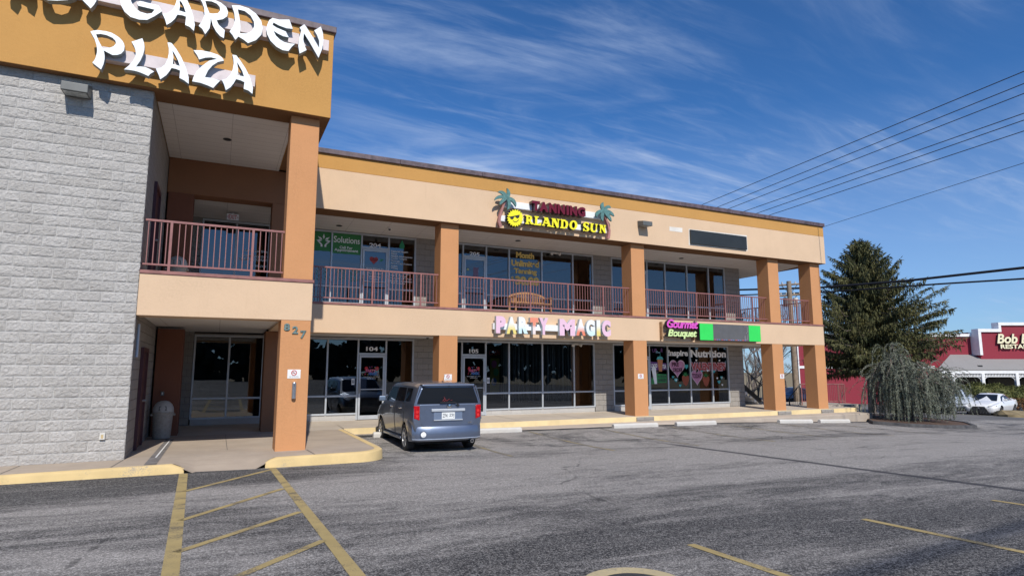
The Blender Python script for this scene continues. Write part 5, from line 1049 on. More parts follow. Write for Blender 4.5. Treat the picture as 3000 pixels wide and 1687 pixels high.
for cx, cz, s_ in ((18.38, 0.13, .22), (19.25, -0.05, .15), (17.78, -0.45, .18), (19.95, -0.08, .16), (20.38, -0.36, .16), (20.22, -0.55, .17), (17.62, -0.32, .12), (18.0, -0.68, .14)): mb.prism(heart(cx, cz, s_, s_), y_-.0005*k, None); k += 1
mb.build('small_hearts', P_TEAL, t)
mb = MB(); k = 0
for cx, cz, s_ in ((18.95, 0.40, .10), (20.3, 0.40, .10), (20.12, -0.38, .10), (20.4, -0.68, .10), (19.58, -0.05, .11), (20.4, -0.36, .07), (17.78, -0.45, .08)): mb.prism(heart(cx, cz, s_, s_), y_-.006-.0005*k, None); k += 1
mb.build('white_hearts', WINK, t)
mb = MB(); mb.prism([(16.44, 0.34), (17.28, 0.26), (17.30, 0.0), (16.95, -.04), (16.44, 0.02)], y_, None); mb.build('tea_ribbon', P_VIO, t)
mb = MB(); put_text(mb, 'LOADED', 16.46, 16.80, 0.08, 0.24, y_-.002, 0, 0, 0, .03); put_text(mb, 'TEA', 17.06, 17.27, 0.04, 0.21, y_-.002, 0, 0, 0, .03); mb.build('lettering', WINK, t)
mb = MB(); mb.prism([(16.80, 0.42), (17.10, 0.42), (17.04, -0.08), (16.88, -0.08)], y_-.004, None); cp = mb.build('tea_cup', P_ORG, t)
mb = MB(); mb.prism([(16.76, 0.42), (17.13, 0.42), (17.08, 0.53), (16.95, 0.56), (16.82, 0.53)], y_-.005, None); mb.tube([(16.95, y_-.005, .55), (16.97, y_-.005, .66)], 0.01, 4); mb.build('cup_lid', P_TEAL, cp)
mb = MB(); mb.prism([(16.46, -0.40), (16.75, -0.18), (17.28, -0.20), (17.28, -0.55), (16.80, -0.56), (16.46, -0.62)], y_, None); mb.build('shake_banner', P_GRN, t)
mb = MB(); put_text(mb, 'NUTRITION', 16.80, 17.25, -0.34, -0.24, y_-.002, 0, 0, 0, .03); put_text(mb, 'SHAKES', 16.82, 17.25, -0.51, -0.38, y_-.002, 0, 0, 0, .03); mb.build('lettering', BLK, t)
mb = MB(); mb.prism([(16.50, -0.02), (16.72, -0.02), (16.76, -0.60), (16.62, -0.60)], y_-.004, None); mb.prism([(16.47, -0.02), (16.52, 0.08), (16.60, 0.16), (16.70, 0.08), (16.74, -0.02)], y_-.0045, None); mb.build('milkshake', WINK, t)
mb = MB(); put_text(mb, 'UP', 16.55, 16.80, 0.72, 0.88, y_, 0, 0, 0, .02); put_text(mb, '&', 17.0, 17.12, 0.74, 0.90, y_, 0, 0, 0, .02); mb.build('lettering', P_VIO, t)

# ------------------------------------------------------------------ vehicles
def car_paint(name, c, metal=0.35):
    m, nt, p, o = nodemat(name); t = NT(nt); v = t.coord()
    nt.links.new(t.mix(t.ramp(t.noise(v, 2.5, 5, 0.6), 0.35, 0.75), c4(c), scl(c, 0.90)), p.inputs['Base Color'])
    p.inputs['Metallic'].default_value = metal; p.inputs['Roughness'].default_value = 0.38; p.inputs['Coat Weight'].default_value = 0.8; p.inputs['Coat Roughness'].default_value = 0.06
    return m
def loft(sections):
    """sections: (y, half outline [(x, z) ...] from bottom centre to top centre); x of first and last is 0"""
    mb = MB(); n = len(sections[0][1]); ring = 2*n-2
    for y, h in sections:
        for x, z in h: mb.v.append((x, y, z))
        for x, z in reversed(h[1:-1]): mb.v.append((-x, y, z))
    k = len(sections)
    for i in range(k-1):
        for j in range(ring):
            mb.f.append([i*ring+j, i*ring+(j+1) % ring, (i+1)*ring+(j+1) % ring, (i+1)*ring+j]); mb.m.append(0); mb.sm.append(True)
    mb.f.append(list(range(ring-1, -1, -1))); mb.m.append(0); mb.sm.append(True)
    mb.f.append([(k-1)*ring+j for j in range(ring)]); mb.m.append(0); mb.sm.append(True)
    return mb
def realise(mb, name, mats, parent, arches=(), bevel=0.04, segs=3, ang=18, well=None):
    me = mb.mesh(name); bm = bmesh.new(); bm.from_mesh(me); bmesh.ops.recalc_face_normals(bm, faces=bm.faces); bm.to_mesh(me); bm.free()
    for m in mats: me.materials.append(m)
    o = bpy.data.objects.new(name, me); col.objects.link(o)
    b = o.modifiers.new('b', 'BEVEL'); b.width = bevel; b.segments = segs; b.limit_method = 'ANGLE'; b.angle_limit = R(ang); b.harden_normals = False
    cut = None
    if arches:
        cb = MB()
        for (x0, x1, y, z, r) in arches: cb.cyl((x0, y, z), (x1, y, z), r, n=36, m=1, smooth=False)
        cme = cb.mesh('cut'); 
        for m in mats: cme.materials.append(m)
        cut = bpy.data.objects.new('cut', cme); col.objects.link(cut)
        m2 = o.modifiers.new('c', 'BOOLEAN'); m2.operation = 'DIFFERENCE'; m2.object = cut; m2.solver = 'EXACT'
    dg = bpy.context.evaluated_depsgraph_get(); dg.update()
    me2 = bpy.data.meshes.new_from_object(o.evaluated_get(dg))
    bpy.data.objects.remove(o); bpy.data.meshes.remove(me)
    if cut: bpy.data.objects.remove(cut)
    me2.polygons.foreach_set('use_smooth', [True]*len(me2.polygons)); me2.set_sharp_from_angle(angle=R(32)); me2.name = name
    o = bpy.data.objects.new(name, me2); col.objects.link(o); o.parent = parent
    return o
WELL = plain('dark_wheel_well', (0.010, 0.010, 0.011), 0.9)
def wheel(parent, x, y, r, side, rim_mat, spokes=9, width=0.20, rimk=0.68):
    xi = x-side*width
    mb = MB()
    pr = [(rimk*r, 0.0), (0.90*r, -0.004), (0.985*r, 0.02), (r, 0.05), (r, width-0.05), (0.985*r, width-0.02), (0.88*r, width), (0.3*r, width-0.02)]
    n = 36; vs = []
    for rr, d in pr: vs += [(x-side*d, y+rr*math.cos(2*math.pi*i/n), r+rr*math.sin(2*math.pi*i/n)) for i in range(n)]
    fs = [(k*n+i, k*n+(i+1) % n, (k+1)*n+(i+1) % n, (k+1)*n+i) for k in range(len(pr)-1) for i in range(n)]
    if side > 0: fs = [tuple(reversed(f)) for f in fs]
    mb.add(vs, fs, 0, True); w_ = mb.build('wheel', M['rubber'], parent, local=True)
    mb = MB(); R0 = rimk*r
    def pt(rr, a, d): return (x-side*d, y+rr*math.cos(a), r+rr*math.sin(a))
    n = 36
    vs = [pt(R0, 2*math.pi*i/n, 0.0) for i in range(n)]+[pt(R0*0.9, 2*math.pi*i/n, 0.012) for i in range(n)]+[pt(R0*0.86, 2*math.pi*i/n, 0.05) for i in range(n)]
    fs = [(k*n+i, k*n+(i+1) % n, (k+1)*n+(i+1) % n, (k+1)*n+i) for k in range(2) for i in range(n)]
    mb.add(vs, fs if side < 0 else [tuple(reversed(f)) for f in fs], 0, True)
    mb.add([pt(R0*0.88, 2*math.pi*i/n, 0.06) for i in range(n)], [tuple(range(n))], 1)
    for s in range(spokes):
        a = 2*math.pi*s/spokes; wd = 0.5*math.pi/spokes*1.05
        q = [pt(R0*.20, a-wd*1.6, 0.008), pt(R0*.20, a+wd*1.6, 0.008), pt(R0*.90, a+wd*.72, 0.014), pt(R0*.90, a-wd*.72, 0.014)]
        mb.add(q, [(0,1,2,3)], 0); q2 = [pt(R0*.9, a+wd*.72, .05), pt(R0*.2, a+wd*1.6, .05), pt(R0*.9, a-wd*.72, .05), pt(R0*.2, a-wd*1.6, .05)]
        mb.add([q[2], q[1], q2[1], q2[0]], [(0,1,2,3)], 0); mb.add([q[3], q[0], q2[3], q2[2]], [(0,1,2,3)], 0)
    mb.cyl((x-side*0.03, y, r), (x+side*0.002, y, r), R0*.26, R0*.20, n=16, m=0)
    mb.build('rim', [rim_mat, M['black']], w_, local=True)
    return w_
RIM = plain('silver_wheel_cover', (0.38, 0.38, 0.38), 0.35, 0.6)
# --- the silver blue boxy hatchback, seen from behind
H = thing('parked_hatchback', 'silver blue boxy hatchback parked nose in before the party shop', 'car', (5.05, 13.93, g(5.07, 15)), R(-1))
PAINT = car_paint('silver_blue_paint', (0.17, 0.205, 0.28), 0.75)
def sec(y, zb, ws, wm, wb, wr, zmid, zbelt, ztop, crown=0.03): return (y, [(0, zb), (ws-.10, zb), (ws, zb+.10), (wm, zmid), (wb, zbelt), (wr+.015, ztop-.085), (wr-.10, ztop-.012), (0, ztop+crown-.012)])
S = [sec(0.10, .40, .78, .845, .825, .655, .72, 1.145, 1.565), sec(0.16, .36, .82, .868, .845, .690, .74, 1.15, 1.615), sec(0.50, .30, .835, .878, .858, .715, .74, 1.15, 1.632), sec(1.55, .24, .835, .880, .862, .730, .72, 1.12, 1.645),
     sec(2.55, .24, .835, .880, .858, .715, .70, 1.08, 1.615), sec(2.80, .24, .835, .878, .852, .690, .70, 1.07, 1.565), sec(3.42, .24, .835, .876, .835, .775, .70, 1.015, 1.10), sec(3.95, .27, .80, .850, .79, .70, .68, .93, 1.02), sec(4.18, .30, .72, .775, .72, .62, .62, .84, .90), sec(4.25, .36, .64, .70, .66, .56, .58, .76, .80)]
ar = []
for y in (0.80, 3.40):
    for s in (-1, 1): ar.append((s*0.60, s*1.0, y, 0.315, 0.375))
body = realise(loft(S), 'body', [PAINT, WELL], H, ar, 0.035, 3, 16)
for y in (0.80, 3.40):
    for s in (-1, 1): wheel(H, s*0.872, y, 0.318, s, RIM, 7, 0.20, 0.70)
def ss(y, z, out=0.007, side=-1):
    """point on the side glass plane of the hatchback"""
    ys = [s[0] for s in S]; x0 = interp(y, ys, [s[1][4][0] for s in S]); z0 = interp(y, ys, [s[1][4][1] for s in S]); x1 = interp(y, ys, [s[1][5][0] for s in S]); z1 = interp(y, ys, [s[1][5][1] for s in S])
    t_ = (z-z0)/(z1-z0); return (side*(x0+(x1-x0)*t_+out), y, z)
for side in (-1, 1):
    for pts, lab in ((((0.95, 1.175), (1.78, 1.165), (1.80, 1.50), (1.06, 1.50)), None), (((1.84, 1.165), (2.88, 1.115), (2.50, 1.50), (1.86, 1.50)), None), (((0.42, 1.20), (0.86, 1.185), (0.96, 1.50), (0.50, 1.50)), None)):
        mb = MB(); vs = [ss(a, b, 0.008, side) for a, b in pts]; mb.add(vs, [(0,1,2,3) if side > 0 else (3,2,1,0)])
        mb.build('side_window', M['carglass'], H, local=True)
    d = []
    for y0 in (1.83, 0.93):                       # door seams and handles
        mb = MB(); mb.tube([(side*0.866, y0, 1.14), (side*0.884, y0-.01, .72), (side*0.84, y0, .34)], 0.006, 4); mb.build('door_seam', M['black'], H, local=True)
    for y0 in (1.98, 1.10):
        mb = MB(); mb.tube([(side*0.872, y0, 1.0), (side*0.905, y0+.02, 1.0), (side*0.905, y0+.16, 1.005), (side*0.872, y0+.18, 1.005)], 0.014, 6); mb.build('door_handle', M['chrome'], H, local=True)
    mb = MB(); mb.box(side*0.875, side*1.06, 2.78, 2.86, 1.10, 1.24); mb.build('wing_mirror', car_paint('mirror_blue', (0.16, 0.22, 0.32)), H, bevel=0.03, local=True)
    mb = MB(); mb.box(side*0.80, side*0.882, 1.18, 3.0, 0.235, 0.305); mb.build('sill_skirt', PAINT, H, bevel=0.02, local=True)
# windscreen
mb = MB(); mb.add([(-.64, 2.83, 1.545), (.64, 2.83, 1.545), (.74, 3.40, 1.125), (-.74, 3.40, 1.125)], [(0,1,2,3)]); mb.build('windscreen', M['carglass'], H, local=True)
# rear end
def rp(x, z, out=0.0):
    """point on the tailgate: it leans forward above the belt line"""
    y = 0.10; return (x, y-out+0.020*(abs(x)/0.8)**3, z)
def rplate(name, mat, pts, out=0.012, th=0.03, parent=None, bevel=0.006):
    mb = MB(); n = len(pts); f = [rp(x, z, out) for x, z in pts]; b = [(x, y+th, z) for x, y, z in f]
    mb.add(f+b, [tuple(range(n))]+[tuple(reversed(range(n, 2*n)))]+[(i, n+i, n+(i+1) % n, (i+1) % n) for i in range(n)])
    return mb.build(name, mat, parent or H, bevel=bevel, local=True)
tg = rplate('tailgate', PAINT, [(-.66, .655), (-.62, .625), (.62, .625), (.66, .655), (.70, .90), (.70, 1.125), (-.70, 1.125), (-.70, .90)], 0.020, 0.05, bevel=0.012)
rw = rplate('rear_window', M['carglass'], [(-.775, 1.135), (.775, 1.135), (.745, 1.25), (.635, 1.525), (-.635, 1.525), (-.745, 1.25)], 0.022, 0.05, bevel=0.01)
mb = MB(); mb.box(-.66, .66, 0.055, 0.30, 1.545, 1.60); mb.build('roof_spoiler', PAINT, H, bevel=0.02, local=True)
mb = MB(); mb.box(-.018, .018, 0.048, 0.056, 1.553, 1.573); mb.build('washer_jet', M['black'], H, local=True)
for s in (-1, 1):
    mb = MB(); mb.tube([rp(s*.70, 1.56, .0), rp(s*.765, 1.35, .012), rp(s*.825, 1.14, .012), rp(s*.85, .76, .01)], 0.016, 6); mb.build('corner_trim', PAINT, H, local=True)
RED = plain('red_lamp_plastic', (0.42, 0.006, 0.012), 0.12, 0, 0.35, 28)
for s in (-1, 1):
    pts = [(s*.845, 1.10), (s*.705, 1.095), (s*.705, .765), (s*.835, .81)]
    if s < 0: pts = pts[::-1]
    tl = rplate('tail_light', RED, pts[::-1], 0.030, 0.10, bevel=0.01)
    for zz in (.96, .86):
        mb = MB(); mb.disc_y(s*.765, zz, rp(s*.765, zz, .032)[1], .035, 14); mb.build('reflector_lens', plain('bright_lamp_lens', (0.62, 0.03, 0.03), 0.1), tl, local=True)
mb = MB()
bs = [(-.885, .30), (-.60, .09), (-.30, .025), (0, .005), (.30, .025), (.60, .09), (.885, .30)]
prof = [(.08, .27), (.0, .33), (-.005, .40), (.0, .56), (.03, .615), (.10, .635)]
vs = []
bx_ = [(-.872, .78), (-.888, .40), (-.86, .18), (-.74, .07), (-.42, .018), (0, 0), (.42, .018), (.74, .07), (.86, .18), (.888, .40), (.872, .78)]
for x, y in bx_:
    k = 0.0 if y > .7 else 1
    for dy_, z in prof: vs.append((x*(1-0.02*(dy_ > .05)), y+dy_*k, z+(0.14 if y > .3 and z > .5 else (0.05 if y > .1 and z > .5 else 0))))
n = len(prof)
mb.add(vs, [(i*n+j, (i+1)*n+j, (i+1)*n+j+1, i*n+j+1) for i in range(len(bx_)-1) for j in range(n-1)], 0, True)
me_b = mb.build('rear_bumper', PAINT, H, local=True)
for v_ in me_b.data.vertices:                       # clear the wheel arches
    dy_, dz_ = v_.co.y-.80, v_.co.z-.315; d_ = math.hypot(dy_, dz_)
    if d_ < .40 and d_ > 0: v_.co.y -= max(0, (.40-d_))*0.9
mb = MB(); mb.tube([(x*.985, y-.008, .325+.0*abs(x)) for x, y in bx_[2:9]], 0.012, 6); mb.build('bumper_lip', car_paint('pale_lip', (0.42, 0.48, 0.58)), H, local=True)
mb = MB(); mb.cyl((-.62, .075, .44), (-.62, .025, .44), .085, n=24); mb.build('reflector_ring', PAINT, H, local=True)
mb = MB(); mb.disc_y(-.62, .44, .022, .064, 24); mb.build('reverse_lamp', plain('clear_lamp', (0.75, 0.75, 0.74), 0.12, 0, 0.3, 30), H, local=True)
mb = MB(); mb.cyl((.60, .04, .245), (.60, .40, .245), .045, n=18); mb.build('exhaust', M['chrome'], H, local=True)
mb = MB(); mb.disc_y(.60, .245, .038, .034, 16); mb.build('exhaust_mouth', M['black'], H, local=True)
mb = MB(); mb.box(-.70, .70, .28, 3.9, .20, .30); mb.build('underbody', WELL, H, local=True)
rc = rplate('plate_recess', car_paint('recess_shade_blue', (0.20, 0.255, 0.36)), [(-.36, .745), (.36, .745), (.36, .99), (-.36, .99)], 0.021, 0.04, bevel=0.015)
rplate('grab_bar', M['alu'], [(-.42, .955), (.42, .955), (.42, 1.02), (-.42, 1.02)], 0.050, 0.05, bevel=0.012)
mb = MB(); mb.tube([rp(-.36, .755, .03), rp(.36, .755, .03)], 0.014, 6); mb.build('recess_lip', M['alu'], H, local=True)
pt_ = rplate('licence_plate', plain('white_plate', (0.72, 0.74, 0.72), 0.5, 0, 0.05), [(-.165, .775), (.165, .775), (.165, .935), (-.165, .935)], 0.030, 0.006, bevel=0.003)
mb = MB(); yq = rp(0, .85, .0315)[1]; put_text(mb, 'ZF4', -.145, -.025, .815, .905, yq, 0, 0, 0, .01); put_text(mb, 'Z9J', .02, .145, .815, .905, yq, 0, 0, 0, .01); mb.build('lettering', plain('plate_ink', (0.10, 0.11, 0.14), 0.6), pt_, local=True)
mb = MB(); mb.lathe([(0.065, 0), (0.06, .012), (0, .016)], n=24)
em = MB(); em.add([(x+.02, 0.073-z, 1.075+y*.75) for x, y, z in mb.v], mb.f, 0, True); e_ = em.build('emblem', M['chrome'], H, local=True)
mb = MB(); mb.add([(x+.02, 0.0575, 1.075+z) for x, z in ((-.05, -.008), (.05, -.008), (.045, .008), (-.045, .008))], [(0,1,2,3)]); mb.build('emblem_bar', M['darkgrey'], e_, local=True)
mb = MB(); put_text(mb, 'xB', .50, .60, .665, .705, rp(.55, .68, .027)[1], 0, 0, 0, .02); mb.build('badge', M['chrome'], H, local=True)
mb = MB(); mb.tube([rp(-.22, 1.165, .045), rp(.15, 1.168, .05), rp(.22, 1.13, .055), rp(.235, 1.11, .06)], 0.014, 6); mb.cyl(rp(.235, 1.10, .03), rp(.235, 1.10, .07), .03, n=12); mb.build('wiper', M['black'], H, local=True)
mb = MB(); rnd = random.Random(4)
for a, b in (((-.12, 1.30), (-.05, 1.20)), ((-.05, 1.20), (.02, 1.25)), ((-.10, 1.26), (-.15, 1.20)), ((-.07, 1.22), (-.12, 1.19)), ((.05, 1.215), (.09, 1.22))): mb.tube([rp(*a, .026), rp(*b, .026)], .008, 4)
mb.build('window_sticker', plain('dull_red_sticker', (0.16, 0.02, 0.025), 0.6), rw, local=True)
mb = MB(); mb.cyl((0, .55, 1.64), (0, .55, 1.665), .025, n=10); mb.tube([(0, .55, 1.66), (.01, .40, 1.84)], .004, 5); mb.build('antenna', M['black'], H, local=True)

# --- distant vehicles share one lofted shape each
def small_car(name, label, cat, pos, rz, S, paint, axles, wr, glass, lamps, extra=None, rim=RIM, wx=0.86):
    t = thing(name, label, cat, pos, rz)
    ar = [(s*(wx-.28), s*(wx+.2), y, wr, wr+.055) for y in axles for s in (-1, 1)]
    realise(loft(S), 'body', [paint, WELL], t, ar, 0.05, 2, 14)
    for y in axles:
        for s in (-1, 1): wheel(t, s*wx, y, wr, s, rim, 8, 0.2, 0.72)
    for nm, quads in glass:
        for q in quads:
            mb = MB(); mb.add(q, [tuple(range(len(q)))]); mb.build(nm, M['carglass'], t, local=True)
    for nm, m_, q in lamps:
        mb = MB(); mb.add(q, [tuple(range(len(q)))]); mb.build(nm, m_, t, local=True)
    mb = MB(); mb.box(-wx+.2, wx-.2, axles[0]-.3, axles[-1]+.3, wr*.55, wr+.05); mb.build('underbody', WELL, t, local=True)
    for s in (-1, 1):
        mb = MB(); my = axles[-1]-.62; mb.box(s*wx, s*(wx+.19), my, my+.10, S[3][1][4][1]+.02, S[3][1][4][1]+.16); mb.build('wing_mirror', paint, t, bevel=0.03, local=True)
    if extra: extra(t)
    return t
# local +y is forward.  White sedan, nose towards the camera
fh = Vector((math.cos(R(64.3)), math.sin(R(64.3)), 0)); rt = Vector((math.sin(R(64.3)), -math.cos(R(64.3)), 0))
def heading(v): return math.atan2(-v.x, v.y)
WHITE = car_paint('white_pearl_paint', (0.80, 0.80, 0.80), 0.0)
S2 = [sec(0.0, .42, .60, .70, .70, .60, .65, .95, 1.0), sec(.25, .32, .80, .90, .84, .70, .68, 1.0, 1.08), sec(1.05, .26, .86, .93, .87, .70, .66, .98, 1.10), sec(1.75, .24, .86, .93, .87, .62, .65, .96, 1.40), sec(2.45, .24, .86, .93, .87, .62, .65, .94, 1.44),
      sec(2.95, .24, .86, .93, .87, .62, .65, .93, 1.36), sec(3.75, .24, .86, .93, .85, .74, .65, .90, .97), sec(4.55, .25, .84, .91, .80, .62, .62, .80, .86), sec(4.90, .26, .72, .78, .72, .52, .55, .70, .74), sec(4.98, .30, .58, .64, .60, .42, .52, .62, .66)]
def sedan_extra(t):
    mb = MB(); mb.prism([(-.30, .66), (.30, .66), (.52, .30), (.58, .20), (-.58, .20), (-.52, .30)], -5.03, -4.86)
    mb.v = [(-x, -y, z) for x, y, z in mb.v]; gr = mb.build('grille', M['black'], t, local=True)
    mb = MB()
    for i in range(7):
        for s in (-1, 1): mb.tube([(s*(.06+.07*i), 5.035, .62), (s*(.08+.08*i), 5.035, .24)], .006, 4)
    mb.build('grille_bars', M['steel'], gr, local=True)
    mb = MB(); mb.lathe([(.05, 0), (0, .01)], n=14); e2 = MB(); e2.add([(x, 5.035+z, .58+y) for x, y, z in mb.v], mb.f); e2.build('emblem', M['chrome'], gr, local=True)
    for s in (-1, 1):
        mb = MB(); mb.add([(s*.46, 4.965, .70), (s*.86, 4.60, .74), (s*.84, 4.64, .67), (s*.50, 4.955, .63)], [(0,1,2,3)]); mb.build('headlight', M['darkgrey'], t, local=True)
        mb = MB(); mb.add([(s*.60, 4.93, .42), (s*.84, 4.72, .36), (s*.83, 4.74, .27), (s*.78, 4.80, .30)], [(0,1,2,3)]); mb.build('air_vent', M['black'], t, local=True)
pc = fh*39.2+rt*29.6
sedan_glass = [('windscreen', [[(.66, 3.72, .985), (-.66, 3.72, .985), (-.55, 2.99, 1.365), (.55, 2.99, 1.365)]])]
for s in (-1, 1):
    def sp(y, z, k=s):
        ys = [q[0] for q in S2]; x0 = interp(y, ys, [q[1][4][0] for q in S2]); z0 = interp(y, ys, [q[1][4][1] for q in S2]); x1 = interp(y, ys, [q[1][5][0] for q in S2]); z1 = interp(y, ys, [q[1][5][1] for q in S2])
        return (k*(x0+(x1-x0)*(z-z0)/(z1-z0)+.012), y, z)
    sedan_glass.append(('side_window', [[sp(2.35, .98), sp(3.45, .965), sp(2.95, 1.25), sp(2.40, 1.335)], [sp(1.25, 1.0), sp(2.28, .985), sp(2.33, 1.335), sp(1.80, 1.30)]]))
sedan = small_car('parked_sedan', 'white sedan with large black grille parked beyond the grass verge', 'car', (0, 0, 0), 0, S2, WHITE, (0.98, 3.85), 0.34, sedan_glass, [], sedan_extra, plain('dark_alloy', (0.12, 0.12, 0.125), 0.35, 0.5), 0.90)
hv = (-fh*0.61-rt*0.79).normalized(); nose = pc
sedan.location = nose-hv*4.98; sedan.location.z = -2.98; sedan.rotation_euler = (0, 0, heading(hv))
# silver sport utility, facing away to the right
SILV = car_paint('silver_paint', (0.52, 0.56, 0.60), 0.25)
S3 = [sec(0.0, .50, .74, .80, .76, .64, .80, 1.10, 1.70), sec(.12, .46, .80, .88, .84, .68, .82, 1.12, 1.76), sec(1.2, .42, .82, .90, .86, .70, .80, 1.12, 1.80), sec(2.2, .42, .82, .90, .86, .70, .80, 1.10, 1.80), sec(2.55, .42, .82, .90, .86, .68, .80, 1.09, 1.74),
      sec(3.15, .42, .82, .90, .85, .74, .80, 1.06, 1.15), sec(3.95, .44, .80, .88, .78, .66, .78, .98, 1.07), sec(4.30, .46, .72, .80, .72, .60, .70, .90, .96), sec(4.38, .50, .66, .74, .68, .56, .66, .84, .88), sec(4.40, .52, .60, .70, .66, .54, .66, .82, .86)]
sg = [('windscreen', [[(.68, 3.12, 1.17), (-.68, 3.12, 1.17), (-.60, 2.60, 1.70), (.60, 2.60, 1.70)]])]
for s in (-1, 1):
    def sq(y, z, k=s):
        ys = [q[0] for q in S3]; x0 = interp(y, ys, [q[1][4][0] for q in S3]); z0 = interp(y, ys, [q[1][4][1] for q in S3]); x1 = interp(y, ys, [q[1][5][0] for q in S3]); z1 = interp(y, ys, [q[1][5][1] for q in S3])
        return (k*(x0+(x1-x0)*(z-z0)/(z1-z0)+.012), y, z)
    sg.append(('side_window', [[sq(1.95, 1.14), sq(2.98, 1.12), sq(2.52, 1.62), sq(1.97, 1.66)], [sq(1.0, 1.15), sq(1.83, 1.14), sq(1.83, 1.66), sq(1.0, 1.66)], [sq(.30, 1.17), sq(.88, 1.15), sq(.88, 1.66), sq(.42, 1.64)]]))
def suv_extra(t):
    for s in (-1, 1):
        mb = MB(); mb.box(s*.895, s*.925, 1.25, 2.95, .70, .78); mb.build('side_moulding', M['alu'], t, bevel=0.01, local=True)
        for y in (1.95, 1.1): 
            mb = MB(); mb.box(s*.89, s*.92, y, y+.18, 1.0, 1.04); mb.build('door_handle', M['black'], t, local=True)
hv = (fh*0.485+rt*0.875).normalized()
suv = small_car('parked_suv', 'silver sport utility vehicle half hidden behind the drooping blue cedar', 'car', (0, 0, 0), 0, S3, SILV, (0.85, 3.45), 0.36, sg, [], suv_extra, RIM, 0.87)
suv.location = fh*39.35+rt*26.68; suv.location.z = -2.86; suv.rotation_euler = (0, 0, heading(hv))
# dark blue car seen between the last pillars
NAVY = car_paint('navy_paint', (0.035, 0.055, 0.12), 0.2)
blue = copy_tree(sedan, label='dark blue car parked behind the far pillars of the plaza'); blue.name = 'parked_car'
for o in [o for o in bpy.data.objects if o.parent == blue and o.name.startswith(('body', 'wing_mirror'))]:
    o.data = o.data.copy()
    for i, m_ in enumerate(o.data.materials):
        if m_ == WHITE: o.data.materials[i] = NAVY
hb = (rt*0.9+fh*0.43).normalized(); pb = fh*45+rt*20.6
blue.location = pb-hb*2.3; blue.location.z = -2.72; blue.rotation_euler = (0, 0, heading(hb))

# ------------------------------------------------------------------ vegetation
def conifer(name, label, x, y, H, prof, seed, mat, lean=0.0, group=None, dens=1.0):
    """prof: (height fraction, radius) from bottom to top"""
    rnd = random.Random(seed)
    z0 = g(x, y)
    t = thing(name, label, 'tree', (x, y, z0), 0, group)
    mb = MB(); mb.tube([(0, 0, -0.1), (0.05, 0, H*.35), (0.02, 0.03, H*.7), (0, 0, H*.99)], 0.24, 10, 0, 0.015); mb.build('trunk', M['bark'], t, local=True)
    mb = MB(); br = MB()
    hs = [p[0] for p in prof]; rs = [p[1] for p in prof]
    sr = Vector((math.sin(R(64.3)), -math.cos(R(64.3)), 0))
    n = int(230*dens)
    def frond(q, d, L_, wd):
        e = d.cross(Vector((rnd.uniform(-1, 1), rnd.uniform(-1, 1), rnd.uniform(-1, 1)))).normalized()*wd
        mb.add([q-e*.6, q+d*L_*.45-e, q+d*L_, q+d*L_*.45+e, q+e*.6], [(0, 1, 2, 3, 4)])
    for i in range(n):
        f = (i+rnd.random())/n; f = f**1.1
        z = H*(hs[0]+(0.985-hs[0])*f)
        a = i*2.39996+rnd.uniform(-.4, .4)
        ca, sa = math.cos(a), math.sin(a)
        side = ca*sr.x+sa*sr.y
        lob = 1+0.12*math.sin(a*3+z*.9)+0.13*side*min(1, (1-z/H)*2)
        rad = interp(z/H, hs, rs)*lob*rnd.choice((.62, .8, .95, 1.0, 1.08, 1.16))
        up = rnd.uniform(.10, .42); droop = rnd.uniform(.35, .60)
        P = []; m = max(5, int(rad*3)); wob = rnd.uniform(-.25, .25)
        for k in range(m+1):
            u = k/m; b_ = a+wob*u*u; P.append(Vector((math.cos(b_)*rad*u, math.sin(b_)*rad*u, z+rad*(up*u-droop*u*u)+rad*.42*max(0, u-.55)/.45*(.45+z/H))))
        br.tube(P, 0.012+.009*rad, 4, 0, .004)
        tn = Vector((-sa, ca, 0)); outd = Vector((ca, sa, 0))
        steps = int(10+rad*22)
        for k in range(steps):
            u = 0.06+0.94*k/steps
            i0 = min(m-1, int(u*m)); p = P[i0].lerp(P[i0+1], u*m-i0); along = (P[i0+1]-P[i0]).normalized()
            w_ = (0.06+0.16*rad)*(1.05-u)**.7
            for s in (-1, 1):
                q = p+tn*s*rnd.uniform(.0, w_)+outd*rnd.uniform(-.06, .06); q.z += rnd.uniform(-.06, .05)-.10*abs(s*w_)
                d = (along*rnd.uniform(.3, 1.1)+tn*s*rnd.uniform(.2, .9)*(1.1-u)+Vector((0, 0, rnd.uniform(-1.3, .1)))).normalized()
                frond(q, d, rnd.uniform(.12, .27), rnd.uniform(.018, .035))
                if rnd.random() < .62:             # hanging secondary sprays
                    q2 = q+Vector((rnd.uniform(-.05, .05), rnd.uniform(-.05, .05), -rnd.uniform(.02, .12)))
                    frond(q2, Vector((rnd.uniform(-.3, .3), rnd.uniform(-.3, .3), -1)).normalized(), rnd.uniform(.14, .36), rnd.uniform(.015, .03))
        frond(P[-1], (P[-1]-P[-2]).normalized(), .22, .03)
    for k in range(26): frond(Vector((0, 0, H*(.90+.105*k/26))), Vector((rnd.uniform(-.7, .7), rnd.uniform(-.7, .7), rnd.uniform(.2, 1))).normalized(), rnd.uniform(.12, .26), .022)
    mb.build('crown', mat, t, local=True); br.build('branches', M['bark'], t, local=True)
    return t
conifer('spruce_tree', 'tall broad dark green conifer right of the plaza end', 36.1, 24.4, 10.75, [(0.22, 2.6), (0.30, 3.5), (0.42, 3.9), (0.53, 3.25), (0.64, 2.65), (0.75, 2.0), (0.86, 1.25), (0.94, .65), (1.0, .15)], 21, M['spruce'], dens=1.75)
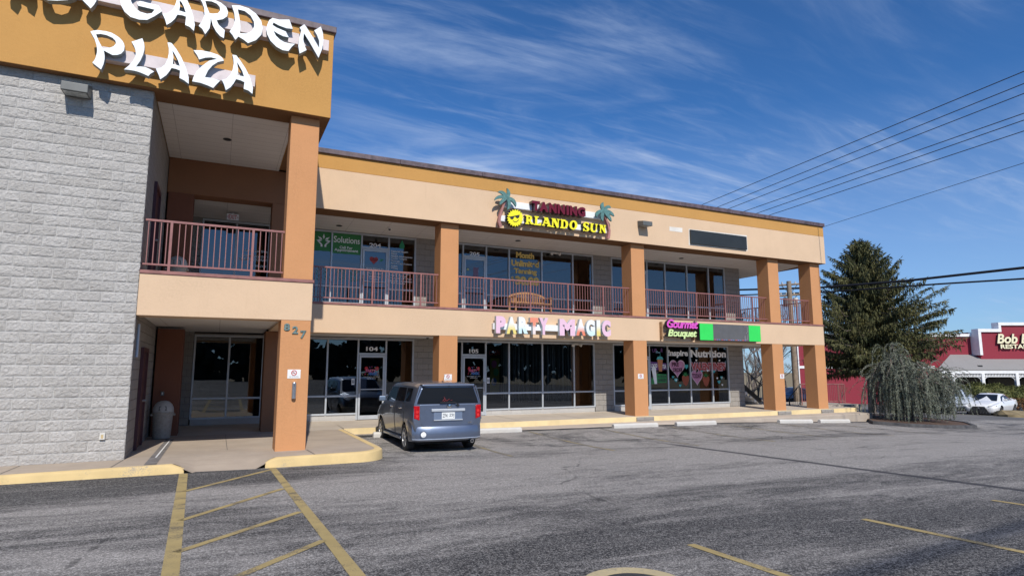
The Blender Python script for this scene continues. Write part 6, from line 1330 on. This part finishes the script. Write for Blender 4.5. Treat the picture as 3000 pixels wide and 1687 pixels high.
# weeping blue cedar: arching limbs with hanging curtains
def weeping(x, y):
    rnd = random.Random(8); z0 = g(x, y)+0.12
    t = thing('weeping_cedar', 'low blue grey weeping cedar drooping over the planting bed at the lot end', 'shrub', (x, y, z0))
    sr = Vector((math.sin(R(64.3)), -math.cos(R(64.3)), 0)); sf = Vector((math.cos(R(64.3)), math.sin(R(64.3)), 0))
    br = MB(); mb = MB()
    def needle(p, d, L_, wd):
        e = d.cross(Vector((rnd.random()-.5, rnd.random()-.5, rnd.random()-.5))).normalized()*wd
        mb.add([p-e, p+d*L_, p+e], [(0, 1, 2)])
    def rope(pts, r):
        br.tube(pts, .006, 3, 0, .003)
        for i in range(len(pts)-1):
            d = (pts[i+1]-pts[i]).normalized(); a = d.orthogonal().normalized(); b2 = d.cross(a)
            rr = r*(1-.45*i/len(pts))
            for _ in range(7):
                th = rnd.uniform(0, 6.28); o = (a*math.cos(th)+b2*math.sin(th)); p = pts[i].lerp(pts[i+1], rnd.random())
                needle(p, (o+d*rnd.uniform(.5, 1.6)).normalized(), rr*rnd.uniform(.9, 1.7), rnd.uniform(.007, .014))
    def fall(p, d, ln, r, grav=.16):
        pts = [p.copy()]; q = p.copy(); d = d.copy()
        for j in range(max(4, int(ln/.08))):
            d.z -= grav; d.x = d.x*.95+rnd.uniform(-.06, .06); d.y = d.y*.95+rnd.uniform(-.06, .06)
            q = q+d.normalized()*.08
            if q.z < .02: break
            pts.append(q.copy())
        if len(pts) > 2: rope(pts, r)
    limbs = []
    for i in range(46):
        a = i*2.4+rnd.uniform(-.3, .3); cu, cv = math.cos(a), math.sin(a)
        tier = i % 4
        ru = (1.75 if cu < 0 else 2.45)*rnd.uniform(.55, 1.0); rv = 1.7*rnd.uniform(.45, 1.0)
        top = (2.75-.55*cu if tier == 0 else 2.3-.45*cu if tier == 1 else 1.9 if tier == 2 else 1.25)*rnd.uniform(.8, 1.12)
        base = Vector((0, 0, 0))-sr*.35
        P = []
        for k in range(10):
            u = k/9; P.append(base*(1-u)+sr*(cu*ru*u)+sf*(cv*rv*u)+Vector((rnd.uniform(-.05, .05), rnd.uniform(-.05, .05), .15+top*math.sin(min(1, u*1.35)*math.pi/2)-.9*max(0, u-.62)*top)))
        br.tube(P, .045, 5, 0, .010); limbs.append(P)
        rope(P[3:], .10)
        for k in range(3, 10):
            for _ in range(2 if k < 6 else 3):
                an = rnd.uniform(0, 6.28); sp = rnd.uniform(.15, .7)
                p = P[k-1].lerp(P[k], rnd.random())
                fall(p, Vector((math.cos(an)*sp, math.sin(an)*sp, rnd.uniform(.0, .45))), rnd.uniform(.35, 1.2)*max(.4, p.z), rnd.uniform(.055, .10))
    # the leader that arches over at the top left, and stray whips
    top = -sr*.95+Vector((0, 0, 2.6))
    for k in range(3):
        fall(top+Vector((rnd.uniform(-.2, .2), rnd.uniform(-.2, .2), 0)), (sr*rnd.uniform(.3, .8)+Vector((0, 0, 1.1))), 2.0, .08, .11)
    fall(top, -sr*.25+Vector((0, 0, 1.1)), 1.9, .09, .10)
    br.tube([Vector((0, 0, .2)), -sr*.6+Vector((0, 0, 1.5)), top], .05, 5, 0, .02)
    for _ in range(46):
        a = rnd.uniform(0, 6.28); P = rnd.choice(limbs); p = P[rnd.choice((6, 7, 8))]
        d = (Vector((p.x, p.y, 0)).normalized()*rnd.uniform(.4, 1)+Vector((0, 0, rnd.uniform(.3, 1.0))))
        fall(p, d, rnd.uniform(.7, 1.7), .05, .085)
    br.tube([(0, 0, -.2), (.1, 0, .8), (0, .1, 1.6)], .11, 8, 0, .05)
    mb.build('foliage', M['cedar'], t, local=True); br.build('limbs', M['bark'], t, local=True)
weeping(27.55, 16.85)
# bare winter trees
def bare_tree(name, label, x, y, H, seed, group, dz=0.0, mat=None, depth=6, cat='tree'):
    rnd = random.Random(seed); t = thing(name, label, cat, (x, y, g(x, y)+dz), 0, group)
    tr = MB(); tw = MB()
    def grow(p, d, L_, r, k):
        pts = [p.copy()]; q = p.copy(); dd = d.copy()
        for i in range(4):
            dd = (dd+Vector((rnd.uniform(-.22, .22), rnd.uniform(-.22, .22), rnd.uniform(-.05, .16)))).normalized(); q = q+dd*L_/4; pts.append(q.copy())
        (tr if k < 2 else tw).tube(pts, r, 6 if k < 2 else 3, 0, r*.62)
        if k >= depth: return
        for i in range(rnd.choice((2, 3, 3)) if k < 4 else 3):
            b = pts[rnd.choice((2, 3, 4))] if i else pts[4]
            nd = (dd+Vector((rnd.uniform(-1, 1), rnd.uniform(-1, 1), rnd.uniform(-.35, .65)))*.85).normalized()
            grow(b, nd, L_*rnd.uniform(.62, .80), r*.6, k+1)
    grow(Vector((0, 0, -.1)), Vector((rnd.uniform(-.06, .06), rnd.uniform(-.06, .06), 1)), H*.30, H*.018, 0)
    tr.build('trunk', M['bark'], t, local=True); tw.build('crown', mat or M['twig'], t, local=True)
    return t
def lat(r, D): p = Vector((math.cos(R(64.3)), math.sin(R(64.3)), 0))*D+Vector((math.sin(R(64.3)), -math.cos(R(64.3)), 0))*r*D; return p.x, p.y
bt = [bare_tree('bare_tree', 'leafless grey tree behind the stair at the plaza end', *lat(.372, 47), 9.5, 31, 'leafless trees behind the plaza'),
      bare_tree('bare_tree', 'leafless tree right of the stair behind the plaza', *lat(.407, 52), 11, 33, 'leafless trees behind the plaza')]
for r_, D, ro, s, lab in ((.385, 43, 2.1, .50, 'low leafless bushy tree just behind the stair rail'), (.360, 45, 5.1, .6, 'small leafless tree at the left of the stair gap'), (.398, 46, 1.1, .48, 'low leafless bush at the right of the stair gap'), (.445, 56, .7, .7, 'leafless tree left of the utility pole foot'), (.39, 62, 3.1, 1.2, 'farthest leafless tree behind the plaza'), (.425, 60, 4.4, .8, 'far leafless tree behind the first open pillar gap'), (.377, 56, 2.6, .9, 'leafless tree filling the stair gap')):
    x, y = lat(r_, D); copy_tree(bt[0], (x, y, g(x, y)), ro, lab, scale=(s*1.1, s*1.1, s))
# trees and a low building behind the camera, which the lower shop windows mirror
refl = []
for i, (x, y, s, r) in enumerate(((-24, -46, 1.0, .3), (-14, -52, 1.15, 1.6), (-4, -47, .95, 2.9), (8, -50, 1.1, 4.0), (20, -46, 1.2, 5.2), (32, -52, 1.0, .9), (45, -47, 1.1, 2.2), (-36, -50, 1.1, 3.3), (60, -50, 1.2, 1.2))):
    copy_tree(bt[i % 2], (x, y, -1.4), r, 'leafless tree across the street behind the viewer', scale=(s, s, s))['group'] = 'leafless trees across the street'
mb = MB(); rnd = random.Random(77)
for i in range(5200):
    x = rnd.uniform(-75, 95); y = -47+rnd.uniform(-2.5, 2.5); top = 5.4+1.9*noise.noise(Vector((x*.11, 0, 0)))+1.3*noise.noise(Vector((x*.4, 3, 0))); z = rnd.random()**.8*top-1.6
    d = Vector((rnd.uniform(-1, 1), rnd.uniform(-.4, .4), rnd.uniform(-.6, 1))).normalized(); e = d.cross(Vector((0, 1, 0))).normalized()*rnd.uniform(.25, .55); L_ = rnd.uniform(.6, 1.6); p = Vector((x, y, z))
    mb.add([p-e, p+d*L_*.5-e*1.3, p+d*L_, p+d*L_*.5+e*1.3, p+e], [(0, 1, 2, 3, 4)])
tag(mb.build('far_wood', leaf_mat('dark_wood', (0.012, 0.016, 0.010), (0.035, 0.038, 0.022), .4)), 'dark evergreen wood across the street behind the viewer', 'wood', kind='stuff')
# clipped bushes along the restaurant porch
def leafball(name, label, cat, loc, rx, ry, rz, mat, seed, n=900, group=None, core=True):
    rnd = random.Random(seed); mb = MB()
    for i in range(n):
        u = rnd.uniform(-.35, 1); a = rnd.uniform(0, 6.283); c = math.sqrt(max(0, 1-u*u)); nrm = Vector((c*math.cos(a), c*math.sin(a), u))
        k = 1+0.10*noise.noise(nrm*2.6+Vector((seed, 0, 0)))+rnd.uniform(-.14, .03)
        p = Vector((nrm.x*rx*k, nrm.y*ry*k, max(-.1, nrm.z*rz*k)+rz*.35))
        d = (nrm+Vector((rnd.uniform(-1, 1), rnd.uniform(-1, 1), rnd.uniform(-1, 1)))*.8).normalized(); e = d.cross(Vector((rnd.random()-.5, rnd.random()-.5, rnd.random()))).normalized()*.05
        mb.add([p-e, p+d*.13, p+e], [(0, 1, 2)])
    if core: mb.lathe([(0, -.1), (rx*.80, 0), (rx*.86, rz*.4), (rx*.74, rz*.85), (rx*.4, rz*1.15), (0, rz*1.22)], n=14)
    o = mb.build(name, mat, local=True); o.location = loc; return tag(o, label, cat, group)
def at(lat, D, z): p = fh*D+rt*lat; return Vector((p.x, p.y, z))
for i, (lat, s, lab) in enumerate(((39.6, .95, 'leftmost round clipped bush, behind the silver vehicle'), (41.3, 1.12, 'large round clipped bush in front of the middle porch post'), (43.0, 1.05, 'round clipped bush above the hood of the white sedan'), (44.4, .9, 'round clipped bush above the roof of the white sedan'), (45.7, .95, 'rightmost round clipped bush at the picture edge'))):
    leafball('clipped_bush', lab, 'bush', at(lat, 54.6, -2.75), 1.15*s, 1.0*s, 1.05*s, M['bush'], 40+i, 1500, 'clipped bushes along the porch')
mb = MB(); rnd = random.Random(9)
for i in range(2600):
    lat = rnd.uniform(38.5, 49); D = 53.3+rnd.uniform(-.5, .4); p = at(lat, D, -3.4+rnd.random()*.95)
    d = Vector((rnd.uniform(-1, 1), rnd.uniform(-1, 1), rnd.uniform(-.2, 1))).normalized(); e = d.orthogonal().normalized()*.04; mb.add([p-e, p+d*.16, p+e], [(0, 1, 2)])
tag(mb.build('brown_hedge', M['brownhedge']), 'low brown winter hedge below the round clipped bushes', 'hedge')
for lat, D, lab in ((27.9, 52, 'brown leafless shrub against the red wall near the last pillar'), (29.8, 52, 'brown leafless shrub against the red wall right of the ramp rail'), (32.2, 50, 'brown leafless shrub against the red wall behind the spruce')):
    p = at(lat, D, 0); bare_tree('bare_shrub', lab, p.x, p.y, 2.4, int(lat*10), 'leafless shrubs by the red wall', 0, plain('brown_twigs', (0.15, 0.09, 0.06), 0.9), 4, 'shrub')
# ------------------------------------------------------------------ red restaurant, front parallel to rt
RB = thing('restaurant', 'red sided restaurant with stepped white trimmed front and grey porch roof', 'building', (0, 0, 0))
O_ = fh*58
def rm(mb, name, mats, parent=RB, bevel=0):
    # local x = lateral, y = towards the building, z up
    mb.v = [tuple(Vector((0, 0, 0))+rt*x+fh*(58+y)+Vector((0, 0, z))) for x, y, z in mb.v]
    uvfix = list(mb.v)
    return mb.build(name, mats, parent, bevel=bevel)
GZ = -3.62
mb = MB(); pl4 = [(27.05, 0), (44.45, 0), (44.45, 14), (32.2, 12)]; mb.add([(a, b, GZ) for a, b in pl4]+[(a, b, 3.10) for a, b in pl4], [(0, 1, 5, 4), (1, 2, 6, 5), (2, 3, 7, 6), (3, 0, 4, 7), (4, 5, 6, 7)]); rm(mb, 'wall', M['red'])
mb = MB(); mb.box(43.80, 62, -0.9, 14, GZ, 3.52); mb.box(45.75, 62, -0.9, -.3, 3.52, 4.16); rm(mb, 'wall', M['red'])
mb = MB(); mb.box(26.95, 27.18, -.08, .1, GZ, 3.1); mb.box(27.18, 40, -.06, .0, .10, .34); mb.box(26.95, 43.9, -.15, .2, 3.10, 3.36)
mb.box(43.66, 43.92, -1.05, .2, 1.33, 3.50); mb.box(43.66, 45.85, -1.06, -.2, 3.48, 3.78); mb.box(45.62, 45.86, -1.05, -.2, 3.78, 4.12); mb.box(45.62, 62, -1.06, -.2, 4.10, 4.38)
rm(mb, 'trim', M['white'])
mb = MB()
mb.add([(38.2, -2.9, .0), (62, -2.9, .0), (62, .0, 1.40), (41.6, .0, 1.40), (38.2, -2.9, -.08), (62, -2.9, -.08)], [(0, 1, 2, 3), (4, 5, 1, 0)])
mb.add([(38.2, -2.9, .0), (41.6, 0, 1.40), (41.6, 0, .0)], [(0, 1, 2)])
rm(mb, 'porch_roof', M['metalroof'])
PX_ = (39.6, 42.28, 45.35, 48.5)
mb = MB(); mb.box(38.6, 62, -2.9, -2.7, -.36, -.10)
x = 38.7
while x < 54:
    mb.box(x, x+.06, -2.83, -2.78, -.60, -.36); x += .135
mb.box(38.6, 54, -2.86, -2.75, -.66, -.60)
rm(mb, 'porch_frieze', M['white'])
for x in PX_:
    mb = MB(); mb.box(x-.13, x+.13, -2.93, -2.67, GZ, -.36); rm(mb, 'porch_post', M['white'])
    for s_ in (-1, 1):
        mb = MB(); mb.tube([(x+s_*(.13+.45*(1-math.cos(a))), -2.8, -.66-.45*(1-math.sin(a))) for a in [i*math.pi/12 for i in range(7)]], .035, 5); rm(mb, 'porch_bracket', M['white'])
mb = MB(); mb.box(39.5, 62, -.97, -.92, GZ, -.1); rm(mb, 'porch_windows', plain('dark_porch_glass', (0.012, 0.012, 0.014), 0.08))
mb = MB(); mb.box(42.4, 42.72, -2.4, -2.1, .20, .38); rm(mb, 'roof_lamp', M['black'])
RS = thing('restaurant_sign', 'cream script sign on the red restaurant front, cut off by the picture edge', 'sign', (0, 0, 0))
mb = MB(); put_text(mb, 'Bob Evans', 45.28, 50.2, 2.40, 3.30, -1.15, .14, 0, 1, .03, .2); rm(mb, 'script_word', [M['cream'], M['darkgrey']], RS)
mb = MB(); put_text(mb, 'RESTAURANT', 45.55, 50.2, 1.92, 2.33, -1.15, .14, 0, 1, .03); rm(mb, 'block_word', [M['cream'], M['darkgrey']], RS)
t = thing('roof_vent', 'small white dish and stand on the red restaurant roof', 'roof vent', tuple(at(43.85, 60, 3.2)))
mb = MB(); mb.tube([(-.12, 0, 0), (0, 0, .35), (.12, 0, 0)], .02, 5); mb.cyl((0, 0, .3), (0, 0, .5), .02, n=6); mb.lathe([(0, .52), (.14, .56), (.16, .62)], n=12); mb.build('stand', M['white'], t, local=True)
# ------------------------------------------------------------------ utility pole, wires and cables
px, py = 28.9, 23.85; pz = g(px, py)
t = thing('utility_pole', 'tall weathered timber utility pole with crossarms behind the last pillars', 'utility pole', (px, py, pz))
ht = 4.94-pz
mb = MB(); mb.cyl((.03, 0, -.2), (-.06, 0, ht), .17, .125, 14); mb.build('pole', M['pole_wood'], t, local=True)
def arm(z, a, b):
    mb = MB(); d = rt*1.0+fh*-.25; d.normalize(); p0 = d*a; p1 = d*b
    mb.cyl((p0.x, p0.y, z), (p1.x, p1.y, z+.06), .055, n=6); c = mb.build('crossarm', M['pole_wood'], t, local=True)
    for k in (a+.06, a+.35, b-.35, b-.06):
        q = d*k; mb = MB(); mb.lathe([(.03, 0), (.045, .05), (.03, .08), (.045, .11), (0, .13)], (q.x, q.y, z+.07), 10); mb.build('insulator', M['offwhite'], c, local=True)
    mb = MB(); mb.tube([(p0.x*.6, p0.y*.6, z), (0, 0, z-.5)], .02, 5); mb.tube([(p1.x*.6, p1.y*.6, z), (0, 0, z-.5)], .02, 5); mb.build('brace', M['darkgrey'], t, local=True)
arm(4.72-pz, -.75, .65); arm(4.12-pz, -.55, .55)
for s in (-1, 1):
    q = rt*s*.28; mb = MB(); mb.cyl((q.x, q.y, 3.5-pz), (q.x, q.y, 4.0-pz), .13, n=14); mb.build('transformer', M['offwhite'] if s > 0 else M['bronze'], t, local=True)
mb = MB(); mb.cyl((.24, 0, -.1), (.20, 0, ht*.62), .05, n=8); mb.build('shaded_edge', plain('dark_navy_shade', (0.02, 0.022, 0.04), 0.6), t, local=True)  # dark navy cylinder standing in for the pole's shaded edge
def wire(name, label, cat, a, b, r, sag, group, n=40, m=None):
    a = Vector(a); b = Vector(b); pts = []
    for i in range(n+1):
        u = i/n; p = a.lerp(b, u); p.z -= 4*sag*u*(1-u); pts.append(p)
    mb = MB(); mb.tube(pts, r, 6); return tag(mb.build(name, m or M['black']), label, cat, group)
WIREM = plain('grey_wire', (0.05, 0.055, 0.07), 0.5, 0.3)
for i, (a, b, lab) in enumerate((((25.2, 26.7, 9.6), (23.1, 9.6, 9.6), 'uppermost thin overhead wire crossing the sky at the right'), ((26.4, 26.6, 9.6), (24.1, 10.0, 9.6), 'second thin overhead wire from the top'), ((27.3, 26.7, 9.6), (25.0, 10.5, 9.6), 'third thin overhead wire from the top'),
        ((26.5, 24.6, 8.9), (25.0, 10.5, 8.9), 'fourth thin overhead wire from the top'), ((27.5, 24.7, 8.9), (25.7, 10.8, 8.9), 'fifth thin overhead wire from the top'), ((28.5, 24.7, 8.9), (26.9, 11.4, 8.9), 'sixth thin overhead wire from the top'), ((30.5, 22.7, 8.0), (28.0, 12.0, 8.0), 'lowest and faintest thin overhead wire, reaching the roof corner'))):
    A_ = Vector(a); B_ = Vector(b); d = (B_-A_).normalized()
    wire('overhead_wire', lab, 'wire', A_-d*45, B_+d*26, .016 if i < 6 else .011, 0.0, 'thin overhead wires', 30, WIREM)
CABM = plain('black_cable_sheath', (0.012, 0.012, 0.016), 0.7)
for pts, r, lab in (([(31.6, 50, 6.0), (31.9, 36, 5.55), (32, 30.53, 5.42), (32, 27.0, 5.07), (32, 24.19, 4.81), (32, 19.26, 4.56), (32, 14.11, 4.47), (32, 8, 4.6), (32, -10, 5.6)], .062, 'upper thick black cable crossing in front of the spruce'),
                    ([(31.6, 50, 5.5), (31.9, 36, 5.1), (32, 30.53, 5.05), (32, 26.5, 4.72), (32, 24.2, 4.52), (32, 17.79, 4.20), (32, 14.11, 3.98), (32, 8, 4.1), (32, -10, 5.1)], .042, 'lower thinner black cable crossing in front of the spruce')):
    mb = MB(); mb.tube(pts, r, 8); tag(mb.build('overhead_cable', CABM), lab, 'cable', 'thick black overhead cables')
# unseen cables added behind the viewer to cast the soft bands on the lot
for y, z in ((-14.8, 16.2), (-15.3, 16.0), (-16.0, 16.1)):
    wire('overhead_cable', 'added unseen cable behind the viewer that casts a shadow band', 'cable', (-30, y-3.5, z), (60, y+5.5, z), .05, .6, 'added shadow casting cables', 30, CABM)
# ------------------------------------------------------------------ stairs at the open end, ramp rail
ST = thing('outdoor_stair', 'dark steel outdoor stair with pale concrete steps at the open plaza end', 'stair', (22.5, 21.6, -1.62))
mb = MB()
for i in range(9):
    x = 23.30-i*.28; z = -1.62+.19*(i+1); mb.box(x-.28, x, 21.35, 22.45, z-.10, z); 
    if i < 2: mb.box(x-.02, x+.0, 21.35, 22.45, z-.19, z-.10)
mb.build('tread', M['white'], ST)
for yy in (21.30, 22.50):
    mb = MB(); mb.add([(23.42, yy, -1.66), (23.42, yy, -1.40), (20.8, yy, .38), (20.8, yy, .12)], [(0, 1, 2, 3)]); mb.add([(23.42, yy+.03, -1.66), (23.42, yy+.03, -1.40), (20.8, yy+.03, .38), (20.8, yy+.03, .12)], [(3, 2, 1, 0)]); mb.build('stringer', M['black'], ST)
def stair_rail(x0, z0, x1, z1, y):
    mb = MB(); mb.tube([(x0, y, z0+.9), (x1, y, z1+.9)], .024, 6); mb.tube([(x0, y, z0+.12), (x1, y, z1+.12)], .018, 6)
    n = 16
    for i in range(n+1):
        x = x0+(x1-x0)*i/n; z = z0+(z1-z0)*i/n; mb.cyl((x, y, z+.12-(.3 if i % 5 == 0 else 0)), (x, y, z+.9), .018 if i % 5 == 0 else .008, n=5, caps=False)
    return mb.build('stair_rail', M['black'], ST)
stair_rail(23.50, -1.66, 20.8, .16, 21.28); stair_rail(23.50, -1.66, 20.8, .16, 22.52)
mb = MB(); mb.add([(20.8, 22.7, .12), (24.1, 22.7, 1.80), (24.1, 23.9, 1.80), (20.8, 23.9, .12)], [(0, 3, 2, 1)]); mb.add([(20.8, 22.7, .36), (24.1, 22.7, 2.0), (24.1, 23.9, 2.0), (20.8, 23.9, .36)], [(0, 1, 2, 3)])
mb.add([(20.8, 22.7, .12), (24.1, 22.7, 1.80), (24.1, 22.7, 2.05), (20.8, 22.7, .42)], [(0, 1, 2, 3)])
for i in range(9): mb.box(20.9+i*.36, 20.9+i*.36+.30, 22.72, 23.88, .10+i*.185-.06, .10+i*.185+.02)
mb.build('upper_flight', M['black'], ST)
stair_rail(20.8, .3, 24.1, 2.0, 22.68)
mb = MB(); mb.box(20.0, 20.9, 21.3, 23.9, .10, .20); mb.build('landing', M['darkgrey'], ST)
mb = MB(); mb.box(24.0, 24.12, 21.2, 21.32, -1.66, 1.1); o = mb.build('post', M['rail'], ST)
def ground_rail(x0, x1, y, zb0, zb1, posts, label, mat):
    t = thing('ramp_railing', label, 'railing', ((x0+x1)/2, y, zb0), 0, 'ground level ramp railings')
    def z(x): return zb0+(zb1-zb0)*(x-x0)/(x1-x0)
    mb = MB(); mb.tube([(x0, y, z(x0)+.98), (x1, y, z(x1)+.98)], .026, 6); mb.build('top_rail', mat, t)
    mb = MB(); mb.tube([(x0, y, z(x0)+.16), (x1, y, z(x1)+.16)], .022, 6); mb.build('bottom_rail', mat, t)
    for p in posts: mb = MB(); mb.cyl((p, y, z(p)-.05), (p, y, z(p)+.98), .026, n=6); mb.build('post', mat, t)
    x = x0+.1
    while x < x1: mb = MB(); mb.cyl((x, y, z(x)+.16), (x, y, z(x)+.98), .009, n=5, caps=False); mb.build('baluster', mat, t); x += .125
ground_rail(24.9, 28.0, 20.3, -1.66, -1.70, (24.95, 27.55, 28.0), 'maroon ramp railing right of the last pillar', M['rail'])
ground_rail(24.05, 24.9, 20.3, -2.35, -1.66, (24.1, 24.85), 'dark sloping ramp railing seen between the last two pillars', M['black'])
mb = MB(); mb.box(24.9, 28.2, 19.6, 22.5, -2.5, -1.66); mb.build('ramp', M['walk'], kind='structure')
